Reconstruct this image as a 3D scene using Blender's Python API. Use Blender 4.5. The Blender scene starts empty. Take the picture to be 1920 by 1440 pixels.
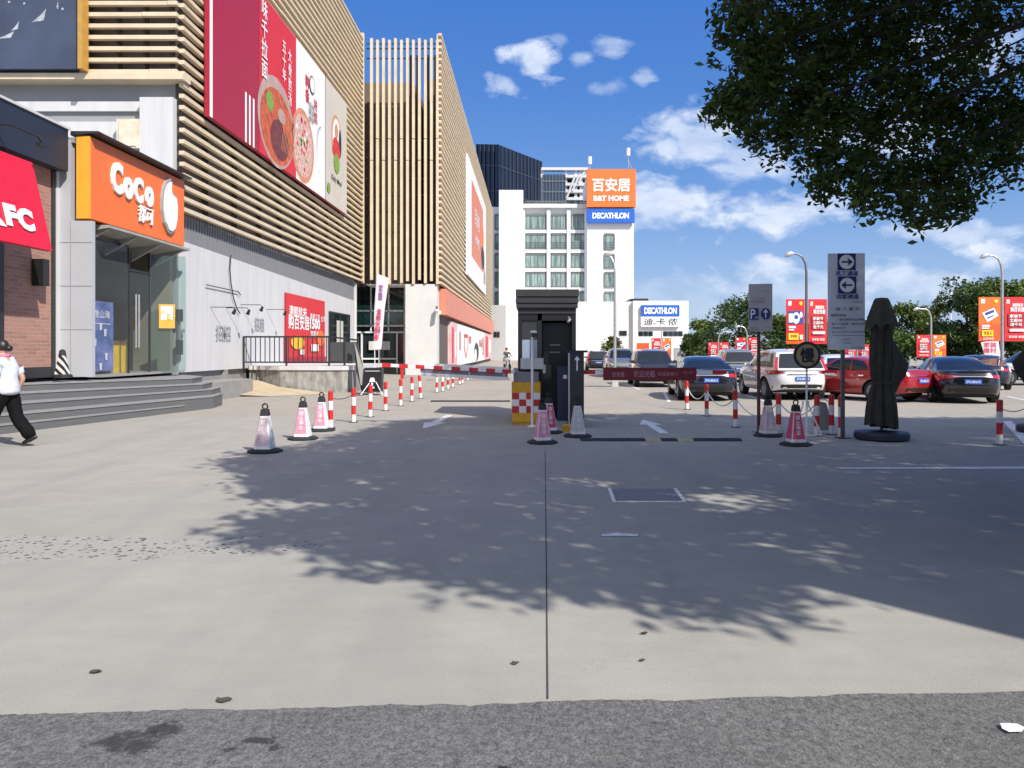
import bpy, bmesh, math, random
import numpy as np
from mathutils import Vector, Matrix, noise as mnoise
R = math.radians
sc = bpy.context.scene
COL = sc.collection
rnd = random.Random(7)

# ------------------------------------------------------------------ camera
CAM_H = 1.55
cam = bpy.data.cameras.new('camera')
cam.sensor_width = 36.0
cam.lens = 27.0
cam.shift_x = -40 / 1920
cam.shift_y = -65 / 1920
cam.clip_start = 0.1
cam.clip_end = 2000
cam_ob = bpy.data.objects.new('camera', cam)
COL.objects.link(cam_ob)
cam_ob.location = (0, 0, CAM_H)
cam_ob.rotation_euler = (R(90), 0, 0)
sc.camera = cam_ob
sc.view_settings.view_transform = 'Standard'
sc.view_settings.look = 'None'
sc.view_settings.exposure = 0.62
sc.view_settings.gamma = 1.0
sc.view_settings.use_curve_mapping = False
sc.cycles.max_bounces = 6
sc.cycles.diffuse_bounces = 3
sc.cycles.glossy_bounces = 3
sc.cycles.transparent_max_bounces = 12
sc.cycles.use_denoising = True

# ------------------------------------------------------------------ sun and sky
SUN_EL = R(42)
SX, SY = 0.66, -0.7513                     # towards the sun, on the ground
sun = bpy.data.lights.new('sun', 'SUN')
sun.energy = 4.0
sun.angle = R(0.55)
sun.color = (1.0, 0.94, 0.85)
sun_ob = bpy.data.objects.new('sun', sun)
COL.objects.link(sun_ob)
sdir = Vector((SX * math.cos(SUN_EL), SY * math.cos(SUN_EL), math.sin(SUN_EL)))
sun_ob.rotation_euler = (-sdir).to_track_quat('-Z', 'Y').to_euler()
sun_ob.location = (20, -20, 40)

world = bpy.data.worlds.new('World')
sc.world = world
world.use_nodes = True


def build_world():
    nt = world.node_tree
    N, L = nt.nodes, nt.links
    bg = N['Background']
    sky = N.new('ShaderNodeTexSky')
    sky.sky_type = 'NISHITA'
    sky.sun_disc = False
    sky.sun_elevation = SUN_EL
    sky.sun_rotation = math.atan2(SX, SY)
    sky.altitude = 0
    sky.air_density = 1.0
    sky.dust_density = 0.6
    sky.ozone_density = 2.2
    hs = N.new('ShaderNodeHueSaturation')
    hs.inputs['Saturation'].default_value = 1.12
    hs.inputs['Value'].default_value = 1.0
    L.new(sky.outputs[0], hs.inputs['Color'])
    tc = N.new('ShaderNodeTexCoord')
    sep = N.new('ShaderNodeSeparateXYZ')
    L.new(tc.outputs['Generated'], sep.inputs[0])

    def m(op, a, b=None, c=None, clamp=False):
        n = N.new('ShaderNodeMath')
        n.operation = op
        n.use_clamp = clamp
        for i, v in enumerate((a, b, c)):
            if v is None:
                continue
            if isinstance(v, (int, float)):
                n.inputs[i].default_value = v
            else:
                L.new(v, n.inputs[i])
        return n.outputs[0]
    yy = m('MAXIMUM', sep.outputs['Y'], 0.05)
    u = m('DIVIDE', sep.outputs['X'], yy)
    v = m('DIVIDE', sep.outputs['Z'], yy)
    uv = N.new('ShaderNodeCombineXYZ')
    L.new(u, uv.inputs[0])
    L.new(m('MULTIPLY', v, 1.6), uv.inputs[1])
    nz = N.new('ShaderNodeTexNoise')
    nz.inputs['Scale'].default_value = 15
    nz.inputs['Detail'].default_value = 9
    nz.inputs['Roughness'].default_value = 0.62
    nz.inputs['Distortion'].default_value = 0.25
    L.new(uv.outputs[0], nz.inputs['Vector'])
    n2 = N.new('ShaderNodeTexNoise')
    n2.inputs['Scale'].default_value = 30
    n2.inputs['Detail'].default_value = 5
    L.new(uv.outputs[0], n2.inputs['Vector'])
    wob = m('MULTIPLY', m('SUBTRACT', nz.outputs[0], 0.5), 2.6)
    wob = m('ADD', wob, m('MULTIPLY', m('SUBTRACT', n2.outputs[0], 0.5), 0.9))
    # cumulus puffs: bearing, height, half sizes, density
    puffs = [(998, 112, 62, 46, 0.85), (946, 160, 42, 30, .7), (1150, 85, 42, 24, .5), (1142, 166, 40, 20, .35),
             (1086, 110, 24, 22, .5), (1210, 145, 26, 16, .45), (1048, 74, 20, 12, .3), (1310, 262, 130, 66, .72), (1400, 300, 120, 50, .6),
             (1222, 388, 130, 66, .82), (1462, 400, 150, 48, .9), (1560, 372, 90, 30, .5), (1430, 512, 90, 34, .8), (1500, 548, 230, 46, .5),
             (1770, 436, 150, 26, .6), (1880, 478, 70, 36, .85), (1700, 536, 160, 46, .6), (1280, 560, 190, 50, .25),
             (1650, 250, 170, 60, .6), (1830, 90, 150, 60, .5), (2300, 380, 260, 90, .8), (400, 300, 260, 90, .7), (-300, 420, 300, 100, .7)]
    tot = None
    for (px, py, a, b, den) in puffs:
        uc, vc = (px - 1000) / 1440, (655 - py) / 1440
        du = m('DIVIDE', m('SUBTRACT', u, uc), a / 1440)
        dv = m('DIVIDE', m('SUBTRACT', v, vc), b / 1440)
        d2 = m('ADD', m('MULTIPLY', du, du), m('MULTIPLY', dv, dv))
        k = m('ADD', m('SUBTRACT', 1.0, m('SQRT', d2)), m('MULTIPLY', wob, 0.95))
        k = m('MULTIPLY', m('MULTIPLY', k, 1.55, clamp=True), den)
        tot = k if tot is None else m('MAXIMUM', tot, k)
    tot = m('MULTIPLY', tot, m('GREATER_THAN', sep.outputs['Y'], 0.06))
    cr = N.new('ShaderNodeValToRGB')
    cr.color_ramp.elements[0].position = 0.30
    cr.color_ramp.elements[0].color = (3.9, 4.9, 6.9, 1)
    cr.color_ramp.elements[1].position = 0.72
    cr.color_ramp.elements[1].color = (7.6, 8.0, 8.8, 1)
    L.new(nz.outputs[0], cr.inputs[0])
    mx = N.new('ShaderNodeMix')
    mx.data_type = 'RGBA'
    L.new(tot, mx.inputs[0])
    zr = N.new('ShaderNodeValToRGB')
    e = zr.color_ramp.elements
    e[0].position, e[0].color = 0.0, (3.7, 4.7, 6.3, 1)
    e[1].position, e[1].color = 0.42, (0.45, 1.6, 5.2, 1)
    for p_, c_ in ((.10, (2.3, 3.65, 6.2)), (.20, (1.2, 2.6, 5.8)), (.32, (.62, 1.9, 5.4)), (.8, (.25, .95, 3.4))):
        k_ = zr.color_ramp.elements.new(p_)
        k_.color = (*c_, 1)
    L.new(sep.outputs['Z'], zr.inputs[0])
    sm = N.new('ShaderNodeMix')
    sm.data_type = 'RGBA'
    sm.inputs[0].default_value = 0.85
    L.new(hs.outputs[0], sm.inputs[6])
    L.new(zr.outputs[0], sm.inputs[7])
    back = m('ADD', m('MULTIPLY', sep.outputs['Y'], -1.1), m('MULTIPLY', m('SUBTRACT', sep.outputs['Z'], .45), 1.3))  # unseen sky behind and overhead brightened, added fill for the shade
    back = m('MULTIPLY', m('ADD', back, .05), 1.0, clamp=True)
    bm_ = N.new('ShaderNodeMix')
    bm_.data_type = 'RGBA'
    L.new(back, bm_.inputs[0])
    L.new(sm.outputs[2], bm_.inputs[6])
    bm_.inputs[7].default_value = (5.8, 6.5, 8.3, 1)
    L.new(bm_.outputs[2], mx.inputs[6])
    L.new(cr.outputs[0], mx.inputs[7])
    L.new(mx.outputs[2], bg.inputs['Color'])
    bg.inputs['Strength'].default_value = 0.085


build_world()


# ------------------------------------------------------------------ materials
def mat(name, rgb, rough=0.6, metal=0.0, var=0.12, scale=4.0, bump=0.0, bscale=40.0, spec=0.5, rgb2=None, alpha=1.0, coat=0.0, stretch=None):
    m = bpy.data.materials.new(name)
    m.use_nodes = True
    N, L = m.node_tree.nodes, m.node_tree.links
    p = N['Principled BSDF']
    p.inputs['Roughness'].default_value = rough
    p.inputs['Metallic'].default_value = metal
    p.inputs['Specular IOR Level'].default_value = spec
    p.inputs['Coat Weight'].default_value = coat
    p.inputs['Alpha'].default_value = alpha
    tc = N.new('ShaderNodeTexCoord')
    src = tc.outputs['Object']
    if stretch:
        mp = N.new('ShaderNodeMapping')
        mp.inputs['Scale'].default_value = stretch
        L.new(src, mp.inputs[0])
        src = mp.outputs[0]
    nz = N.new('ShaderNodeTexNoise')
    nz.inputs['Scale'].default_value = scale
    nz.inputs['Detail'].default_value = 6
    nz.inputs['Roughness'].default_value = 0.62
    L.new(src, nz.inputs['Vector'])
    rp = N.new('ShaderNodeValToRGB')
    c2 = rgb2 or tuple(min(1, c * (1 + var)) for c in rgb)
    c1 = tuple(c * (1 - var) for c in rgb)
    rp.color_ramp.elements[0].position = 0.32
    rp.color_ramp.elements[0].color = (*c1, 1)
    rp.color_ramp.elements[1].position = 0.68
    rp.color_ramp.elements[1].color = (*c2, 1)
    L.new(nz.outputs[0], rp.inputs[0])
    L.new(rp.outputs[0], p.inputs['Base Color'])
    if bump:
        nb = N.new('ShaderNodeTexNoise')
        nb.inputs['Scale'].default_value = bscale
        nb.inputs['Detail'].default_value = 4
        L.new(src, nb.inputs['Vector'])
        bp = N.new('ShaderNodeBump')
        bp.inputs['Strength'].default_value = bump
        bp.inputs['Distance'].default_value = 0.02
        L.new(nb.outputs[0], bp.inputs['Height'])
        L.new(bp.outputs[0], p.inputs['Normal'])
    return m


def glass(name, rgb=(.75, .85, .85), clear=0.75, rough=0.02):
    m = bpy.data.materials.new(name)
    m.use_nodes = True
    N, L = m.node_tree.nodes, m.node_tree.links
    out = N['Material Output']
    p = N['Principled BSDF']
    p.inputs['Base Color'].default_value = (*[c * .2 for c in rgb], 1)
    p.inputs['Roughness'].default_value = rough
    p.inputs['Specular IOR Level'].default_value = 0.6
    tr = N.new('ShaderNodeBsdfTransparent')
    tr.inputs[0].default_value = (*rgb, 1)
    mx = N.new('ShaderNodeMixShader')
    lw = N.new('ShaderNodeLayerWeight')
    lw.inputs['Blend'].default_value = 0.5
    fr = N.new('ShaderNodeMath')
    fr.operation = 'POWER'
    fr.inputs[1].default_value = 4.0
    L.new(lw.outputs['Facing'], fr.inputs[0])
    mm = N.new('ShaderNodeMath')
    mm.operation = 'MULTIPLY_ADD'
    mm.inputs[1].default_value = 1.0
    mm.inputs[2].default_value = 1 - clear
    mm.use_clamp = True
    L.new(fr.outputs[0], mm.inputs[0])
    L.new(mm.outputs[0], mx.inputs[0])
    L.new(tr.outputs[0], mx.inputs[1])
    L.new(p.outputs[0], mx.inputs[2])
    L.new(mx.outputs[0], out.inputs['Surface'])
    return m


# ------------------------------------------------------------------ mesh building
class MB:
    def __init__(s):
        s.v, s.f, s.m = [], [], []

    def add(s, vs, fs, m=0):
        o = len(s.v)
        s.v += [tuple(p) for p in vs]
        for f in fs:
            s.f.append(tuple(o + i for i in f))
            s.m.append(m)

    def box(s, x0, x1, y0, y1, z0, z1, m=0):
        s.add([(x0, y0, z0), (x1, y0, z0), (x1, y1, z0), (x0, y1, z0), (x0, y0, z1), (x1, y0, z1), (x1, y1, z1), (x0, y1, z1)],
              [(0, 3, 2, 1), (4, 5, 6, 7), (0, 1, 5, 4), (1, 2, 6, 5), (2, 3, 7, 6), (3, 0, 4, 7)], m)

    def cbox(s, cx, cy, cz, sx, sy, sz, m=0, rot=0.0):
        c, n = math.cos(rot), math.sin(rot)
        vs = []
        for dz in (-.5, .5):
            for dx, dy in ((-.5, -.5), (.5, -.5), (.5, .5), (-.5, .5)):
                a, b = dx * sx, dy * sy
                vs.append((cx + a * c - b * n, cy + a * n + b * c, cz + dz * sz))
        s.add(vs, [(0, 3, 2, 1), (4, 5, 6, 7), (0, 1, 5, 4), (1, 2, 6, 5), (2, 3, 7, 6), (3, 0, 4, 7)], m)

    def prism(s, pts, vec, m=0):
        """closed polygon swept by vec"""
        n = len(pts)
        q = [Vector(p) for p in pts]
        vec = Vector(vec)
        s.add(q + [p + vec for p in q], [tuple(range(n))[::-1], tuple(range(n, 2 * n))] + [(i, (i + 1) % n, n + (i + 1) % n, n + i) for i in range(n)], m)

    def slab(s, poly, z0, z1, m=0):
        s.prism([(x, y, z0) for x, y in poly], (0, 0, z1 - z0), m)

    def tube(s, pts, r, seg=8, m=0, caps=True, radii=None):
        P = [Vector(p) for p in pts]
        n = len(P)
        rings = []
        up = None
        for i in range(n):
            t = (P[min(i + 1, n - 1)] - P[max(i - 1, 0)]).normalized()
            if up is None:
                up = t.orthogonal().normalized()
            a = (up - t * up.dot(t))
            a = a.normalized() if a.length > 1e-6 else t.orthogonal().normalized()
            up = a
            b = t.cross(a)
            rr = radii[i] if radii else r
            rings.append([P[i] + (a * math.cos(2 * math.pi * k / seg) + b * math.sin(2 * math.pi * k / seg)) * rr for k in range(seg)])
        vs = [v for r_ in rings for v in r_]
        fs = []
        for i in range(n - 1):
            for k in range(seg):
                fs.append((i * seg + k, i * seg + (k + 1) % seg, (i + 1) * seg + (k + 1) % seg, (i + 1) * seg + k))
        if caps:
            fs.append(tuple(range(seg))[::-1])
            fs.append(tuple((n - 1) * seg + k for k in range(seg)))
        s.add(vs, fs, m)

    def lathe(s, prof, seg=16, c=(0, 0, 0), m=0, phase=0.0, mats=None, caps=True):
        n = len(prof)
        vs = [(c[0] + r * math.cos(phase + 2 * math.pi * k / seg), c[1] + r * math.sin(phase + 2 * math.pi * k / seg), c[2] + z) for r, z in prof for k in range(seg)]
        for i in range(n - 1):
            o = len(s.v)
            mm = mats[i] if mats else m
            s.add(vs[i * seg:(i + 2) * seg], [(k, (k + 1) % seg, seg + (k + 1) % seg, seg + k) for k in range(seg)], mm)
        if caps:
            s.add(vs[:seg], [tuple(range(seg))[::-1]], mats[0] if mats else m)
            s.add(vs[-seg:], [tuple(range(seg))], mats[-1] if mats else m)

    def build(s, name, mats, parent=None, smooth=False, merge=0.0):
        me = bpy.data.meshes.new(name)
        off = Vector((0, 0, 0))
        p = parent
        while p is not None:
            off += Vector(p.location)
            p = p.parent
        me.from_pydata([(a - off.x, b - off.y, c - off.z) for a, b, c in s.v], [], s.f)
        mats = mats if isinstance(mats, (list, tuple)) else [mats]
        for x in mats:
            me.materials.append(x)
        if len(mats) > 1:
            me.polygons.foreach_set('material_index', s.m)
        bm = bmesh.new()
        bm.from_mesh(me)
        if merge:
            bmesh.ops.remove_doubles(bm, verts=bm.verts, dist=merge)
        bmesh.ops.recalc_face_normals(bm, faces=bm.faces)
        bm.to_mesh(me)
        bm.free()
        if smooth:
            me.polygons.foreach_set('use_smooth', [True] * len(me.polygons))
            if smooth != 'all':
                me.set_sharp_from_angle(angle=R(38))
        o = bpy.data.objects.new(name, me)
        COL.objects.link(o)
        if parent:
            o.parent = parent
        return o


def tag(o, label=None, cat=None, group=None, kind=None):
    if label:
        o['label'] = label
    if cat:
        o['category'] = cat
    if group:
        o['group'] = group
    if kind:
        o['kind'] = kind
    return o


def thing(name, label, cat, loc=(0, 0, 0), group=None):
    o = bpy.data.objects.new(name, None)
    COL.objects.link(o)
    o.location = loc
    o.empty_display_size = 0.2
    return tag(o, label, cat, group)


def dup(root, loc, rz=0.0, label=None, group=None, recolor=None, scale=None):
    def cp(o, par):
        c = o.copy()
        COL.objects.link(c)
        if par is not None:
            c.parent = par
        for ch in kids[o.name]:
            cp(ch, c)
        if recolor and o.type == 'MESH':
            for i, sl in enumerate(c.material_slots):
                if sl.material and sl.material.name in recolor:
                    sl.link = 'OBJECT'
                    sl.material = recolor[o.material_slots[i].material.name]
        return c
    kids = {}

    def walk(o):
        kids[o.name] = list(o.children)
        for ch in o.children:
            walk(ch)
    walk(root)
    r = cp(root, None)
    place(r, loc, rz)
    if scale:
        r.scale = scale
    tag(r, label, None, group)
    return r


def place(r, loc, rz=0.0):
    r.location = loc
    r.rotation_euler = (0, 0, rz)


_txt = {}


def text_geo(body, bold=0.0, spacing=1.0, lead=1.0):
    """flat glyph polygons of a string, as points and faces in a box of unit height"""
    key = (body, bold, spacing, lead)
    if key not in _txt:
        c = bpy.data.curves.new('glyphs', 'FONT')
        c.body = body
        c.align_x = 'CENTER'
        c.size = 1.0
        c.offset = bold
        c.space_character = spacing
        c.space_line = lead
        c.resolution_u = 3
        o = bpy.data.objects.new('glyphs', c)
        COL.objects.link(o)
        dg = bpy.context.evaluated_depsgraph_get()
        me = bpy.data.meshes.new_from_object(o.evaluated_get(dg))
        vs = [tuple(v.co) for v in me.vertices]
        fs = [tuple(p.vertices) for p in me.polygons]
        bpy.data.meshes.remove(me)
        bpy.data.objects.remove(o)
        bpy.data.curves.remove(c)
        xs = [v[0] for v in vs]
        ys = [v[1] for v in vs]
        x0, x1, y0, y1 = min(xs), max(xs), min(ys), max(ys)
        vs = [((x - x0) / (x1 - x0) - .5, (y - y0) / (y1 - y0) - .5) for x, y, _ in vs]
        _txt[key] = (vs, fs, (x1 - x0) / (y1 - y0))
    return _txt[key]


class Panel(MB):
    """flat artwork on a board: 2D shapes in metres from the board centre, each layer proud of the last"""

    def __init__(s, origin, u, v=(0, 0, 1), gap=0.004):
        super().__init__()
        s.o, s.u, s.vv = Vector(origin), Vector(u).normalized(), Vector(v).normalized()
        s.n = s.u.cross(s.vv)
        s.gap = gap
        s.k = 1

    def P(s, x, y, h=None):
        return s.o + s.u * x + s.vv * y + s.n * (s.gap * s.k if h is None else h)

    def poly(s, pts, m=0, layer=True):
        s.add([s.P(x, y) for x, y in pts], [tuple(range(len(pts)))], m)
        if layer:
            s.k += 1

    def rect(s, x0, x1, y0, y1, m=0, layer=True):
        s.poly([(x0, y0), (x1, y0), (x1, y1), (x0, y1)], m, layer)

    def ell(s, cx, cy, rx, ry, m=0, seg=28, layer=True, a0=0.0, a1=6.2832):
        s.poly([(cx + rx * math.cos(a0 + (a1 - a0) * i / seg), cy + ry * math.sin(a0 + (a1 - a0) * i / seg)) for i in range(seg)], m, layer)

    def text(s, body, cx, cy, w=None, h=None, m=0, bold=0.0, spacing=1.0, lead=1.0, raise_=0.0, shear=0.0):
        cjk = any(ord(ch) > 0x2000 for ch in body)
        vs, fs, asp = text_geo(body, 0.0 if cjk else bold, spacing, lead)
        if cjk and bold and not raise_:
            nl = body.count('\n') + 1
            hh = h if h else w / asp
            st = bold * hh / nl * .55
            k0 = s.k
            for i, (dx, dy) in enumerate(((0, 0), (st, 0), (-st, 0), (0, st), (0, -st))):
                s.k = k0 + i * .12
                s.text(body, cx + dx, cy + dy, w, h, m, 0.0, spacing, lead, 0.0, shear)
            s.k = k0 + 2
            return
        if w is None:
            w = h * asp
        if h is None:
            h = w / asp
        P = [s.P(cx + x * w + shear * y * h, cy + y * h) for x, y in vs]
        if raise_:
            n = len(P)
            top = [p + s.n * raise_ for p in P]
            o = len(s.v)
            s.add(P + top, [tuple(i + n for i in f) for f in fs], m)
            from collections import Counter
            ec = Counter()
            for f in fs:
                for i in range(len(f)):
                    ec[frozenset((f[i], f[(i + 1) % len(f)]))] += 1
            for f in fs:
                for i in range(len(f)):
                    a, b = f[i], f[(i + 1) % len(f)]
                    if ec[frozenset((a, b))] == 1:
                        s.f.append((o + a, o + b, o + b + n, o + a + n))
                        s.m.append(m)
        else:
            s.add(P, fs, m)
        s.k += 1


def at(px, py, D):
    """world point seen at photo pixel (px, py) at depth D"""
    return Vector(((px - 1000) * D / 1440, D, CAM_H + (655 - py) * D / 1440))


def gx(px, D):
    return (px - 1000) * D / 1440


def zz(py, D):
    return CAM_H + (655 - py) * D / 1440


def gd(py, z=0.0):
    return (CAM_H - z) * 1440 / (py - 655)


# shared materials
M_white = mat('white paint', (.78, .78, .77), .55, var=.05, scale=2)
M_dark = mat('black metal', (.022, .023, .026), .42, var=.2, scale=6)
M_black = mat('black rubber', (.02, .02, .022), .75, var=.3, scale=9, bump=.2)
M_red = mat('red paint', (.56, .022, .018), .45, var=.15, scale=9)
M_steel = mat('galvanised steel', (.50, .51, .52), .38, metal=.7, var=.12, scale=12)
M_grey = mat('grey paint', (.30, .31, .33), .6, var=.08)
M_signred = mat('poster red', (.62, .022, .03), .5, var=.06)
M_signwhite = mat('lettering white', (.80, .80, .79), .5, var=.03)
M_orange = mat('sign orange', (.78, .16, .028), .45, var=.04)
M_blue = mat('sign blue', (.012, .11, .50), .45, var=.05)
M_navy = mat('arrow navy', (.012, .022, .17), .5, var=.08)
M_ink = mat('lettering ink', (.02, .022, .03), .6, var=.1)
M_pink = mat('poster pink', (.68, .16, .22), .6, var=.1)
M_yellow = mat('sign yellow', (.80, .48, .02), .5, var=.08)
# ------------------------------------------------------------------ ground, road, markings
def concrete_ground():
    m = bpy.data.materials.new('worn concrete')
    m.use_nodes = True
    N, L = m.node_tree.nodes, m.node_tree.links
    p = N['Principled BSDF']
    p.inputs['Roughness'].default_value = 0.82
    p.inputs['Specular IOR Level'].default_value = 0.25
    tc = N.new('ShaderNodeTexCoord')

    def nz(scale, detail=6, rough=.6, vec=None, st=None):
        n = N.new('ShaderNodeTexNoise')
        n.inputs['Scale'].default_value = scale
        n.inputs['Detail'].default_value = detail
        n.inputs['Roughness'].default_value = rough
        src = tc.outputs['Object']
        if st:
            mp = N.new('ShaderNodeMapping')
            mp.inputs['Scale'].default_value = st
            L.new(src, mp.inputs[0])
            src = mp.outputs[0]
        L.new(src, n.inputs['Vector'])
        return n.outputs[0]

    def ramp(f, p0, c0, p1, c1):
        r = N.new('ShaderNodeValToRGB')
        r.color_ramp.elements[0].position = p0
        r.color_ramp.elements[0].color = c0
        r.color_ramp.elements[1].position = p1
        r.color_ramp.elements[1].color = c1
        L.new(f, r.inputs[0])
        return r.outputs[0]

    def mix(f, a, b, mode='MIX'):
        x = N.new('ShaderNodeMix')
        x.data_type = 'RGBA'
        x.blend_type = mode
        if isinstance(f, float):
            x.inputs[0].default_value = f
        else:
            L.new(f, x.inputs[0])
        for i, v in ((6, a), (7, b)):
            if isinstance(v, tuple):
                x.inputs[i].default_value = v
            else:
                L.new(v, x.inputs[i])
        return x.outputs[2]

    def math_(op, a, b=None, clamp=False):
        n = N.new('ShaderNodeMath')
        n.operation = op
        n.use_clamp = clamp
        for i, v in enumerate((a, b)):
            if v is None:
                continue
            if isinstance(v, (int, float)):
                n.inputs[i].default_value = v
            else:
                L.new(v, n.inputs[i])
        return n.outputs[0]
    sep = N.new('ShaderNodeSeparateXYZ')
    L.new(tc.outputs['Object'], sep.inputs[0])
    base = ramp(nz(.22, 5), .35, (.325, .315, .280, 1), .65, (.366, .356, .320, 1))
    far = math_('MULTIPLY', math_('SUBTRACT', sep.outputs['Y'], 17.5), .8, True)
    base = mix(far, base, ramp(nz(.3, 4), .3, (.335, .305, .262, 1), .7, (.375, .345, .30, 1)))
    col = mix(.55, base, ramp(nz(1.6, 8, .65), .35, (.87, .87, .87, 1), .66, (1.06, 1.055, 1.04, 1)), 'MULTIPLY')
    col = mix(.5, col, ramp(nz(2.6, 9, .72, st=(.8, 2.0, 1)), .36, (.91, .91, .915, 1), .6, (1.04, 1.04, 1.035, 1)), 'MULTIPLY')
    # fine grit
    col = mix(.8, col, ramp(nz(120, 3, .7), .34, (.80, .80, .80, 1), .6, (1.05, 1.05, 1.05, 1)), 'MULTIPLY')
    # tyre-darkened lanes
    lane = ramp(nz(.55, 5, .6, st=(2.2, .25, 1)), .5, (0, 0, 0, 1), .72, (.5, .5, .5, 1))
    col = mix(lane, col, (.25, .245, .235, 1))
    # small dark spots and hairline cracks
    sp_ = N.new('ShaderNodeTexVoronoi')
    sp_.inputs['Scale'].default_value = 2.6
    L.new(tc.outputs['Object'], sp_.inputs['Vector'])
    spot = math_('MULTIPLY', ramp(sp_.outputs['Distance'], .022, (.8, .8, .8, 1), .05, (0, 0, 0, 1)), ramp(nz(.9, 3), .5, (0, 0, 0, 1), .56, (1, 1, 1, 1)))
    col = mix(spot, col, (.06, .058, .055, 1))
    ck = N.new('ShaderNodeTexVoronoi')
    ck.feature = 'DISTANCE_TO_EDGE'
    ck.inputs['Scale'].default_value = .42
    wv_ = N.new('ShaderNodeVectorMath')
    wv_.operation = 'ADD'
    n3 = N.new('ShaderNodeTexNoise')
    n3.inputs['Scale'].default_value = 2.2
    n3.inputs['Detail'].default_value = 6
    L.new(tc.outputs['Object'], n3.inputs['Vector'])
    L.new(tc.outputs['Object'], wv_.inputs[0])
    L.new(n3.outputs['Color'], wv_.inputs[1])
    L.new(wv_.outputs[0], ck.inputs['Vector'])
    crack = math_('MULTIPLY', ramp(ck.outputs['Distance'], .0012, (.12, .12, .12, 1), .004, (0, 0, 0, 1)), ramp(nz(.35, 3), .50, (0, 0, 0, 1), .56, (1, 1, 1, 1)))
    col = mix(crack, col, (.10, .095, .088, 1))
    # worn aggregate patch left of the drive
    ex = math_('DIVIDE', math_('ADD', sep.outputs['X'], 3.75), 1.95)
    ey = math_('DIVIDE', math_('SUBTRACT', sep.outputs['Y'], 6.02), .38)
    e = math_('ADD', math_('POWER', math_('ABSOLUTE', ex), 2.4), math_('POWER', math_('ABSOLUTE', ey), 2.4))
    e = math_('ADD', e, math_('MULTIPLY', math_('SUBTRACT', nz(2.0, 5), .5), 3.6))
    e = math_('MULTIPLY', math_('SUBTRACT', 1.0, e), 3.0, True)
    vo = N.new('ShaderNodeTexVoronoi')
    vo.inputs['Scale'].default_value = 17
    L.new(tc.outputs['Object'], vo.inputs['Vector'])
    pit = math_('MULTIPLY', ramp(vo.outputs['Distance'], .24, (1, 1, 1, 1), .36, (0, 0, 0, 1)), ramp(nz(5, 3), .30, (0, 0, 0, 1), .5, (1, 1, 1, 1)))
    v2 = N.new('ShaderNodeTexVoronoi')
    v2.inputs['Scale'].default_value = 41
    L.new(tc.outputs['Object'], v2.inputs['Vector'])
    pit = math_('MAXIMUM', pit, math_('MULTIPLY', ramp(v2.outputs['Distance'], .16, (.8, .8, .8, 1), .34, (0, 0, 0, 1)), ramp(nz(8, 3), .48, (0, 0, 0, 1), .56, (1, 1, 1, 1))))
    patch = mix(pit, (.325, .318, .292, 1), (.05, .05, .047, 1))
    col = mix(e, col, patch)
    L.new(col, p.inputs['Base Color'])
    bp = N.new('ShaderNodeBump')
    bp.inputs['Strength'].default_value = 0.25
    bp.inputs['Distance'].default_value = 0.01
    L.new(nz(60, 5, .7), bp.inputs['Height'])
    L.new(bp.outputs[0], p.inputs['Normal'])
    return m


g = MB()
g.add([(-400, -60, 0), (400, -60, 0), (400, 500, 0), (-400, 500, 0)], [(0, 1, 2, 3)])
ground = tag(g.build('ground', concrete_ground()), 'pale worn concrete forecourt and car park surface', 'ground', kind='structure')


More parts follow.
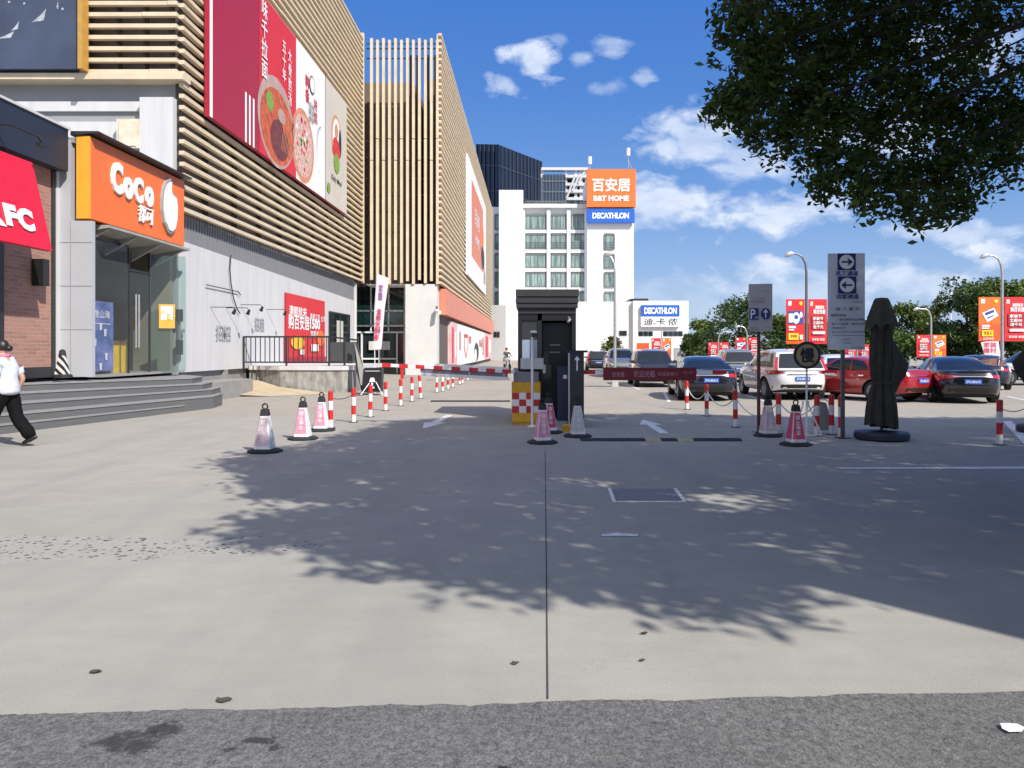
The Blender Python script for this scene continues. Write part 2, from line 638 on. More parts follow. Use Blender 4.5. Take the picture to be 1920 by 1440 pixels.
def asphalt():
    m = bpy.data.materials.new('asphalt')
    m.use_nodes = True
    N, L = m.node_tree.nodes, m.node_tree.links
    p = N['Principled BSDF']
    p.inputs['Roughness'].default_value = 0.85
    p.inputs['Specular IOR Level'].default_value = 0.3
    tc = N.new('ShaderNodeTexCoord')

    def nz(scale, d=5, r=.6):
        n = N.new('ShaderNodeTexNoise')
        n.inputs['Scale'].default_value = scale
        n.inputs['Detail'].default_value = d
        n.inputs['Roughness'].default_value = r
        L.new(tc.outputs['Object'], n.inputs['Vector'])
        return n.outputs[0]

    def ramp(f, p0, c0, p1, c1):
        rr = N.new('ShaderNodeValToRGB')
        rr.color_ramp.elements[0].position, rr.color_ramp.elements[0].color = p0, c0
        rr.color_ramp.elements[1].position, rr.color_ramp.elements[1].color = p1, c1
        L.new(f, rr.inputs[0])
        return rr.outputs[0]

    def mul(a, b, f=1.0):
        x = N.new('ShaderNodeMix')
        x.data_type = 'RGBA'
        x.blend_type = 'MULTIPLY'
        x.inputs[0].default_value = f
        L.new(a, x.inputs[6])
        L.new(b, x.inputs[7])
        return x.outputs[2]
    vo = N.new('ShaderNodeTexVoronoi')
    vo.inputs['Scale'].default_value = 125
    L.new(tc.outputs['Object'], vo.inputs['Vector'])
    col = ramp(nz(1.3), .3, (.120, .119, .117, 1), .7, (.155, .153, .149, 1))
    col = mul(col, ramp(vo.outputs['Color'], .1, (.62, .62, .62, 1), .95, (1.4, 1.4, 1.4, 1)))
    col = mul(col, ramp(nz(26, 4, .7), .3, (.6, .6, .6, 1), .6, (1.1, 1.1, 1.1, 1)))
    # old oil stains
    st = ramp(nz(3.1, 5, .75), .30, (.16, .17, .18, 1), .39, (1, 1, 1, 1))
    col = mul(col, st)
    sx = N.new('ShaderNodeSeparateXYZ')
    wn = N.new('ShaderNodeTexNoise')
    wn.inputs['Scale'].default_value = 9
    wn.inputs['Detail'].default_value = 7
    wn.inputs['Roughness'].default_value = .75
    L.new(tc.outputs['Object'], wn.inputs['Vector'])
    L.new(tc.outputs['Object'], sx.inputs[0])

    def ma(op, a, b, cl=False):
        n = N.new('ShaderNodeMath')
        n.operation = op
        n.use_clamp = cl
        for i, v in enumerate((a, b)):
            if isinstance(v, (int, float)):
                n.inputs[i].default_value = v
            else:
                L.new(v, n.inputs[i])
        return n.outputs[0]
    for (ox, oy, ra, rb) in ((-1.60, 3.03, .15, .10), (-1.10, 3.04, .06, .03), (-1.0, 2.98, .04, .03), (-1.50, 3.12, .10, .05)):
        dx = ma('DIVIDE', ma('SUBTRACT', sx.outputs['X'], ox), ra)
        dy = ma('DIVIDE', ma('SUBTRACT', sx.outputs['Y'], oy), rb)
        d_ = ma('ADD', ma('ADD', ma('MULTIPLY', dx, dx), ma('MULTIPLY', dy, dy)), ma('MULTIPLY', ma('SUBTRACT', wn.outputs[0], .5), 5.0))
        k_ = ma('MULTIPLY', ma('SUBTRACT', 1.0, d_), 1.6, True)
        x_ = N.new('ShaderNodeMix')
        x_.data_type = 'RGBA'
        L.new(ma('MULTIPLY', k_, .85), x_.inputs[0])
        L.new(col, x_.inputs[6])
        x_.inputs[7].default_value = (.028, .03, .031, 1)
        col = x_.outputs[2]
    L.new(col, p.inputs['Base Color'])
    bp = N.new('ShaderNodeBump')
    bp.inputs['Strength'].default_value = .35
    bp.inputs['Distance'].default_value = .005
    L.new(vo.outputs['Distance'], bp.inputs['Height'])
    L.new(bp.outputs[0], p.inputs['Normal'])
    return m


g = MB()
edge = [(-40, 3.26 - 1.9)]
for i in range(721):
    x = -9 + i * .025
    edge.append((x, 3.365 + .05 * x + .022 * mnoise.noise((x * 2.3, 0, 0)) + .016 * mnoise.noise((x * 9, 3, 0)) + .012 * mnoise.noise((x * 31, 5, 0))))
edge.append((40, 3.365 + 1.9))
n = len(edge)
g.add([(x, y, .004) for x, y in edge] + [(x, -30, .004) for x, y in edge], [(i, n + i, n + i + 1, i + 1) for i in range(n - 1)])
tag(g.build('road', asphalt()), 'dark grey asphalt road along the bottom edge', 'road', kind='structure')


def mark(name, polys, m, label, z=.005):
    b = MB()
    for q in polys:
        b.add([(x, y, z) for x, y in q], [tuple(range(len(q)))])
    return tag(b.build(name, m), label, name.replace('_', ' '), kind='structure')


M_line = mat('worn road paint', (.72, .72, .72), .7, var=.22, scale=14)
M_joint = mat('joint filler', (.05, .05, .05), .9, var=.3, scale=20)


def gp(px, py):
    D = gd(py)
    return (gx(px, D), D)


jl = [gp(1022, 846), gp(1023, 950), gp(1025.5, 1160), gp(1027, 1312)]
mark('ground_joint', [[(a[0] - .0035, a[1]), (b[0] - .0035, b[1]), (b[0] + .0035, b[1]), (a[0] + .0035, a[1])] for a, b in zip(jl, jl[1:])], M_joint, 'thin dark joint running down the concrete drive')
mark('ground_joint', [[gp(800, 712.2), gp(957, 712.2), gp(957, 713), gp(800, 713)], [gp(1096, 724), gp(1145, 724), gp(1145, 725), gp(1096, 725)]], M_joint, 'thin dark joint across the drive beyond the barriers')
mark('parking_line', [[gp(1575, 877.5), gp(1930, 875), gp(1930, 880), gp(1575, 880)]], M_line, 'long white painted line across the shaded drive at right')
mark('parking_line', [[gp(1880, 790), gp(1896, 790), gp(1960, 850), gp(1940, 856)]], M_line, 'white slanting painted line at right edge by the bollard')
mark('parking_line', [[gp(1128, 1003), gp(1160, 1000), gp(1196, 1003), gp(1196, 1006), gp(1128, 1006)]], M_line, 'short worn dash of white paint on shaded concrete')
lines = []
for x, y, h in ((4.0, 25, 8), (6.9, 25, 5), (9.9, 25.5, 8), (14.0, 23, 19), (4.1, 32, 0), (7.0, 32, 0), (10, 32, 0), (13, 32, 0)):
    c, s_ = math.sin(R(h)), math.cos(R(h))
    q = [(x - .05, y - 2.4), (x + .05, y - 2.4), (x + .05 + c * 5, y - 2.4 + s_ * 5), (x - .05 + c * 5, y - 2.4 + s_ * 5)]
    lines.append(q)
mark('parking_line', lines, M_line, 'white bay lines between the parked cars')


def arrow(tip, tail, w, label):
    t, b = Vector(tip), Vector(tail)
    d = (t - b).normalized()
    s_ = Vector((-d.y, d.x))
    L_ = (t - b).length
    h = t - d * L_ * .42
    q = [t, h + s_ * w, h + s_ * w * .36, b + s_ * w * .36, b - s_ * w * .36, h - s_ * w * .36, h - s_ * w]
    mark('lane_arrow', [[(p.x, p.y) for p in q]], M_line, label)


arrow(gp(793, 804), gp(842, 779), .24, 'white painted arrow on exit lane left of booth')
arrow(gp(1205, 787), gp(1246, 813), .24, 'white painted arrow on entry lane right of booth')

# metal trench cover with a pale frame
D0, D1 = gd(941), gd(917)
tr = thing('trench_cover', 'rectangular metal access cover with pale edge strips in shaded drive', 'cover', (gx(1212, 8), (D0 + D1) / 2, 0))
b = MB()
xa, xb, xc, xd = gx(1143, D1), gx(1265, D1), gx(1152, D0), gx(1283, D0)
b.slab([(xc, D0), (xd, D0), (xb, D1), (xa, D1)], 0, .006)
b.build('cover_plate', mat('dusty steel plate', (.20, .20, .205), .7, metal=.1, var=.2, scale=20, bump=.3), tr)
b = MB()
b.slab([(xc - .02, D0), (xc + .015, D0), (xa + .015, D1), (xa - .02, D1)], 0, .012)
b.slab([(xd - .015, D0), (xd + .02, D0), (xb + .02, D1), (xb - .015, D1)], 0, .012)
b.slab([(xc, D0 - .008), (xd, D0 - .008), (xd, D0), (xc, D0)], 0, .010)
b.build('cover_frame', M_line, tr)

# leaf litter and grit on the pale concrete
M_leafdry = mat('dry leaf', (.06, .05, .035), .8, var=.3)
for (px, py, w, lab) in ((178, 1262, .045, 'small dark dry leaf on pale concrete at far left'), (419, 1315, .05, 'small dark dry leaf beside the asphalt edge'),
                         (966, 1246, .028, 'tiny dark dry leaf left of the long joint'), (1209, 1190, .03, 'dark dry leaf on sunlit concrete near shadow edge'),
                         (1204, 1241, .026, 'tiny dark dry leaf nearer the road at centre right')):
    x, y = gp(px, py)
    b = MB()
    pts = []
    for i in range(9):
        a = 2 * math.pi * i / 9
        r = w * (.75 + .4 * rnd.random()) * .5
        pts.append((x + r * math.cos(a) * 1.5, y + r * math.sin(a), .006 + .012 * rnd.random()))
    b.add(pts + [(x, y, .004)], [(i, (i + 1) % 9, 9) for i in range(9)])
    tag(b.build('dry_leaf', M_leafdry), lab, 'leaf', 'dry leaves lying on the concrete')
b = MB()
x, y = gp(1899, 1372)
pts = [(x + r_ * math.cos(a), y + r_ * math.sin(a) * .8, .012 + .01 * rnd.random()) for a, r_ in ((0, .05), (.8, .045), (1.5, .04), (2.3, .05), (3.2, .045), (4, .055), (5.2, .04))]
b.add(pts + [(x, y, .025)], [(i, (i + 1) % 7, 7) for i in range(7)])
tag(b.build('paper_scrap', M_white), 'crumpled white paper scrap on asphalt at right', 'litter')

# rubber speed humps
M_humpyel = mat('faded yellow rubber', (.40, .35, .18), .7, var=.2, scale=12)


def hump(x0, x1, y, cols, label):
    t = thing('speed_hump', label, 'speed hump', ((x0 + x1) / 2, y, 0), 'speed humps across the gate lanes')
    k = len(cols)
    for i, c in enumerate(cols):
        a, b_ = x0 + (x1 - x0) * i / k, x0 + (x1 - x0) * (i + 1) / k
        m = MB()
        m.prism([(a + .006, y - .17, .002), (a + .006, y - .10, .028), (a + .006, y - .03, .036), (a + .006, y + .03, .036), (a + .006, y + .10, .028), (a + .006, y + .17, .002)], (b_ - a - .012, 0, 0))
        m.build('segment', M_humpyel if c else M_black, t)


hump(gx(1088, 13.1), gx(1388, 13.1), 13.1, (0, 0, 0, 0, 1, 0, 1, 0, 0, 0), 'black and yellow rubber speed hump across the entry lane')
hump(gx(808, 22.8), gx(957, 22.8), 22.8, (0, 0, 0, 0, 0, 0, 0), 'worn black speed hump across the exit lane beyond barrier')
# ------------------------------------------------------------------ foliage
def leaf_mat(name, c1, c2, trans=.25):
    m = bpy.data.materials.new(name)
    m.use_nodes = True
    N, L = m.node_tree.nodes, m.node_tree.links
    p = N['Principled BSDF']
    p.inputs['Roughness'].default_value = .5
    p.inputs['Specular IOR Level'].default_value = .35
    geo = N.new('ShaderNodeNewGeometry')
    rp = N.new('ShaderNodeValToRGB')
    rp.color_ramp.elements[0].color = (*c1, 1)
    rp.color_ramp.elements[1].color = (*c2, 1)
    L.new(geo.outputs['Random Per Island'], rp.inputs[0])
    L.new(rp.outputs[0], p.inputs['Base Color'])
    tl = N.new('ShaderNodeBsdfTranslucent')
    L.new(rp.outputs[0], tl.inputs[0])
    mx = N.new('ShaderNodeMixShader')
    mx.inputs[0].default_value = trans
    L.new(p.outputs[0], mx.inputs[1])
    L.new(tl.outputs[0], mx.inputs[2])
    L.new(mx.outputs[0], N['Material Output'].inputs['Surface'])
    return m


def leaves(name, C, size, material, parent=None, droop=.35, seed=1, aspect=.45, nbias=.5):
    """one mesh of folded leaves at points C (n,3)"""
    C = np.asarray(C, float)
    n = len(C)
    r = np.random.default_rng(seed)
    ax = r.normal(size=(n, 3))
    ax[:, 2] = ax[:, 2] * .6 - droop
    ax /= np.linalg.norm(ax, axis=1)[:, None]
    nr = r.normal(size=(n, 3))
    nr[:, 2] += nbias
    side = np.cross(ax, nr)
    side /= np.linalg.norm(side, axis=1)[:, None] + 1e-9
    up = np.cross(side, ax)
    s = size * r.uniform(.65, 1.25, size=n)[:, None]
    a = C - ax * s * .5
    t = C + ax * s * .5
    w = s * aspect * .5
    l = C + side * w + up * w * .35
    q = C - side * w + up * w * .35
    V = np.stack([a, l, t, q], 1).reshape(-1, 3)
    off = np.zeros(3)
    p = parent
    while p is not None:
        off += np.array(p.location)
        p = p.parent
    V = V - off
    me = bpy.data.meshes.new(name)
    me.vertices.add(4 * n)
    me.vertices.foreach_set('co', V.astype(np.float32).ravel())
    me.loops.add(6 * n)
    base = np.arange(n)[:, None] * 4
    idx = (base + np.array([[0, 2, 1, 0, 3, 2]])).ravel()
    me.loops.foreach_set('vertex_index', idx.astype(np.int32))
    me.polygons.add(2 * n)
    me.polygons.foreach_set('loop_start', (np.arange(2 * n) * 3).astype(np.int32))
    me.materials.append(material)
    me.update(calc_edges=True)
    me.validate()
    o = bpy.data.objects.new(name, me)
    COL.objects.link(o)
    if parent:
        o.parent = parent
    return o


def sprigs(centers, k, spread, r, hang=.25):
    """k leaves round each twig centre, strung along a short drooping twig"""
    c = np.asarray(centers, float)
    n = len(c)
    d = r.normal(size=(n, 3))
    d[:, 2] -= .5
    d /= np.linalg.norm(d, axis=1)[:, None]
    t = r.uniform(-1, 1, size=(n, k, 1))
    P = c[:, None, :] + d[:, None, :] * t * spread + r.normal(size=(n, k, 3)) * spread * .28
    return P.reshape(-1, 3)


M_bark = mat('tree bark', (.06, .05, .04), .9, var=.35, scale=9, bump=.6, bscale=25)
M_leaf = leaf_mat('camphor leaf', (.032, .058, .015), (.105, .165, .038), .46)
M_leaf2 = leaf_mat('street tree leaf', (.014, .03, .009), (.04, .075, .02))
M_barkd = mat('dark street tree bark', (.022, .018, .015), .9, var=.35, scale=9, bump=.6, bscale=25)
TAN = math.tan(SUN_EL)


def in_poly(x, y, poly):
    c = np.zeros(len(x), bool)
    n = len(poly)
    for i in range(n):
        x0, y0 = poly[i]
        x1, y1 = poly[(i + 1) % n]
        cond = (y0 > y) != (y1 > y)
        xi = (x1 - x0) * (y - y0) / (y1 - y0 + 1e-12) + x0
        c ^= cond & (x < xi)
    return c


def near_trees():
    r = np.random.default_rng(5)
    # branch masses that hang into the view
    blobs = [(1395, 40, 6.6, 52), (1415, 110, 6.8, 50), (1385, 190, 6.5, 44), (1440, 175, 7.0, 66), (1365, 205, 6.4, 24), (1470, 60, 7.2, 85), (1500, 190, 7.2, 72), (1480, 262, 7, 36),
             (1545, 250, 7.3, 70), (1570, 120, 7.6, 105), (1590, 320, 7.2, 52), (1650, 230, 7.6, 95), (1660, 350, 7.1, 46), (1680, 90, 7.9, 115),
             (1720, 390, 6.8, 32), (1735, 320, 7.4, 80), (1770, 200, 7.8, 95), (1800, 340, 7.2, 55), (1790, 90, 8.4, 95), (1850, 240, 7.6, 75),
             (1880, 295, 7.2, 40), (1912, 215, 7.8, 60), (1780, 385, 6.9, 26), (1550, 350, 7, 22), (1618, 372, 6.9, 24),
             (1420, 255, 6.8, 24), (1350, 195, 6.3, 16), (1920, 120, 8.8, 40), (1880, 10, 8.8, 60), (1600, 10, 8, 100), (1500, -60, 7.6, 100), (1400, -60, 7, 70), (1700, -70, 8.4, 120), (1820, -60, 9, 90)]
    tc = []
    for (px, py, D, rp) in blobs:
        c = at(px, py, D)
        rr = rp * D / 1440
        n = int(40 * (rp / 60) ** 2) + 7
        q = r.normal(size=(n, 3))
        q /= np.linalg.norm(q, axis=1)[:, None]
        q *= (r.uniform(0, 1, size=(n, 1)) ** .5) * 1.12
        q *= np.where(r.uniform(size=(n, 1)) < .14, r.uniform(1.1, 1.5, size=(n, 1)), 1.0)
        q *= np.array([rr, rr * 1.25, rr])
        tc.append(np.array(c)[None] + q)
    tc = np.concatenate(tc)
    vis = sprigs(tc, 17, .135, r)
    # the rest of the crowns, above the view
    foot = [(-4.35, 10.7), (-3.6, 12.6), (-3.2, 14.6), (-2.8, 16.0), (-2.2, 17.0), (0, 17.9), (3, 18.4), (6, 17.6), (9, 17.2), (15, 17.4), (15, 9), (15, 2.5), (5.3, 2.5), (3.5, 4.5), (2.2, 5.3), (1.7, 5.0), (1.2, 4.5), (.75, 4.45), (.2, 4.9), (-.45, 4.98),
            (-.9, 5.4), (-1.45, 5.55), (-1.75, 6.1), (-2.35, 6.1), (-2.55, 6.9), (-1.9, 7.3), (-2.9, 8.2), (-3.4, 9.4)]
    n = 17000
    x = r.uniform(-5, 15, n)
    y = r.uniform(2.5, 18.5, n)
    k = in_poly(x, y, foot)
    x, y = x[k], y[k]
    # clumps: nudge the twigs together and leave openings
    keep = []
    for i in range(len(x)):
        f = mnoise.noise((x[i] * .9, y[i] * .9, 1.7)) + .5 * mnoise.noise((x[i] * 2.3, y[i] * 2.3, 4.1))
        band = min(math.hypot((x[i] - 1.6) / 1.5, (y[i] - 8.6) / .9), math.hypot((x[i] - 3.6) / 1.9, (y[i] - 12.4) / 1.1), math.hypot((x[i] + 1.6) / .9, (y[i] - 7.2) / 1.0),
                   math.hypot((x[i] - 8) / 2.5, (y[i] - 13) / 1.4), math.hypot((x[i] - 2.6) / 1.2, (y[i] - 7.6) / .6))
        keep.append(f > (-.28 if band < 1 else -.95))
    keep = np.array(keep)
    x, y = x[keep], y[keep]
    z = np.maximum(4.9, 1.7 + .37 * y) + r.uniform(0, 1, len(x)) ** 1.3 * 3.0
    t = z / TAN
    hi = np.stack([x + t * SX, y + t * SY, z], 1)
    side = hi[:, 0] - .55 * hi[:, 1] < 5.2
    trees = []
    for (bx, by, sel, lab) in ((7.4, 4.2, side, 'large dark evergreen street tree whose boughs hang into the top right'),
                               (13.5, 1.0, ~side, 'dense evergreen street tree standing further along the kerb')):
        t_ = thing('street_tree', lab, 'tree', (bx, by, 0), 'street trees along the kerb')
        P = sprigs(hi[sel], 15, .40, r)
        P = P[P[:, 2] > 1.75 + .4625 * np.maximum(P[:, 1], 0)]
        if bx < 10:
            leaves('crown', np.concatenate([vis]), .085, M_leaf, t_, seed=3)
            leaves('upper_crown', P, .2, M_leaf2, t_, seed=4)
        else:
            leaves('crown', P, .2, M_leaf2, t_, seed=6)
        b = MB()
        b.tube([(bx, by, 0), (bx + .05, by, .3), (bx - .05, by + .1, 2), (bx - .1, by + .2, 4.2), (bx - .2, by + .4, 7.5)], .2, 10, radii=[.3, .22, .19, .16, .06])
        H = hi[sel]
        for j in range(26 if bx > 10 else 0):
            e = H[r.integers(len(H))]
            z0 = 2.6 + r.uniform(0, 2.5)
            s0 = Vector((bx - .08, by + .15, z0))
            e = Vector(e)
            if (e - s0).length > 9:
                continue
            mid = (s0 + e) / 2 + Vector((0, 0, .5))
            b.tube([s0, mid, e], .05, 6, radii=[.08, .045, .012])
        if bx < 10:
            for (px, py, D) in ((1400, 100, 6.8), (1480, 210, 7), (1590, 270, 7.3), (1700, 330, 7.2), (1800, 300, 7.3), (1880, 60, 8.6), (1840, 110, 8.2), (1905, 260, 7.6), (1640, 60, 7.8)):
                e = at(px, py, D)
                s0 = Vector((bx - .1, by + .2, 3.6 + .1 * D))
                mid = s0.lerp(e, .55) + Vector((.1, .4, .45))
                b.tube([s0, mid, s0.lerp(e, .85) + Vector((0, 0, .15)), e], .05, 6, radii=[.05, .03, .014, .005])
        b.build('trunk', M_barkd, t_, smooth=True)


near_trees()
# unseen board added behind the camera; its straight edge shades the right foreground
hb = thing('shadow_board', 'tall plain unseen board added behind the camera to cast a straight shadow edge', 'shadow board', (9, -1.2, 0))
q0, q1 = Vector((6.35, -.15)), Vector((13, -2.3))
d = (q1 - q0).normalized()
nn = Vector((-d.y, d.x)) * .12
b = MB()
b.slab([tuple(q0), tuple(q1), tuple(q1 + nn), tuple(q0 + nn)], .25, 6.6)
b.build('board', M_grey, hb)
b = MB()
for f in (.08, .5, .92):
    p = q0.lerp(q1, f) - nn
    b.tube([(p.x, p.y, 0), (p.x, p.y, 6.5)], .09, 10)
b.build('post', M_steel, hb)
# ------------------------------------------------------------------ the mall on the left
M_cream = mat('cream louvre', (.63, .525, .375), .5, var=.10, scale=1.3)
M_taupe = mat('taupe cladding', (.15, .115, .095), .7, var=.1, scale=2)
M_lwhite = mat('white cladding', (.56, .557, .558), .55, var=.07, scale=1.6, stretch=(2, 2, .25))
M_corr = mat('grey corrugated cladding', (.20, .205, .22), .55, var=.08, stretch=(1, 6, .4), scale=3)
M_gwall = mat('grey panel wall', (.28, .285, .295), .6, var=.06, scale=1.5)
M_brown = mat('dark steel brown', (.05, .04, .035), .6, var=.2)
M_glassd = mat('dark glazing', (.016, .024, .028), .06, var=.4, scale=.7, spec=.7)
M_teal = mat('teal glazing', (.05, .13, .115), .08, var=.35, scale=.8, spec=.7)
M_coral = mat('coral fascia', (.62, .21, .13), .5, var=.06, scale=1)

mall = thing('shopping_mall', 'long mall building clad in cream horizontal louvres above a white wall', 'building', (-12, 40, 0))
b = MB()
b.box(-36, -10.62, 23.0, 45.3, 4.3, 20.3)
b.box(-36, -11.4, 45.3, 49.1, 5.55, 20.3)
b.box(-36, -7.6, 49.1, 60, 5.55, 18.6)
b.box(-36, -5.85, 60, 105, 0, 20.2)
b.box(-7.4, -5.85, 53, 60, 0, 20.2)
b.build('wall', M_taupe, mall)
b = MB()
b.prism([(-10.62, 23.0, .86), (-10.62, 45.3, .86), (-10.62, 45.3, 4.40), (-10.62, 23.0, 4.80)], (.10, 0, 0))
b.box(-10.62, -10.44, 45.3, 45.42, 0, 5.5)
for y in (24.6, 27.0, 29.4, 31.0, 33.4, 35.8, 38.2, 40.6, 43):
    b.box(-10.518, -10.512, y, y + .025, .86, 4.4)
b.build('lower_wall', M_lwhite, mall)
b = MB()
b.prism([(-10.62, 23.0, 4.80), (-10.62, 45.3, 4.40), (-10.62, 45.3, 5.7), (-10.62, 23.0, 5.9)], (.045, 0, 0))
for i in range(110):
    y = 23.1 + i * .2
    b.box(-10.575, -10.55, y, y + .09, 4.8 - (y - 23) * .0179 + .003, 5.7)
b.build('soffit_band', M_corr, mall)
b = MB()
b.box(-36, -10.66, 23.05, 45.3, -.1, .86)
b.box(-10.66, -10.5, 26.2, 26.42, 0, .86)
b.build('plinth', mat('grey render plinth', (.24, .235, .225), .8, var=.15, scale=2), mall)
# grey panelled end wall with pipes and boxes
b = MB()
b.box(-36, -10.62, 22.86, 23.0, 0, 9.9)
b.build('end_wall', M_gwall, mall)
b = MB()
b.box(-36, gx(265, 22.8), 22.76, 22.86, zz(209, 22.8), zz(191, 22.8))
b.box(-36, gx(222, 22.8), 22.80, 22.86, zz(300, 22.8), zz(228, 22.8))
b.box(gx(265, 22.6), gx(327, 22.6), 22.5, 22.86, zz(318, 22.6), zz(184, 22.6))
b.build('wall_panel', M_lwhite, mall)


def slat(mb, p0, p1, h, d, out):
    """one louvre: p0->p1 along its run, h tall, d deep towards out"""
    P0, P1, O = Vector(p0), Vector(p1), Vector(out)
    up = Vector((0, 0, h))
    L_ = (P1 - P0).length
    cuts = [0.0]
    while cuts[-1] < L_:
        cuts.append(cuts[-1] + 3.4 + (rnd.uniform(-1.6, .8) if len(cuts) == 1 else rnd.uniform(-.1, .1)))
    cuts[-1] = L_
    for a, c in zip(cuts, cuts[1:]):
        if c - a < .1:
            continue
        j = Vector((0, 0, rnd.uniform(-.006, .006))) + O * rnd.uniform(-.008, .008)
        q0, q1 = P0.lerp(P1, (a + .012) / L_) + j, P0.lerp(P1, c / L_) + j
        o = O * d
        mb.add([q0, q1, q1 + o, q0 + o, q0 + up, q1 + up, q1 + o + up, q0 + o + up],
               [(0, 3, 2, 1), (4, 5, 6, 7), (0, 1, 5, 4), (1, 2, 6, 5), (2, 3, 7, 6), (3, 0, 4, 7)])


b = MB()
z = 5.62
while z < 20.6:
    slat(b, (-10.42, 22.58, z), (-10.42, 46.45, z), .115, .15, (1, 0, 0))
    z += .333
b.box(-10.42, -10.25, 46.45, 46.62, 5.55, 20.7)
b.build('louver_screen', M_cream, mall)
b = MB()
for y in (22.75, 24.6, 27, 29.4, 31.8, 34.2, 36.6, 39, 41.4, 43.8, 46):
    b.box(-10.6, -10.42, y, y + .07, 5.62, 20.6)
for z in (9.2, 13.3, 17.4):
    b.box(-10.56, -10.50, 22.8, 46.4, z, z + .08)
b.build('louver_frame', M_brown, mall)
b = MB()
z = 9.62
while z < 20.6:
    slat(b, (-13.28, 22.58, z), (-10.42, 22.58, z), .115, .15, (0, -1, 0))
    z += .333
b.box(-36, -10.2, 22.36, 22.86, 9.42, 9.60)
b.build('louver_screen', M_cream, mall)
b = MB()
for x in (-13.2, -12.3, -11.5, -10.75):
    b.box(x, x + .07, 22.6, 22.86, 9.6, 20.6)
b.build('louver_frame', M_brown, mall)
# upright slats over the entrance
b = MB()
for i in range(12):
    x = -9.86 + i * .362
    lo = (5.75, 5.55, 5.68, 5.5)[i % 4]
    z = lo
    for z1 in ((13.0, 14.3)[i % 2], 20.4 - .1 * (i % 2)):
        b.box(x, x + .15, 46.38, 46.6, z, z1 - .05)
        z = z1
b.build('upright_screen', M_cream, mall)
b = MB()
for z in (6.1, 7.0, 10.9, 11.9, 13.2, 14.2, 19.2, 19.8, 20.1):
    b.box(-10.15, -5.6, 46.66, 46.72, z, z + .05)
for x in (-7.5, -7.1, -6.5, -6.0):
    b.tube([(x, 47.2, 5.4), (x, 47.2, 19.6)], .09, 8)
b.build('screen_frame', M_brown, mall)
# far louvred block
b = MB()
z = 5.52
while z < 20.6:
    slat(b, (-5.75, 46.4, z), (-5.75, 105, z), .14, .2, (1, 0, 0))
    z += .375
b.box(-5.84, -5.76, 46.4, 47.0, 5.5, 20.6)
b.build('louver_screen', M_cream, mall)
b = MB()
b.box(-5.84, -5.76, 47.0, 105, 5.5, 20.4)
b.build('backing_panel', M_taupe, mall)
b = MB()
b.box(-5.84, -5.42, 47.6, 105, 3.70, 5.30)
b.build('coral_fascia', M_coral, mall)
b = MB()
b.box(-7.75, -5.82, 46.5, 47.5, 0, 5.5)
b.build('pillar', mat('white render pillar', (.58, .58, .57), .6, var=.06, scale=1), mall)
b = MB()
b.box(-7.4, -5.84, 47.5, 53, 0, 3.7)
b.build('shop_recess', mat('dim shop recess', (.11, .085, .07), .7, var=.3, stretch=(1, 9, .3), scale=2), mall)
# entrance glazing
b = MB()
b.box(-11.6, -7.5, 49.0, 49.1, 0, 5.55)
gl = b.build('entrance_glazing', M_glassd, mall)
b = MB()
b.box(-11.5, -7.6, 48.97, 49.0, zz(610, 49), zz(572, 49))
b.build('pane', M_teal, gl)
b = MB()
for z in (zz(611, 49), zz(623, 49), zz(583, 49)):
    b.box(-11.6, -7.6, 48.88, 48.97, z - .05, z + .05)
for px in (664, 696, 729, 759):
    x = gx(px, 49)
    b.box(x - .04, x + .04, 48.88, 48.97, zz(623, 49), 5.5)
for px in (664, 679, 712, 745, 759):
    x = gx(px, 49)
    b.box(x - .05, x + .05, 48.86, 48.97, 0, zz(623, 49))
b.box(gx(680, 49), gx(745, 49), 48.87, 48.97, .9, 1.0)
b.build('mullion', M_white, mall)
b = MB()
for px0, px1 in ((692, 709), (717, 732)):
    b.box(gx(px0, 48.9), gx(px1, 48.9), 48.82, 48.86, zz(656, 48.9), zz(640, 48.9))
b.build('door_notice', mat('paper notice', (.62, .61, .57), .7, var=.08), mall)
b = MB()
for i in range(6):
    y0 = 46.9 + .34 * i
    b.tube([(-10.2, y0, 5.5 - .0 * i), (-7.8, y0, 5.5)], .05, 6)
b.build('canopy_bar', M_white, mall)
# window in the white wall
b = MB()
y0, y1 = 10.5 * 1440 / (1000 - 617), 10.5 * 1440 / (1000 - 655)
b.box(-10.518, -10.49, y0, y1, .9, 3.45)
w = b.build('window', M_glassd, mall)
b = MB()
for i in range(7):
    yy_ = y0 + 1.5 + i * .2
    b.box(-10.49, -10.482, yy_, yy_ + .16, .95, 3.1)
b.build('curtain', mat('pale curtain', (.52, .50, .45), .8, var=.15, stretch=(1, 8, .4)), w)
b = MB()
for y in (y0, (y0 + y1) / 2, y1):
    b.box(-10.5, -10.46, y - .05, y + .05, .9, 3.5)
b.box(-10.5, -10.46, y0, y1, 3.42, 3.52)
b.build('frame', M_dark, w)


# ------------------------------------------------------------------ posters and adverts on the louvres
def board(name, label, cat, px0, px1, z0, z1, xp, mats, draw, group=None, thick=.16, edge=0):
    """advert panel facing the drive (x = xp); its ends are seen at px0, px1"""
    ya, yb = -xp * 1440 / (1000 - px0), -xp * 1440 / (1000 - px1)
    t = thing(name, label, cat, (xp, (ya + yb) / 2, z0), group)
    m = MB()
    m.box(xp - thick, xp, ya, yb, z0, z1)
    m.build('board', mats[edge], t)
    P = Panel((xp, (ya + yb) / 2, (z0 + z1) / 2), (0, 1, 0))
    draw(P, yb - ya, z1 - z0)
    P.build('print', mats, t)
    return t


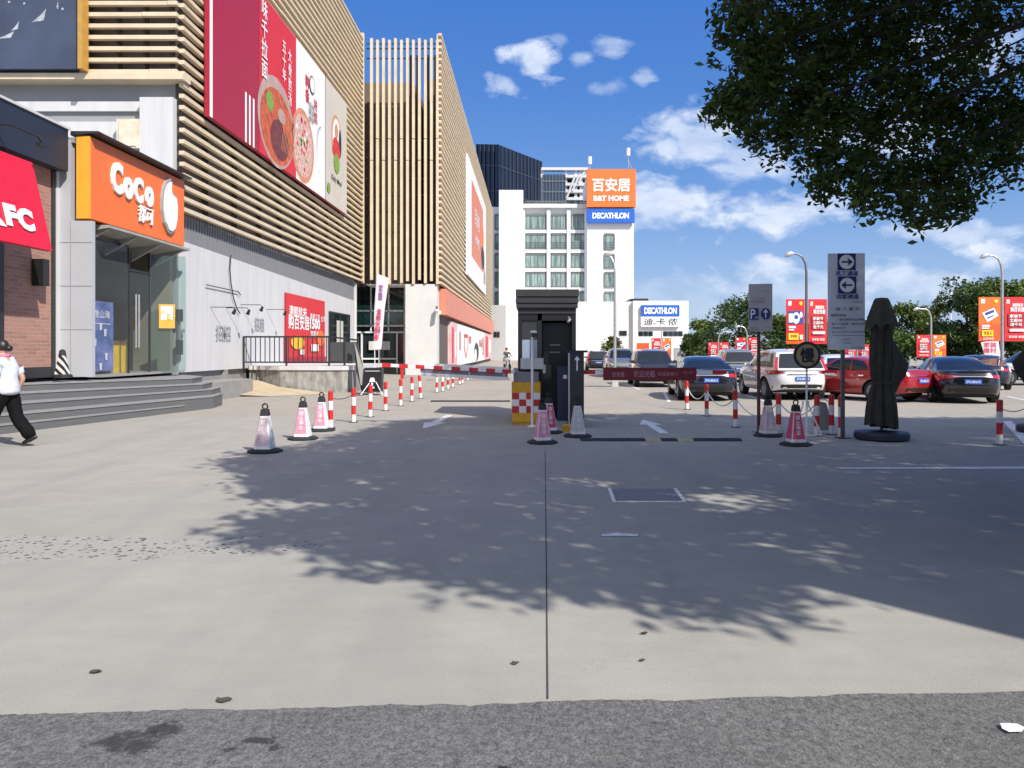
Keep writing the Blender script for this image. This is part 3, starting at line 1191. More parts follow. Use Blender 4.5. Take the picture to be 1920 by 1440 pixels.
M_crim = mat('poster crimson', (.36, .012, .035), .5, var=.06)
M_broth = mat('poster broth', (.52, .10, .03), .5, var=.45, scale=3)
M_meat = mat('poster meat', (.16, .035, .03), .5, var=.5, scale=4)
M_leafg = mat('poster green', (.20, .33, .05), .5, var=.4, scale=9)
M_bowl = mat('poster bowl', (.45, .30, .26), .5, var=.2, scale=1.5)
M_beige = mat('poster beige', (.56, .52, .45), .5, var=.06, scale=.6)
M_pizza = mat('poster topping', (.55, .16, .12), .5, var=.2, scale=7, rgb2=(.8, .66, .58))
M_crust = mat('poster crust', (.62, .25, .13), .5, var=.2, scale=4)
PM = [M_crim, M_signwhite, M_signred, M_bowl, M_broth, M_meat, M_leafg, M_beige, M_pizza, M_crust, M_ink, M_orange, M_yellow]


def d_plain(P, W, H):
    # the portrait on this advert is left out: crimson field with its pale edge and three stripes
    P.rect(-W / 2, -W / 2 + .22, -H / 2, H / 2, 1)
    for i in range(3):
        x = W / 2 - 1.35 + i * .36
        P.poly([(x, -H / 2), (x + .17, -H / 2), (x + .17, -H / 2 + 1.75), (x, -H / 2 + 1.75)], 1)


def d_ramen(P, W, H):
    P.rect(-W / 2 + .04, W / 2, -H / 2, H / 2, 2)
    P.ell(-.2, -1.35, 2.15, 1.75, 3)
    P.ell(-.15, -1.5, 1.95, 1.45, 4)
    P.ell(.1, -1.95, 1.1, .78, 5)
    P.ell(-1.05, -.75, .42, .38, 6)
    P.ell(.9, -1.2, .55, .35, 4)
    P.ell(.3, -.95, .5, .28, 3)
    for i in range(9):
        x = .2 + i * .17
        P.poly([(x, -2.3), (x + .05, -2.3), (x + .5, -.7), (x + .46, -.7)], 9, layer=False)
    P.k += 1
    P.text('味\n千\n拉\n面', -W / 2 + .5, 1.35, w=.62, h=2.9, m=1, bold=.03)
    P.text('五\n十\n年', .55, 1.35, w=.42, h=1.6, m=1, bold=.03)
    P.text('大\n骨\n熬\n汤', 1.25, .95, w=.42, h=2.3, m=1, bold=.02)


def d_pizza(P, W, H):
    P.rect(-W / 2, W / 2, -H / 2, H / 2, 1)
    P.ell(-W / 2 + 1.0, -1.35, 1.65, 1.6, 9)
    P.ell(-W / 2 + 1.0, -1.35, 1.4, 1.36, 8)
    r = random.Random(4)
    for i in range(22):
        a, d = r.uniform(0, 6.28), r.uniform(.1, 1.2)
        P.ell(-W / 2 + 1.0 + d * math.cos(a), -1.35 + d * math.sin(a), .13, .1, r.choice((1, 5, 2, 6)), 8, layer=False)
    P.k += 1
    P.rect(W / 2 + .0, W / 2 - .04, -H / 2, H / 2, 10)
    P.text('韩\n香', -.7, 1.35, w=.55, h=1.2, m=2, bold=.04)
    P.text('味\n馆', .6, .75, w=.5, h=1.1, m=2, bold=.03)
    P.ell(.0, 1.75, .42, .4, 10)
    P.ell(.0, 1.75, .36, .34, 1)
    P.text('百味\n烤肉\n披萨', -.1, .45, w=.9, h=.9, m=10)
    for i in range(14):
        a0, a1 = i * .25, (i + 1) * .25
        P.poly([(1.35 + .6 * math.cos(a0 + 1), -.9 + 1.1 * math.sin(a0 + 1)), (1.38 + .6 * math.cos(a1 + 1), -.9 + 1.1 * math.sin(a1 + 1)), (1.35 + .6 * math.cos(a1 + 1), -.86 + 1.1 * math.sin(a1 + 1)), (1.32 + .6 * math.cos(a0 + 1), -.86 + 1.1 * math.sin(a0 + 1))], 10, layer=False)
    P.k += 1


def d_salad(P, W, H):
    P.rect(-W / 2, W / 2, -H / 2, H / 2, 7)
    P.ell(-.1, .55, .95, 1.15, 9)
    P.ell(-.05, .55, .78, .98, 1)
    P.ell(.65, .45, .28, .75, 10)
    P.ell(-.15, .2, .6, .35, 2)
    P.ell(-.1, -.15, .8, .35, 2)
    P.ell(-.1, .9, .3, .35, 9)
    P.ell(-.05, -.75, .55, .5, 6)
    P.text('Daily Meal', -.1, -1.65, w=2.0, h=.34, m=10, bold=.01, shear=.3)
    P.ell(-W / 2 + .5, -2.3, .3, .25, 6)


XP = -10.06
board('billboard', 'plain crimson advert panel with three white stripes at its foot on the louvres', 'billboard', 393, 485, 8.8, 14.75, XP, PM, d_plain, 'adverts on the mall louvres')
board('billboard', 'red noodle advert with a big bowl and white upright characters', 'billboard', 485.5, 554.5, 8.8, 14.75, XP, PM, d_ramen, 'adverts on the mall louvres')
board('billboard', 'white pizza advert between noodle bowl advert and beige advert', 'billboard', 555, 609.5, 8.8, 14.75, XP, PM, d_pizza, 'adverts on the mall louvres')
board('billboard', 'beige food advert at the far end of the louvre adverts', 'billboard', 610, 650, 8.8, 14.75, XP, PM, d_salad, 'adverts on the mall louvres')


def d_far(P, W, H):
    P.rect(-W / 2, W / 2, -H / 2, H / 2, 1)
    P.rect(-W / 2 + 4.0, W / 2 - 5.0, -H / 2 + 2.0, H / 2 - 1.2, 13)
    P.ell(W / 2 - 7.0, .8, 3.2, 1.6, 11)
    P.ell(W / 2 - 5.4, -1.4, 2.6, 1.2, 10)
    P.text('百安居', -1.5, 1.2, w=6, h=1.5, m=1, bold=.03)
    P.text('HOME', -1.5, -.8, w=5, h=.9, m=1, bold=.03)
    for i in range(6):
        P.rect(W / 2 - 4.2 + i * .5, W / 2 - 3.95 + i * .5, -H / 2 + 1.0, -H / 2 + 3.2 - .2 * i, 10, layer=False)
    P.k += 1


board('billboard', 'tall white advert with coral panel on the far louvred block', 'billboard', 877, 911, 7.7, 17.6, -5.38, PM + [mat('poster coral', (.66, .20, .11), .5)], d_far, edge=1)

# dark advert at the upper left
t = thing('billboard', 'large dark slate advert in an ochre frame at upper left', 'billboard', (-18, 22.3, 9.65))
b = MB()
b.box(-30, gx(151, 22.2), 22.2, 22.34, 9.66, 20)
m_slate = mat('slate advert print', (.045, .06, .10), .45, var=.25, scale=.5)
b.build('board', m_slate, t)
P = Panel((-16, 22.2, 12), (1, 0, 0))
r = random.Random(12)
for i in range(210):
    x, y = r.uniform(-1, 2.5), min(r.gauss(.0, .25) + .15, .8) - .15
    w, h = r.uniform(.02, .07), r.uniform(.02, .12)
    P.poly([(x, y), (x + w, y + h * .3), (x + w * .6, y + h), (x - w * .3, y + h * .6)], 0, layer=False)
for (x, y, w, h) in ((.4, -1.5, .5, .25), (1.5, -1.0, .35, .4), (.9, -1.25, .2, .3)):
    P.poly([(x, y), (x + w, y + .06), (x + w * 1.2, y + h), (x + w * .7, y + h * .5)], 0, layer=False)
P.build('print', mat('slate advert marks', (.36, .38, .42), .5, var=.4, scale=5), t)
b = MB()
b.box(gx(151, 22.2), gx(160, 22.2), 22.05, 22.36, 9.62, 20)
b.build('frame', mat('ochre frame', (.46, .25, .05), .5), t)

# meter cabinet on the end wall
t = thing('wall_cabinet', 'beige metal cabinet mounted on the grey end wall above the orange sign', 'cabinet', (gx(240, 22.7), 22.7, zz(279, 22.6)))
b = MB()
b.box(gx(219, 22.5), gx(262, 22.5), 22.48, 22.78, zz(278, 22.5), zz(223, 22.5))
b.build('cabinet_body', mat('rusty cream paint', (.62, .54, .42), .6, var=.2, scale=3), t)
b = MB()
b.box(gx(223, 22.45), gx(255, 22.45), 22.45, 22.48, zz(274, 22.5), zz(227, 22.5))
b.build('cabinet_door', mat('rusty cream door', (.66, .58, .45), .6, var=.16, scale=4), t)


# ------------------------------------------------------------------ things on the white wall
def d_sale(P, W, H):
    P.rect(-W / 2, W / 2, -H / 2, H / 2, 2)
    P.text('满额就来', -W * .22, H * .26, w=W * .42, h=.42, m=1, bold=.05)
    P.text('购百安居', -W * .2, H * .10, w=W * .5, h=.62, m=1, bold=.06)
    P.text('最高立减', W * .2, H * .22, w=W * .26, h=.28, m=1, bold=.03)
    P.text('1500', W * .2, H * .1, w=W * .28, h=.5, m=1, bold=.05)
    P.text('加抵券', W * .2, -H * .06, w=W * .26, h=.34, m=1, bold=.05)
    P.text('全场', W * .42, H * .2, w=W * .14, h=.3, m=1)
    P.ell(-W * .25, -H * .2, W * .16, H * .1, 12)
    P.ell(W * .35, -H * .12, W * .1, H * .13, 11)
    P.rect(-W * .2, -W * .1, -H * .38, -H * .3, 1)
    P.rect(W * .08, W * .28, -H * .33, -H * .22, 1)
    P.rect(-W / 2, W / 2, -H / 2, -H * .42, 0)


board('sale_banner', 'large red sale banner on the white wall behind the black railing', 'banner', 536, 609, .95, 3.95, -10.45, PM, d_sale, thick=.05)

for (px, py, wpx, lab) in ((412, 625, 14, 'grey painted wall character nearest the shop door'), (426, 626, 13, 'grey painted wall character right of the one nearest the shop'), (487, 609, 18, 'pair of grey painted wall characters just above the railing')):
    D = 10.5 * 1440 / (1000 - px)
    P = Panel((-10.505, D, zz(py, D)), (0, 1, 0))
    wr = wpx * D * D / (1440 * 10.5)
    P.text('招租' if wpx > 15 else '招', 0, 0, w=wr, h=.52, m=0, bold=.03)
    tag(P.build('wall_lettering', M_grey), lab, 'lettering', 'grey characters painted on the white wall')

M_lamp = mat('lamp black', (.015, .015, .015), .4)
for px, py, lab in ((413, 583, 'small black spotlight on white wall nearest the shop'), (441, 584, 'small black spotlight on white wall beside the hanging cable'),
                    (467, 578, 'small black spotlight above the wall characters'), (513, 586, 'small black spotlight just left of red sale banner')):
    D = 10.4 * 1440 / (1000 - px)
    t = thing('wall_spotlight', lab, 'spotlight', (-10.51, D, zz(py, D)), 'spotlights on the white wall')
    z = zz(py, D)
    b = MB()
    b.tube([(-10.51, D - .5, z + .1), (-9.95, D - .1, z + .12), (-9.9, D, z + .02)], .012, 6)
    b.build('arm', M_lamp, t)
    b = MB()
    b.tube([(-9.9, D, z + .06), (-9.98, D + .02, z - .1)], .05, 8, radii=[.04, .07])
    b.build('lamp_head', M_lamp, t)
b = MB()
D = lambda px: 10.45 * 1440 / (1000 - px)
pts = [(433, 478), (431, 505), (433, 530), (438, 560), (444, 578), (450, 588)]
b.tube([(-10.45, D(p), zz(q, D(p))) for p, q in pts], .02, 6)
tag(b.build('wall_cable', M_lamp), 'black cable hanging down the white wall', 'cable')
b = MB()
pts = [(387, 534), (415, 540), (447, 547), (451, 553)]
b.tube([(-10.45, D(p), zz(q, D(p))) for p, q in pts], .018, 6)
tag(b.build('wall_pipe', M_lamp), 'thin black pipe running across the white wall', 'pipe')
t = thing('panel_handle', 'long black upright pull handles on the white panel beside the shop', 'handle', (-10.5, D(337), zz(630, D(337))))
for a, c in ((580, 603), (637, 665)):
    b = MB()
    for px in (335, 340):
        b.box(-10.52, -10.42, D(px) - .05, D(px) + .05, zz(c, D(px)), zz(a, D(px)))
    b.build('pull_bar', M_lamp, t)
b = MB()
b.box(-10.52, -10.45, D(338), D(338) + .05, zz(640, D(338)), zz(600, D(338)))
b.box(-10.52, -10.40, D(339), D(339) + .16, zz(624, D(339)), zz(617, D(339)))
b.build('lock_bar', M_steel, t)

# shopfront posters on the far block
M_pwhite = mat('window print pink', (.74, .60, .60), .5, var=.1, scale=.9, rgb2=(.74, .30, .32))
for i, (y0, y1, mm, lab) in enumerate(((52.4, 56.5, M_pwhite, 'pink window print nearest the entrance pillar'), (57, 70, M_signwhite, 'wide white window print with red shield under coral fascia'),
                                       (70.4, 88, M_signwhite, 'white window print with round dark figure under coral fascia'), (88.5, 104, M_pwhite, 'farthest pink window print under coral fascia'))):
    t = thing('window_poster', lab, 'poster', (-5.5, (y0 + y1) / 2, .35), 'window prints under the coral fascia')
    b = MB()
    b.box(-5.84, -5.6, y0, y1, .35, 3.45)
    b.build('board', mm, t)
    P = Panel((-5.6, (y0 + y1) / 2, 1.9), (0, 1, 0), gap=.006)
    W = y1 - y0
    if i == 1:
        P.poly([(-1.5, .9), (2.2, .9), (2.2, -.2), (.4, -1.2), (-1.5, -.3)], 2)
        P.poly([(-1.0, .6), (1.7, .6), (1.7, -.1), (.4, -.85), (-1.0, -.2)], 1)
        P.rect(-5.5, -4.2, -.4, 1.0, 3)
        P.text('热卖', 4.2, .5, w=2.6, h=.7, m=2, bold=.04)
    elif i == 2:
        P.ell(-3.5, -.6, 3.0, .9, 10)
        P.ell(-4.8, -.9, 1.6, .6, 1)
        P.text('新品', 2.5, .3, w=4.6, h=.8, m=2, bold=.04)
        P.rect(5.5, 7.5, -1, 1, 3)
    else:
        P.rect(-W * .4, -W * .1, -1.3, 1.2, 2)
        P.rect(W * .05, W * .3, -.9, .9, 1)
    P.build('print', PM, t)

# camera on the pillar corner
t = thing('wall_camera', 'small white security camera on the corner right of the white pillar', 'camera', (gx(820, 46.4), 46.4, zz(588, 46.4)))
x_, z_ = gx(820, 46.4), zz(584, 46.4)
b = MB()
b.tube([(-5.9, 46.7, z_ + .3), (x_, 46.3, z_ + .3), (x_, 46.2, z_ + .1)], .04, 6)
b.build('arm', M_dark, t)
b = MB()
b.tube([(x_ - .1, 46.35, z_ + .05), (x_ + .2, 45.9, z_ - .08)], .12, 10)
b.build('camera_body', M_white, t)
# ------------------------------------------------------------------ drinks shop with orange sign, restaurant, steps
M_tile = mat('pale wall panel', (.42, .435, .47), .4, var=.05, scale=1)
M_shade = mat('canopy steel', (.34, .33, .30), .5, var=.12, scale=4)
shop = thing('drinks_shop', 'small glass fronted drinks shop with pale panelled piers', 'shop', (-11.5, 20, .92))
b = MB()
b.box(-10.86, -10.12, 17.62, 17.74, .92, 4.5)
b.box(-10.86, -10.62, 17.62, 18.36, 4.5, 6.35)
b.build('pier', M_tile, shop)
b = MB()
for z in (2.0, 3.0, 4.0):
    b.box(-10.86, -10.115, 17.612, 17.62, z, z + .015, 0)
b.box(-10.62, -10.605, 17.610, 17.62, .92, 4.5)
b.build('panel_joint', M_grey, shop)
b = MB()
b.box(-10.98, -10.86, 17.5, 17.62, .92, 6.0)
b.build('corner_trim', M_lwhite, shop)
b = MB()
b.box(-13.2, -13.0, 17.8, 22.6, .9, 4.5)
b.box(-13.2, -10.5, 17.74, 17.8, .9, 4.5)
b.box(-15.5, -10.7, 22.6, 22.8, .9, 4.5)
b.build('back_wall', mat('shop wall', (.24, .20, .15), .7, var=.1, scale=1), shop)
b = MB()
b.box(-15.5, -10.55, 18.36, 22.6, 4.42, 4.5)
b.box(-15.5, -10.55, 17.64, 22.6, 6.3, 6.42)
b.build('roof', M_gwall, shop)
b = MB()
b.box(-15.5, -10.3, 18.36, 22.7, .88, .93)
b.build('shop_floor', mat('shop tiles', (.30, .29, .28), .4, var=.1), shop)
M_pane = glass('shop glass', (.93, .97, .98), .86)
b = MB()
b.add([(-10.55, 18.3, .95), (-10.55, 20.0, .95), (-10.55, 20.0, 4.2), (-10.55, 18.3, 4.2)], [(0, 1, 2, 3)])
b.build('window', M_pane, shop)
b = MB()
b.add([(-10.55, 20.03, .95), (-10.55, 21.1, .95), (-10.55, 21.1, 3.6), (-10.55, 20.03, 3.6)], [(0, 1, 2, 3)])
d_ = b.build('door', M_pane, shop)
b = MB()
b.tube([(-10.45, 20.2, 1.6), (-10.45, 20.2, 3.0)], .025, 8)
b.tube([(-10.45, 20.35, 1.6), (-10.45, 20.35, 3.0)], .025, 8)
b.build('handle', M_steel, d_)
b = MB()
b.add([(-10.55, 21.14, .95), (-9.75, 21.55, .95), (-9.75, 21.55, 4.15), (-10.55, 21.14, 4.15)], [(0, 1, 2, 3)])
b.build('side_glass', glass('side glass', (.70, .86, .86), .72), shop)
b = MB()
b.box(-10.6, -10.55, 21.13, 21.2, .93, 4.2)
b.box(-10.58, -10.53, 20.0, 20.03, .93, 4.2)
b.box(-10.58, -10.53, 18.38, 20.0, 4.2, 4.26)
b.box(-10.58, -10.53, 20.03, 21.14, 3.6, 3.66)
b.build('glazing_frame', M_dark, shop)
b = MB()
b.prism([(-10.95, 18.2, 4.28), (-10.06, 18.2, 4.44), (-10.06, 18.2, 4.5), (-10.95, 18.2, 4.5)], (0, 4.3, 0))
for y in (18.3, 19.6, 20.9, 22.2):
    b.prism([(-10.95, y, 3.95), (-10.12, y, 4.42), (-10.95, y, 4.42)], (0, .09, 0))
b.build('canopy', M_shade, shop)

# orange sign
sg = thing('shop_sign', 'orange shop sign with white rounded letters and a white droplet', 'sign', (-10.4, 20, 4.55))
b = MB()
b.box(-10.5, -10.2, 17.7, 22.43, 4.56, 6.46)
b.build('sign_box', M_orange, sg)
b = MB()
b.box(-10.51, -10.2, 17.66, 17.70, 4.56, 6.46)
b.build('end_panel', mat('amber end panel', (.80, .36, .035), .45, var=.05), sg)
b = MB()
b.prism([(-10.62, 17.62, 6.46), (-9.98, 17.62, 6.52), (-9.98, 17.62, 6.56), (-10.62, 17.62, 6.56)], (0, 4.85, 0))
b.build('hood', M_dark, sg)
P = Panel((-10.2, 20.05, 5.5), (0, 1, 0))
for ch, px, py, w, h in (('C', 217, 335, .50, .78), ('o', 238, 353, .42, .56), ('C', 257, 358, .44, .66), ('o', 277, 369, .42, .54)):
    D = 10.2 * 1440 / (1000 - px)
    P.text(ch, D - 20.05, zz(py, D) - 5.5 + (.02 if ch == 'C' else 0), w=w, h=h, bold=.05, m=0, raise_=.05)
D = 10.2 * 1440 / (1000 - 271)
P.text('都可', D - 20.05, zz(403, D) - 5.5, w=.78, h=.44, bold=.035, m=0, raise_=.04)
P.build('lettering', M_signwhite, sg)


def droplet(k, h):
    pts = []
    for i in range(40):
        a = math.pi * 2 * i / 40
        pts.append((.40 * math.cos(a) * k, .56 * math.sin(a) * k - .12))
    out = []
    for (x, y) in pts:
        if y > .05:
            f = (y - .05) / .5
            x2 = x * (1 - f * .55) - .05 * f
            y2 = y + (.32 * f if x > -.05 else .1 * f)
            out.append((x2, y2))
        else:
            out.append((x, y))
    return out


D = 10.2 * 1440 / (1000 - 315)
Q = Panel((-10.2, D, zz(390, D)), (0, 1, 0))
pts = [(-.02, .78), (.05, .80), (.02, .56), (.10, .42), (.36, .36), (.42, .1), (.40, -.25), (.28, -.55), (.08, -.68), (-.12, -.66), (-.32, -.45), (-.42, -.12), (-.42, .2), (-.34, .48), (-.2, .68)]
m_ = MB()
m_.prism([Q.P(x * 1.08, y * 1.05, .0) for x, y in pts], (.07, 0, 0))
m_.build('droplet_edge', M_grey, sg)
m_ = MB()
m_.prism([Q.P(x * .92, y * .93 - .01, .07) for x, y in pts], (.03, 0, 0))
m_.build('droplet', M_signwhite, sg)

# promo board, counter and poster at the shop front
t = thing('promo_board', 'tall blue promotion board standing behind the shop glass', 'display board', (-10.75, 19.1, .93))
b = MB()
b.box(-10.86, -10.8, 18.45, 19.75, 1.0, 2.75)
b.build('board', mat('promo blue print', (.03, .16, .52), .5, var=.5, scale=1.5, rgb2=(.30, .32, .66)), t)
P = Panel((-10.8, 19.1, 1.87), (0, 1, 0))
P.text('今夜山海', 0, .56, w=.95, h=.2, m=0, bold=.03)
P.rect(-.5, .5, .31, .33, 0)
for x, y in ((-.2, -.15), (.25, .1), (.05, .25), (.3, -.5), (-.25, -.55), (.05, -.75)):
    P.poly([(x - .06, y + .09), (x + .06, y + .09), (x + .045, y - .09), (x - .045, y - .09)], 0, layer=False)
P.build('print', M_signwhite, t)
for y in (18.5, 19.64):
    b = MB()
    b.box(-10.88, -10.78, y, y + .06, .93, 1.0)
    b.build('foot', M_steel, t)
t = thing('shop_counter', 'bright yellow counter just inside the shop door', 'counter', (-11.4, 20.4, .93))
b = MB()
b.box(-11.9, -11.1, 20.0, 21.0, .93, 1.72)
b.build('counter_front', mat('counter yellow', (.80, .50, .03), .45), t)
b = MB()
b.box(-11.95, -11.05, 19.95, 21.05, 1.72, 1.78)
b.build('counter_top', mat('counter wood', (.20, .10, .05), .5), t)
t = thing('notice_poster', 'small orange and white notice stuck on the side glass of the shop', 'poster', (-10.1, 21.4, 2.2))
uu = Vector((.8, .41, 0)).normalized()
o = at(313, 593, 21.25)
b = MB()
P = Panel((o.x, o.y, o.z), uu)
P.rect(-.2, .2, -.33, .33, 0)
P.rect(-.15, .14, -.1, .28, 1)
P.text('E', .05, -.02, w=.1, h=.16, m=0, bold=.04)
P.text('品', -.08, .12, w=.12, h=.14, m=0)
P.build('sheet', [mat('notice orange', (.80, .36, .05), .5), M_signwhite], t)


# ---- restaurant at the left edge
def brick():
    m = bpy.data.materials.new('pink brown brick')
    m.use_nodes = True
    N, L = m.node_tree.nodes, m.node_tree.links
    p = N['Principled BSDF']
    p.inputs['Roughness'].default_value = .8
    tc = N.new('ShaderNodeTexCoord')
    mp = N.new('ShaderNodeMapping')
    mp.inputs['Rotation'].default_value = (R(90), 0, R(90))
    sp = N.new('ShaderNodeSeparateXYZ')
    cb = N.new('ShaderNodeCombineXYZ')
    L.new(tc.outputs['Object'], sp.inputs[0])
    L.new(sp.outputs['Y'], cb.inputs[0])
    L.new(sp.outputs['Z'], cb.inputs[1])
    br = N.new('ShaderNodeTexBrick')
    br.inputs['Scale'].default_value = 1
    br.inputs['Brick Width'].default_value = .30
    br.inputs['Row Height'].default_value = .085
    br.inputs['Mortar Size'].default_value = .008
    br.inputs['Color1'].default_value = (.38, .20, .15, 1)
    br.inputs['Color2'].default_value = (.29, .14, .11, 1)
    br.inputs['Mortar'].default_value = (.36, .26, .22, 1)
    br.inputs['Bias'].default_value = -.2
    L.new(cb.outputs[0], br.inputs['Vector'])
    L.new(br.outputs['Color'], p.inputs['Base Color'])
    bp = N.new('ShaderNodeBump')
    bp.inputs['Strength'].default_value = .4
    bp.inputs['Distance'].default_value = .01
    L.new(br.outputs['Fac'], bp.inputs['Height'])
    bp.invert = True
    L.new(bp.outputs[0], p.inputs['Normal'])
    return m


res = thing('restaurant', 'restaurant with pink brown brick front and dark navy fascia', 'building', (-12, 14, .92))
M_brick = brick()
b = MB()
b.box(-15, -10.9, 15.75, 17.36, .92, 5.6)
b.build('brick_wall', M_brick, res)
b = MB()
b.box(-15, -11.0, 8, 15.65, .92, 5.6)
b.build('window', M_glassd, res)
b = MB()
b.box(-11.1, -10.85, 15.6, 15.75, .92, 5.6)
b.box(-11.15, -10.87, 17.36, 17.48, .92, 5.58)
b.box(-10.92, -10.88, 15.75, 17.36, .92, 1.16)
for y in (10, 12, 14):
    b.box(-11.0, -10.95, y, y + .1, .92, 5.6)
b.build('window_frame', M_dark, res)
b = MB()
b.box(-15, -10.6, 6, 17.5, 5.6, 6.55)
b.build('fascia', mat('dark navy fascia', (.018, .024, .042), .5, var=.1, scale=.8), res)
b = MB()
b.box(-15, -10.56, 6, 17.54, 6.55, 6.60)
b.build('roof_trim', M_lwhite, res)
b = MB()
b.box(-15, -10.9, 17.5, 17.62, 5.3, 5.6)
b.build('bracket', M_grey, res)
# slanting red sign
sg = thing('awning_sign', 'slanting bright red sign with big white letters over the brick front', 'sign', (-10.2, 12, 3.58))
M_kred = mat('awning red', (.66, .012, .035), .42, var=.04)
b = MB()
b.prism([(-10.33, 6, 5.4), (-9.92, 6, 3.58), (-10.02, 6, 3.56), (-10.43, 6, 5.4)], (0, 9.84, 0))
b.build('sign_face', M_kred, sg)
b = MB()
for y in (6.4, 9, 12, 15.2):
    b.tube([(-10.38, y, 5.2), (-10.95, y, 5.2)], .03, 6)
    b.tube([(-10.05, y, 3.75), (-11.0, y, 3.75)], .03, 6)
b.build('bracket', M_dark, sg)
vv = Vector((-.41, 0, 1.82)).normalized()
P = Panel(Vector((-10.33, 14.0, 5.4)) - vv * 0, (0, 1, 0), vv)
for ch, px, py, w, h in (('K', -10, 399, .46, .47), ('F', 19, 404, .34, .44), ('C', 46, 412, .47, .46)):
    D_ = 10.04 * 1440 / (1000 - px)
    yv = -(5.4 - zz(py, D_)) / vv.z
    P.text(ch, D_ - 14.0, yv, w=w, h=h, m=0, bold=.06, raise_=.02)
P.build('lettering', M_signwhite, sg)
# wall lamp and sign lamp
D_ = 16.75
t = thing('wall_lamp', 'black box lamp fixed to the brick wall', 'lamp', (-10.7, D_, zz(536, D_)))
x_ = gx(76, D_)
b = MB()
b.box(x_ - .12, x_ + .12, D_ - .1, D_ + .12, zz(536, D_), zz(486, D_))
b.build('lamp_shade', M_lamp, t)
b = MB()
b.box(-10.95, x_, D_ - .05, D_ + .08, zz(515, D_), zz(505, D_))
b.build('bracket', M_lamp, t)
t = thing('sign_lamp', 'thin dark lamp arm reaching from the navy fascia over the red sign', 'lamp', (-10.6, 15, 5.9))
b = MB()
b.tube([(-10.6, 15.05, 5.95), (-10.3, 15.1, 5.98), (-10.0, 15.5, 5.85), (-9.98, 15.6, 5.75)], .022, 6)
b.build('arm', M_dark, t)
b = MB()
b.cbox(-10.0, 15.6, 5.7, .1, .2, .07)
b.build('lamp_head', M_dark, t)

# ---- steps
st = thing('entrance_steps', 'broad grey stone steps fanning out before the shops', 'steps', (-10, 17, 0))
M_step = mat('grey stone step', (.115, .116, .12), .6, var=.10, scale=5, stretch=(1, .35, 6))
M_nose = mat('step nosing', (.25, .25, .25), .6, var=.1, scale=8)
E_ = [((39, 712), (360, 708), .92), ((33, 731), (380, 719), .74), ((33, 751), (397, 729), .56), ((28, 772), (400, 742), .38), ((30, 791), (345, 759), .20)]
for (l, r_, z) in E_:
    D0, D1 = gd(l[1], z), gd(r_[1], z - .12 * (z / .92))
    p0, p1 = Vector((gx(l[0], D0), D0)), Vector((gx(r_[0], D1), D1))
    d = (p1 - p0)
    p00 = p0 - d * 1.2
    if p00.y > 10.5:
        p00 = p0 - d * 1.9
    q = [tuple(p00), tuple(p1), (p1.x - .25, p1.y + 1.2), (-10.62, 22.95), (-16, 22.95), (-16, p00.y)]
    b = MB()
    zr = z - .12 * (z / .92)
    zs = [z, zr, zr, zr, zr, z]
    tops = [(x, y, w - .03) for (x, y), w in zip(q, zs)]
    b.add([(x, y, 0) for x, y in q] + tops, [(0, 1, 2, 3, 4, 5), tuple(range(6, 12))] + [(i, (i + 1) % 6, 6 + (i + 1) % 6, 6 + i) for i in range(6)])
    s_ = b.build('step', M_step, st)
    b = MB()
    dn = d.normalized()
    nn = Vector((dn.y, -dn.x)) * .018
    q2 = [tuple(Vector(p00) + nn), tuple(p1 + nn), (p1.x - .25 + .018, p1.y + 1.2), (-10.62, 22.94), (-15.9, 22.94), (-15.9, p00.y)]
    b.add([(x, y, w - .03) for (x, y), w in zip(q2, zs)] + [(x, y, w) for (x, y), w in zip(q2, zs)], [(0, 1, 2, 3, 4, 5), tuple(range(6, 12))] + [(i, (i + 1) % 6, 6 + (i + 1) % 6, 6 + i) for i in range(6)])
    b.build('nosing', M_nose, s_)
# low grey block beyond the steps
b = MB()
b.box(-10.62, -9.6, 23.2, 26.3, 0, .55)
tag(b.build('low_wall', mat('grey low wall', (.26, .255, .245), .75, var=.12, scale=3)), 'low grey rendered block where the steps meet the white wall', 'low wall')

# ---- raised landing with railing
ld = thing('concrete_landing', 'raised stained concrete landing in front of the white wall', 'landing', (-8.5, 28, 0))
M_stain = mat('stained concrete', (.22, .21, .19), .85, var=.45, scale=2, stretch=(2, 2, .8), rgb2=(.40, .39, .365))
x0, x1 = gx(470, 27.6), gx(657, 27.6)
b = MB()
b.slab([(x0, 28.4), (x0 + 1.0, 27.75), (x0 + 2.4, 27.6), (x1 - .3, 27.6), (x1, 27.8), (x1 + .1, 33), (-10.5, 33), (-10.5, 28.4)], 0, .80)
b.build('landing_base', M_stain, ld)
b = MB()
b.slab([(x0 - .05, 28.3), (x0 + 1.0, 27.7), (x0 + 2.4, 27.55), (x1 - .28, 27.55), (x1 + .05, 27.77), (x1 + .15, 33), (-10.51, 33), (-10.51, 28.3)], .80, .95)
b.build('coping', M_lwhite, ld)
b = MB()
b.add([(-10.5, 28.2, .42), (-10.5, 25.0, .10), (-8.6, 25.2, .01), (-6.9, 26.6, .008), (-7.6, 27.5, .01), (x0 + 1, 27.7, .2), (x0, 28.3, .42)], [(0, 1, 2, 3, 4, 5, 6)])
b.build('ramp', mat('ochre ramp', (.50, .37, .20), .8, var=.15, scale=2, rgb2=(.46, .41, .33)), ld)
rl = thing('railing', 'black metal railing along the top of the concrete landing', 'railing', (-8.5, 27.8, .95))
zt = zz(631, 27.8)
xs = [gx(457, 27.8), gx(537, 27.8), gx(617, 27.8), gx(646, 27.8), gx(671, 27.8)]
for x in xs:
    b = MB()
    b.box(x - .03, x + .03, 27.77, 27.83, .82, zt)
    b.build('post', M_dark, rl)
b = MB()
b.box(xs[0], xs[2], 27.775, 27.825, zt - .04, zt + .02)
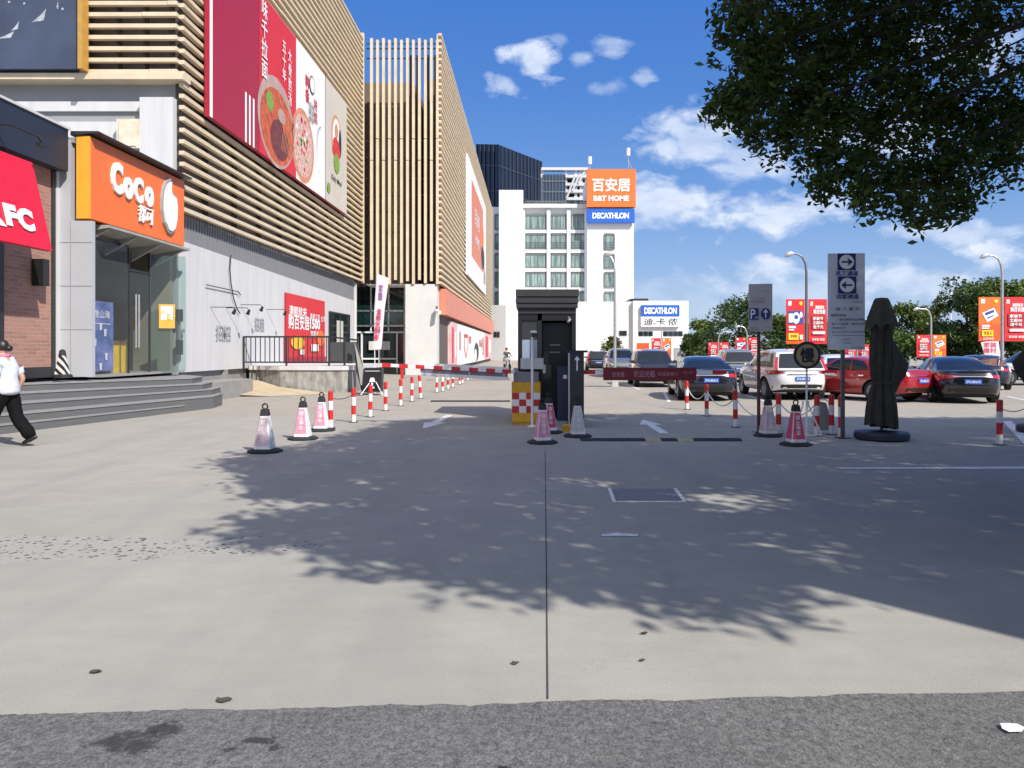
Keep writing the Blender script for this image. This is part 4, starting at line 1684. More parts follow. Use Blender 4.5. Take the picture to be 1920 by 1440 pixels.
b.prism([(xs[2], 27.775, zt - .04), (xs[2], 27.825, zt - .04), (xs[2], 27.825, zt + .02), (xs[2], 27.775, zt + .02)], (xs[4] - xs[2], 0, -.12))
b.build('top_rail', M_dark, rl)
b = MB()
b.box(xs[0], xs[4], 27.78, 27.82, 1.06, 1.11)
n = 18
for i in range(n):
    x = xs[0] + (xs[2] - xs[0]) * (i + .5) / n
    b.box(x - .014, x + .014, 27.785, 27.815, 1.1, zt - .03)
b.build('baluster', M_dark, rl)
b = MB()
b.box(xs[2] + .05, xs[4] - .04, 27.79, 27.81, 1.12, zt - .2)
b.build('infill_panel', mat('dark mesh panel', (.055, .056, .06), .6, var=.2, stretch=(12, 1, .5)), rl)
# ------------------------------------------------------------------ buildings at the end of the car park
M_bw = mat('white render', (.76, .76, .755), .6, var=.03, scale=.15)
M_bw2 = mat('off white render', (.66, .66, .655), .6, var=.03, scale=.2)
M_win = mat('office glazing', (.10, .19, .18), .1, var=.5, scale=.9, spec=.7, stretch=(3, 1, .3), rgb2=(.34, .44, .40))
M_wframe = mat('window frame grey', (.14, .15, .15), .5)
D = 120
off = thing('office_building', 'tall white office block with rows of teal windows behind the gate', 'building', (gx(1055, D), D, 0))
rows = [(404, 430), (440, 467), (477, 502), (512, 538), (549, 574), (586, 611)]
cols = [(982, 1024), (1033, 1062), (1070, 1099)]


def fb(mb, px0, px1, py0, py1, D, depth, m=0):
    mb.box(gx(px0, D), gx(px1, D), D, D + depth, max(-.1, zz(py1, D)), zz(py0, D), m)


b = MB()
fb(b, 700, 1188, 388, 720, D, 14)
b.build('wall', M_bw, off)
b = MB()
x0, x1 = gx(936, 119), gx(981, 119)
b.box(x0, x1, 118.3, D, 0, zz(358, 119))
b.build('stair_tower', M_bw, off)
b = MB()
b.box(gx(1100.5, 119), gx(1187, 119), 118.6, D, 0, zz(384, 119))
b.box(gx(1100.5, D), gx(1187, D), D, D + 10, zz(388, D), zz(330, D))
b.build('sign_tower', M_bw, off)
b = MB()
for (a, c) in rows:
    zc = zz(c + 4.5, D)
    b.box(gx(981, D), gx(1100, D), 119.7, D, zc - .25, zc + .25)
for px in (981, 1028.5, 1066, 1099):
    b.box(gx(px, D) - .28, gx(px, D) + .28, 119.55, D, 0, zz(392, D))
b.build('facade_rib', M_bw, off)
b = MB()
b.box(gx(981, D), gx(1101, D), 119.2, D + 1, zz(391, D), zz(384, D))
b.build('cornice', M_bw2, off)
for (a, c) in rows:
    for (p0, p1) in cols + [(928, 941), (1133, 1151)]:
        if p0 == 1133 and a < 430:
            continue
        yf = D if p0 < 1100 else 118.6
        b = MB()
        b.box(gx(p0, yf), gx(p1, yf), yf - .12, yf, zz(c, yf), zz(a, yf))
        w = b.build('window', M_win, off)
        b = MB()
        xa, xb, za, zb = gx(p0, yf), gx(p1, yf), zz(c, yf), zz(a, yf)
        t_ = .13
        for (q0, q1, r0, r1) in ((xa, xb, zb - .1, zb + .2), (xa, xb, za - .1, za + .1), (xa - .05, xa + .15, za, zb), (xb - .15, xb + .15, za, zb)):
            b.box(q0, q1, yf - .2, yf - .12, r0, r1)
        if p1 - p0 > 20:
            xm = xa + (xb - xa) * .3
            b.box(xm - .05, xm + .05, yf - .17, yf - .121, za, zb)
            xm = xa + (xb - xa) * .62
            b.box(xm - .05, xm + .05, yf - .17, yf - .121, za, zb)
        if a == 440:
            for k in range(3):
                b.box(xa, xb, yf - .25, yf - .2, za + .3 + k * .35, za + .36 + k * .35)
        b.build('frame', M_wframe, w)
# rooftop rail and plant
b = MB()
for i in range(20):
    x = gx(985 + i * 6, D)
    b.box(x - .04, x + .04, 121, 121.1, zz(388, D), zz(374, D))
b.box(gx(985, D), gx(1101, D), 121, 121.1, zz(376, D), zz(374, D))
b.box(gx(985, D), gx(1101, D), 124, 124.4, zz(388, D), zz(371, D))
b.build('roof_rail', M_wframe, off)

M_tower = mat('blue black curtain glass', (.012, .017, .032), .18, var=.3, scale=.1, spec=.6)
M_tower2 = mat('blue curtain glass', (.03, .055, .10), .15, var=.25, scale=.1, spec=.6)
tw = thing('glass_tower', 'dark blue glass tower rising behind the white office block', 'building', (gx(960, 170), 170, 0))
b = MB()
b.slab([(gx(880, 170), 171), (gx(935, 170), 166), (gx(1016, 178), 178), (gx(1016, 190), 190), (gx(880, 170), 190)], 0, 1)
b.v, b.f, b.m = [], [], []
A, B_, C_ = (gx(893, 170), 170), (gx(934, 164), 164), (gx(1016, 180), 180)
zA, zB, zC = zz(270, 170), zz(271, 164), zz(303, 180)
E0, F0 = (C_[0], 195), (A[0], 195)
b.add([(*A, 0), (*B_, 0), (*C_, 0), (*E0, 0), (*F0, 0), (*A, zA), (*B_, zB), (*C_, zC), (*E0, zC), (*F0, zA)],
      [(0, 1, 6, 5), (1, 2, 7, 6), (2, 3, 8, 7), (3, 4, 9, 8), (4, 0, 5, 9), (5, 6, 7, 8, 9)])
b.build('facade', M_tower, tw)
b = MB()
for (P0, P1, z0, z1, n) in ((A, B_, zA, zB, 5), (B_, C_, zB, zC, 12)):
    for i in range(n + 1):
        f = i / n
        x, y = P0[0] + (P1[0] - P0[0]) * f, P0[1] + (P1[1] - P0[1]) * f
        b.box(x - .06, x + .06, y - .35, y - .02, 10, (z0 + (z1 - z0) * f))
    for zf in (.78, .9):
        p, q = Vector((P0[0], P0[1] - .1, z0 * zf)), Vector((P1[0], P1[1] - .1, z1 * zf))
        b.tube([p, q], .12, 4)
b.build('mullion', mat('tower mullion', (.05, .06, .08), .4), tw)
an = thing('rooftop_block', 'blue glass and open steel frame block just left of the orange roof sign', 'building', (gx(1060, 150), 150, 0))
b = MB()
b.box(gx(1017, 150), gx(1060, 150), 150, 160, 0, zz(327, 150))
b.build('facade', M_tower2, an)
b = MB()
for i in range(8):
    x = gx(1018 + i * 6, 150)
    b.box(x - .05, x + .05, 149.8, 150, 20, zz(327, 150))
for py in (340, 360):
    b.box(gx(1017, 150), gx(1060, 150), 149.82, 150, zz(py, 150) - .1, zz(py, 150) + .1)
b.build('mullion', M_wframe, an)
b = MB()
b.box(gx(1058, 152), gx(1103, 152), 153, 162, 0, zz(326, 152))
b.build('dark_core', mat('dim plant deck', (.03, .033, .04), .7), an)
b = MB()
for py in (316, 330, 345, 358, 372):
    b.box(gx(1015 if py == 316 else 1060, 151), gx(1103, 151), 151, 152.5, zz(py, 151) - .3, zz(py, 151) + .25)
for px in (1017, 1061, 1080, 1090, 1100):
    b.box(gx(px, 151) - .3, gx(px, 151) + .3, 151.5, 152, 20, zz(316, 151))
for i in range(3):
    b.tube([(gx(1062 + i * 11, 151), 151, zz(372 - i * 14, 151)), (gx(1078 + i * 9, 151), 151, zz(330 - i * 4, 151))], .22, 6)
b.build('steel_frame', mat('pale steelwork', (.55, .56, .57), .5), an)

# roof signs
t = thing('roof_sign', 'big orange roof sign with white characters on the office block', 'sign', (gx(1146, 118), 118, zz(388, 118)))
b = MB()
b.box(gx(1100, 117.6), gx(1192, 117.6), 117.6, 118.5, zz(388, 117.6), zz(317, 117.6))
b.build('board', M_orange, t)
W = gx(1192, 117.6) - gx(1100, 117.6)
P = Panel(((gx(1146, 117.6)), 117.6, zz(352, 117.6)), (1, 0, 0), gap=.02)
P.text('百安居', 0, .45, w=W * .76, h=1.95, m=0, bold=.05)
P.text('B&T HOME', 0, -1.62, w=W * .72, h=.85, m=0, bold=.05)
P.build('lettering', M_signwhite, t)
M_decblue = M_blue


def dec(label, px0, px1, py0, py1, D, group=None):
    t = thing('shop_sign', label, 'sign', (gx((px0 + px1) / 2, D), D, zz(py1, D)), group)
    b = MB()
    b.box(gx(px0, D), gx(px1, D), D, D + .5, zz(py1, D), zz(py0, D))
    b.build('board', M_decblue, t)
    P = Panel((gx((px0 + px1) / 2, D), D, zz((py0 + py1) / 2, D)), (1, 0, 0), gap=.02)
    W, H = gx(px1, D) - gx(px0, D), zz(py0, D) - zz(py1, D)
    P.text('DECATHLON', 0, 0, w=W * .76 if px0 < 1150 else W * .86, h=H * .42 if px0 < 1150 else H * .6, m=0, bold=.045, spacing=.95)
    P.build('lettering', M_signwhite, t)
    return t


dec('blue sign with white capital letters under the orange roof sign', 1100, 1190, 391, 417.5, 117.8)
# masts
for px, py, lab in ((1106, 294, 'white telecom mast left on the orange roof sign'), (1178, 278, 'white telecom mast rising at right end of orange roof sign')):
    t = thing('telecom_mast', lab, 'antenna', (gx(px, 119), 119, zz(318, 119)), 'telecom masts on the roof')
    x = gx(px, 119)
    b = MB()
    b.tube([(x, 119, zz(330, 119)), (x, 119, zz(py + 12, 119))], .09, 6)
    if px > 1150:
        b.tube([(x + .6, 119, zz(318, 119)), (x, 119, zz(300, 119))], .07, 6)
    b.build('pole', M_steel, t)
    b = MB()
    b.tube([(x, 119, zz(py + 14, 119)), (x, 119, zz(py, 119))], .3, 8)
    b.build('antenna', M_white, t)

# low store block
D = 104
lo = thing('store_block', 'low white store block at the far end of the car park', 'building', (gx(1170, D), D, 0))
b = MB()
b.box(gx(1042, D), gx(1187, D), D + .6, 119, 0, zz(565, D))
b.build('wall', M_bw2, lo)
b = MB()
b.box(gx(1187, D), gx(1291, D), D, 119, 0, zz(564, D))
b.box(gx(1283, D), gx(1300, D), D - 1.2, D, zz(650, D), zz(645, D))
b.build('wall', M_bw, lo)
b = MB()
b.box(gx(1187, D), gx(1222, D), D + 3, D + 10, zz(564, D), zz(557, D))
b.build('roof_plant', M_dark, lo)
for i in range(9):
    if i in (3, 4):
        continue
    p0 = 1197 + i * 9.3
    b = MB()
    b.box(gx(p0, D), gx(p0 + 8.2, D), D - .08, D, zz(630, D), zz(621, D))
    b.build('window', M_glassd, lo)
b = MB()
b.box(gx(1162, D), gx(1176, D), D + .5, D + .6, zz(629, D), zz(620, D))
b.build('window', M_glassd, lo)
b = MB()
b.box(gx(1264, D), gx(1284, D), D - .1, D, 0, zz(652, D))
b.build('shutter', M_grey, lo)
t = dec('blue and white store sign on the low white block', 1203, 1274, 572, 593, D - .5)
b = MB()
b.box(gx(1202, D - .5), gx(1274, D - .5), D - .45, D, zz(613, D), zz(593, D))
b.build('lower_board', M_white, t)
P = Panel((gx(1239, D - .5), D - .46, zz(603.5, D)), (1, 0, 0), gap=.01)
P.text('迪 卡 侬', 0, 0, w=gx(1270, D) - gx(1208, D), h=.95, m=0, bold=.02, shear=.15)
P.build('lower_lettering', M_ink, t)
D = 108
sd = thing('annex_block', 'low pale annex between the mall and the office block', 'building', (gx(940, D), D, 0))
b = MB()
b.box(gx(905, D), gx(948, D), D, 119, 0, zz(572, D))
b.build('wall', mat('pale grey render', (.45, .455, .46), .6), sd)
b = MB()
b.box(gx(926, D), gx(931, D), D - .1, D, zz(632, D), zz(622, D))
b.box(gx(932, D), gx(937, D), D - .1, D, zz(632, D), zz(622, D))
b.build('window', M_glassd, sd)
b = MB()
b.box(gx(945, D), gx(1045, D), D + 2, 119, 0, zz(562, D + 2))
b.build('wall', M_bw, sd)

# ------------------------------------------------------------------ trees round the car park
M_far1 = leaf_mat('dark tree leaf', (.028, .056, .016), (.085, .145, .038), .2)
M_far2 = leaf_mat('green tree leaf', (.05, .09, .018), (.14, .21, .045), .2)
M_far3 = leaf_mat('yellow green leaf', (.07, .085, .018), (.17, .18, .05), .25)


def tree(label, px, py_top, wpx, D, mm, seed, base_py=None, size=.32, name='tree', n=900):
    r = np.random.default_rng(seed)
    x = gx(px, D)
    h = zz(py_top, D)
    rx = wpx * D / 1440 / 2
    t = thing(name, label, name.replace('_', ' '), (x, D, 0), 'trees round the car park' if name == 'tree' else None)
    low = h * (.16 if name == 'tree' else .02)
    blobs = []
    for i in range(17):
        a = r.uniform(0, 2 * math.pi)
        f = r.uniform(0, 1) ** .6
        zf = r.uniform(.08, .92)
        wid = rx * (1 - abs(zf - .42) ** 1.7 * 1.5)
        blobs.append((x + math.cos(a) * wid * f * .8, D + math.sin(a) * wid * f * .8, low + (h - low) * zf, rx * r.uniform(.26, .42)))
    blobs.append((x, D, h - rx * .3, rx * .3))
    C = []
    for (bx, by, bz, br) in blobs:
        q = r.normal(size=(n // 14, 3))
        q /= np.linalg.norm(q, axis=1)[:, None]
        q *= br * r.uniform(.25, 1.05, size=(len(q), 1)) ** .5
        q[:, 2] *= .8
        C.append(q + np.array([bx, by, bz]))
    C = np.concatenate(C)
    C = sprigs(C, 4, size * .9, r)
    C = C[C[:, 2] > .15]
    leaves('crown', C, size, mm, t, seed=seed, aspect=.55, droop=.1)
    b = MB()
    b.tube([(x, D, 0), (x + .1, D, h * .35), (x, D, h * .8)], .15, 7, radii=[.16, .12, .03])
    for i in range(5):
        bb = blobs[i]
        b.tube([(x, D, h * (.2 + .08 * i)), ((x + bb[0]) / 2, (D + bb[1]) / 2, (h * .3 + bb[2]) / 2 + .2), bb[:3]], .05, 5, radii=[.06, .04, .01])
    b.build('trunk', M_bark, t, smooth=True)
    return t


TT = [('tall dark tree behind the white parking sign', 1385, 548, 150, 72, M_far1, 1), ('shorter dark tree left of the parking sign tree', 1325, 598, 84, 80, M_far2, 2),
      ('yellowish tree right of the parking sign', 1465, 590, 110, 70, M_far2, 3), ('low dark tree at right end of the white store', 1300, 630, 50, 92, M_far1, 4),
      ('dark tree behind the tall white sign', 1560, 600, 130, 72, M_far1, 5), ('rounded green tree just right of the folded parasol', 1690, 565, 110, 66, M_far2, 6),
      ('dark bushy tree left of the distant lamp', 1640, 590, 90, 74, M_far1, 7), ('green tree with pale top behind the distant lamp', 1748, 572, 100, 68, M_far3, 8),
      ('large dark tree left of the right hand banners', 1812, 530, 150, 58, M_far1, 9), ('tall light green tree above the banners at right edge', 1868, 516, 130, 56, M_far2, 10),
      ('yellow green tree at the right edge', 1925, 520, 120, 58, M_far3, 11), ('dark low tree behind the black saloon', 1775, 610, 130, 60, M_far1, 12),
      ('dark tree low at the right edge behind silver car', 1900, 600, 120, 54, M_far1, 13), ('dark low tree below the banners at middle right', 1500, 625, 150, 68, M_far1, 14),
      ('dark low tree behind the folded parasol', 1610, 625, 140, 66, M_far1, 15)]
for (lab, px, py, w, D, mm, sd_) in TT:
    tree(lab, px, py, w, D, mm, sd_)
tree('yellow green bush beside the lamp post at the store', 1150, 632, 74, 62, M_far3, 40, size=.26, name='bush', n=800)
b = MB()
b.box(gx(1290, 90), gx(1990, 90), 94, 94.2, 0, 2.6)
tag(b.build('boundary_wall', M_gwall), 'low grey boundary wall behind the car park trees', 'wall')
# ------------------------------------------------------------------ gate: booth, machines, barriers
D = 16.6
bo = thing('gate_booth', 'narrow black guard booth with stepped flat roof between the lanes', 'booth', (gx(1026, D), D + .8, 0))
M_bdark = mat('booth black metal', (.008, .008, .009), .4, var=.2, scale=5)
M_broof = mat('booth roof metal', (.032, .032, .034), .45, var=.15, scale=3)
x0, x1 = gx(971, D), gx(1080, D)
zr0, zr1 = zz(588, D), zz(543, D)
b = MB()
b.box(gx(967, D), gx(1085, D), D - .1, D + 1.9, zz(556, D), zr1)
b.box(gx(969, D), gx(1083, D), D - .06, D + 1.86, zz(559, D), zz(556, D))
b.box(gx(967, D), gx(1084, D), D - .1, D + 1.9, zz(568, D), zz(559, D))
b.box(gx(969, D), gx(1083, D), D - .06, D + 1.86, zz(571, D), zz(568, D))
b.box(gx(968, D), gx(1083, D), D - .1, D + 1.9, zz(577, D), zz(571, D))
b.box(gx(971, D), gx(1080, D), D - .03, D + 1.84, zz(588, D), zz(577, D))
b.build('roof', M_broof, bo)
b = MB()
b.box(x0, x0 + .09, D, D + 1.8, .12, zr0)
b.box(x1 - .09, x1, D, D + 1.8, .12, zr0)
b.box(x0 + .09, x1 - .09, D + 1.7, D + 1.8, .12, zr0)
b.box(x0, x1, D - .02, D + 1.8, 0, .12)
b.box(gx(1008, D), gx(1016, D), D, D + .08, .12, zr0)
b.box(x0 + .09, gx(1008, D), D, D + .06, .12, zz(690, D))
b.box(x0 + .09, x1 - .09, D, D + .1, zz(601, D), zr0)
b.box(gx(1016, D), x1 - .09, D + .5, D + .56, .12, zz(685, D))
b.build('wall', M_bdark, bo)
b = MB()
b.box(x0 + .09, gx(1008, D), D + .02, D + .03, zz(690, D), zz(601, D))
b.build('window', glass('booth glass', (.9, .93, .97), .86), bo)
b = MB()
b.box(gx(979, D), gx(1007, D), D + .2, D + .24, zz(690, D), zz(637, D))
b.build('blind', mat('pale blind', (.70, .77, .88), .6, var=.08), bo)
b = MB()
b.box(gx(1018, D), gx(1076, D), D + .56, D + .6, zz(685, D), zz(604, D))
b.build('door', mat('booth door', (.004, .004, .005), .35, var=.3), bo)
b = MB()
for py in (646, 660):
    b.box(gx(1032, D), gx(1052, D), D + .54, D + .56, zz(py + 1, D), zz(py, D))
b.build('shelf_edge', M_steel, bo)
b = MB()
b.tube([(gx(1066, D), D - .02, zz(596, D)), (gx(1068, D), D - .12, zz(600, D)), (gx(1064, D), D - .2, zz(604, D))], .03, 8)
b.build('lamp', M_steel, bo)

# check patterned guard block
D = 15.75
xa, xb = gx(960, D), gx(1013, D)
zt, zb = zz(717, D), 0
bk = thing('guard_block', 'yellow plastic guard block with red and white checks in front of the booth', 'guard block', ((xa + xb) / 2, D + .2, 0))
b = MB()
w_ = xb - xa
b.slab([(xa, D), (xb, D), (xb + .02, D + .45), (xa - .02, D + .45)], .06, zt)
b.slab([(xa + .04, D + .03), (xb - .04, D + .03), (xb - .04, D + .4), (xa + .04, D + .4)], 0, .06)
b.build('block_body', mat('guard yellow', (.70, .36, .015), .5, var=.12, scale=6), bk)
P = Panel(((xa + xb) / 2, D, (zt + .06) / 2), (1, 0, 0))
H = zt - .06
cs = w_ / 4
for i in range(4):
    for j in range(3):
        P.rect(-w_ / 2 + .003 + i * cs, -w_ / 2 + (i + 1) * cs - (.003 if i == 3 else 0), H * .24 - (j + 1) * cs * .95, H * .24 - j * cs * .95, 1 if (i + j) % 2 else 0, layer=False)
P.k += 1
P.build('print', [M_red, M_signwhite], bk)
b = MB()
for i in range(7):
    b.cbox((xa + xb) / 2, D + .22, zt + .02 + i * .03, w_ - .06, .34, .018)
b.cbox((xa + xb) / 2, D + .22, zt + .1, w_ - .12, .28, .2)
b.build('vent_cap', M_grey, bk)

D = 15.35
cb = thing('camera_stand', 'thin white pole with a small lamp on top before the booth', 'stand', (gx(998, D), D, 0))
x = gx(998, D)
b = MB()
b.tube([(x, D, 0), (x, D, zz(632, D))], .026, 10)
b.build('pole', M_white, cb)
b = MB()
b.lathe([(.10, 0), (.10, .02), (.03, .04)], 14, (x, D, 0))
b.build('base_plate', M_white, cb)
b = MB()
b.cbox(x + .04, D - .02, zz(629, D), .09, .14, .07)
b.build('camera_body', M_dark, cb)
b = MB()
b.prism([(x - .05, D - .14, zz(624, D)), (x + .1, D - .14, zz(624, D)), (x + .08, D - .14, zz(620, D)), (x - .03, D - .14, zz(620, D))], (0, .2, 0))
b.build('hood', M_white, cb)
D = 15.9
cbx = thing('control_box', 'white control box fixed across the front of the booth', 'control box', (gx(998, D), D, zz(692, D)))
b = MB()
b.box(gx(976, D), gx(1019, D), D, D + .5, zz(692, D), zz(672, D))
b.build('box_body', M_lwhite, cbx)
b = MB()
b.box(gx(978, D), gx(984, D), D - .012, D, zz(690, D), zz(674, D))
b.box(gx(1018, D), gx(1023, D), D + .1, D + .16, zz(700, D), zz(684, D))
b.build('bracket', M_steel, cbx)

# ticket machine and barrier column
D = 15.75
tm = thing('ticket_machine', 'squat navy ticket machine right of the booth door', 'ticket machine', (gx(1055, D), D, 0))
M_nb = mat('navy machine', (.022, .024, .06), .4, var=.15, scale=3)
b = MB()
b.box(gx(1045, D), gx(1067, D), D, D + .5, .08, zz(688, D))
b.build('cabinet', M_nb, tm)
b = MB()
b.box(gx(1036, D), gx(1072, D), D - .06, D + .55, 0, .08)
b.build('base_plate', M_grey, tm)
b = MB()
b.box(gx(1056, D), gx(1063, D), D - .01, D, zz(710, D), zz(703, D))
b.build('screen', M_white, tm)
D = 15.1
bc = thing('barrier_column', 'tall black barrier column with a white arrow on its front', 'barrier column', (gx(1081, D), D, 0))
b = MB()
b.box(gx(1066, D), gx(1095, D), D, D + .42, .05, zz(661, D))
b.build('cabinet', mat('column black', (.022, .022, .03), .35, var=.15, scale=3), bc)
b = MB()
b.box(gx(1064, D), gx(1102, D), D - .03, D + .46, zz(661, D), zz(657, D))
b.build('top', M_bdark, bc)
b = MB()
b.tube([(gx(1067, D), D - .025, .08), (gx(1067, D), D - .025, zz(662, D))], .018, 8)
b.build('edge_strip', M_steel, bc)
P = Panel((gx(1082, D), D, zz(680, D)), (1, 0, 0))
P.poly([(0, .13), (.05, .07), (0, .02), (-.05, .07)], 0)
P.rect(-.012, .012, -.16, .03, 0)
P.build('arrow_mark', M_signwhite, bc)
b = MB()
b.box(gx(1066, D) - .02, gx(1095, D) + .02, D - .02, D + .44, 0, .05)
b.build('base_plate', M_dark, bc)
D = 14.4
b = MB()
b.prism([(gx(1055, D), D, 0), (gx(1074, D), D, 0), (gx(1073, D), D, .11), (gx(1056, D), D, .11)], (0, .4, 0))
tag(b.build('kerb_block', mat('kerb yellow', (.62, .33, .02), .6, var=.2, scale=9)), 'small yellow kerb block at the foot of the black column', 'block')

# entry barrier arm with dark red banner
D = 15.25
ba = thing('gate_barrier', 'entry barrier arm carrying a dark red banner right of the booth', 'barrier', (gx(1096, D), D, 1.1))
z = zz(699, D)
b = MB()
b.box(gx(1095, D), gx(1363, D), D, D + .05, z - .03, z + .045)
b.build('arm', M_red, ba)
b = MB()
for a, c in ((1116, 1131), (1306, 1336)):
    b.box(gx(a, D), gx(c, D), D - .004, D + .054, z - .034, z + .049)
b.build('white_sleeve', M_white, ba)
b = MB()
xa, xb = gx(1131, D), gx(1305, D)
b.box(xa, xb, D - .03, D - .008, zz(713, D), zz(689, D))
b.build('banner', mat('dark red banner', (.16, .008, .018), .5, var=.15, scale=4), ba)
P = Panel(((xa + xb) / 2, D - .03, zz(701, D)), (1, 0, 0), gap=.002)
W = xb - xa
P.text('百安居', -W * .34, -.01, w=.24, h=.09, m=0, bold=.03)
P.text('欢迎光临', -W * .06, 0, w=.42, h=.13, m=0, bold=.02)
P.text('请减速慢行', W * .19, 0, w=.4, h=.08, m=0)
P.text('一车一杆', W * .4, .03, w=.22, h=.06, m=0)
P.build('lettering', mat('banner lettering', (.42, .22, .26), .6), ba)
# exit barrier: red and white arm with a lower rail
D = 15.65
b1 = thing('gate_barrier', 'lowered red and white exit barrier arm with white lower rail left of the booth', 'barrier', (gx(962, D), D, 1.1))
p0, p1 = at(962, 697, D), at(714, 684, D)


def along(f, dz=0):
    return p0.lerp(p1, f) + Vector((0, 0, dz))


def seg(mb, f0, f1, t, dz=0, dy=.03, m=0):
    a, c = along(f0, dz), along(f1, dz)
    mb.add([(a.x, a.y - dy, a.z - t), (a.x, a.y + dy, a.z - t), (a.x, a.y + dy, a.z + t), (a.x, a.y - dy, a.z + t),
            (c.x, c.y - dy, c.z - t), (c.x, c.y + dy, c.z - t), (c.x, c.y + dy, c.z + t), (c.x, c.y - dy, c.z + t)],
           [(0, 1, 2, 3), (7, 6, 5, 4), (0, 4, 5, 1), (1, 5, 6, 2), (2, 6, 7, 3), (3, 7, 4, 0)], m)


b = MB()
seg(b, 0, 1, .032)
b.build('arm', M_white, b1)
b = MB()
seg(b, .03, .71, .035, .05, .022)
b.build('upper_board', M_white, b1)
b = MB()
seg(b, .03, .70, .03, -.15, .02)
b.build('lower_rail', M_white, b1)
b = MB()
seg(b, .04, .70, .042, -.075, .008)
b.build('shade_band', mat('grey violet shade', (.20, .18, .21), .7), b1)  # shadow side of the white boards, put in as a grey violet strip
b = MB()
for px in (950, 920, 888, 855, 822, 788, 757, 725):
    f = (962 - px) / 248
    seg(b, f - .033, f + .033, .04, 0, .036)
b.build('red_sleeve', M_red, b1)
for px in (945, 880, 800):
    f = (962 - px) / 248
    a = along(f)
    b = MB()
    b.box(a.x - .012, a.x + .012, a.y - .012, a.y + .012, a.z - .12, a.z)
    b.build('hanger', M_steel, b1)
a = along((962 - 754) / 248)
b = MB()
b.box(a.x - .03, a.x + .03, a.y - .03, a.y + .03, a.z - .26, a.z - .03)
b.build('drop_rod', M_red, b1)
# housing of the exit barrier, beside the guard block
hs = thing('barrier_housing', 'dark grey housing that holds the exit barrier arm beside the booth', 'barrier housing', (gx(968, D), D + .45, 0))
b = MB()
b.box(gx(963, 16.4), gx(972, 16.4), 16.3, 16.55, 0, zz(690, 16.4))
b.build('cabinet', M_grey, hs)
b = MB()
b.tube([(gx(962, D), D, zz(697, D)), (gx(968, 16.3), 16.3, zz(698, 16.3))], .04, 10)
b.build('pivot', M_steel, hs)

# ------------------------------------------------------------------ bollards and chains
M_bw = mat('bollard white', (.72, .72, .70), .5, var=.12, scale=9)


def bollard0():
    t = thing('bollard', 'x', 'bollard', (0, 0, 0), 'red and white bollards')
    b = MB()
    h = .73
    prof = [(.048, .0), (.048, .17), (.048, .36), (.048, .54), (.048, h - .02), (.043, h), (.0, h + .006)]
    b.lathe(prof, 16, (0, 0, 0), mats=[0, 1, 0, 1, 1, 1], caps=False)
    b.build('post', [M_bw, M_red], t, smooth=True)
    b = MB()
    b.lathe([(.10, 0), (.10, .012), (.06, .016)], 16)
    b.build('base_plate', M_dark, t)
    return t


B0 = bollard0()
first = [True]
BP = {}


def bollard(px, py, label, tilt=0, sc_=1.0):
    D = gd(py)
    x = gx(px, D)
    if first[0]:
        first[0] = False
        o = B0
        place(o, (x, D, 0))
        tag(o, label)
    else:
        o = dup(B0, (x, D, 0), rnd.uniform(0, 6), label)
    o.rotation_euler = (R(rnd.uniform(-.8, .8)), R(tilt), rnd.uniform(0, 6) if not tilt else 0)
    o.scale = (1, 1, sc_)
    BP[px] = Vector((x, D, .6 * sc_))


left = [(620, 803, 'bollard left of exit lane, nearest the pink cones'), (663, 792, 'second bollard from the pink cones on left of exit lane'), (694, 782, 'third bollard from the pink cones on left of exit lane'),
        (723, 770, 'bollard below the free tip of the exit barrier'), (751, 761, 'bollard under the red drop rod of the exit barrier'),
        (772, 752.5, 'upright bollard just left of the tilted bollard'), (789, 747, 'slightly tilted bollard under the exit barrier')]
for px, py, lab in left:
    bollard(px, py, lab, tilt=-4 if px == 789 else 0)
for i, (px, py) in enumerate(((819, 735.5), (830, 733.5), (840, 729.5), (849, 726.5), (862, 721), (867, 719), (877, 713))):
    bollard(px, py, ('distant bollard under exit barrier, nearest of the far row', 'distant bollard second in the far row under exit barrier', 'distant bollard third in the far row under exit barrier', 'distant bollard fourth in the far row under exit barrier',
                     'distant bollard fifth in the far row under exit barrier', 'distant bollard sixth in the far row under exit barrier', 'farthest small bollard seen under the exit barrier')[i])
for px, py, lab in ((1288, 768, 'bollard at end of the banner barrier beside dark saloon'), (1325, 780, 'bollard between two chains in front of dark blue saloon'), (1379, 801, 'bollard left of the parking sign post'),
                    (1460, 813, 'bollard right behind the faded pink cone'), (1531, 817, 'bollard just right of the slow sign pole'), (1559, 815, 'bollard left of the tall white sign post'),
                    (1577, 820, 'bollard touching the tall white sign post'), (1874, 834, 'lone bollard in front of the black saloon at right')):
    bollard(px, py, lab)


def chain(a, c, sag, label, m, r=.012):
    p, q = BP[a].copy(), BP[c].copy() if not isinstance(c, Vector) else c
    pts = []
    for i in range(13):
        f = i / 12
        v = p.lerp(q, f)
        v.z -= sag * 4 * f * (1 - f)
        pts.append(v)
    b = MB()
    b.tube(pts, r, 6)
    tag(b.build('chain', m), label, 'chain', 'chains strung between bollards')


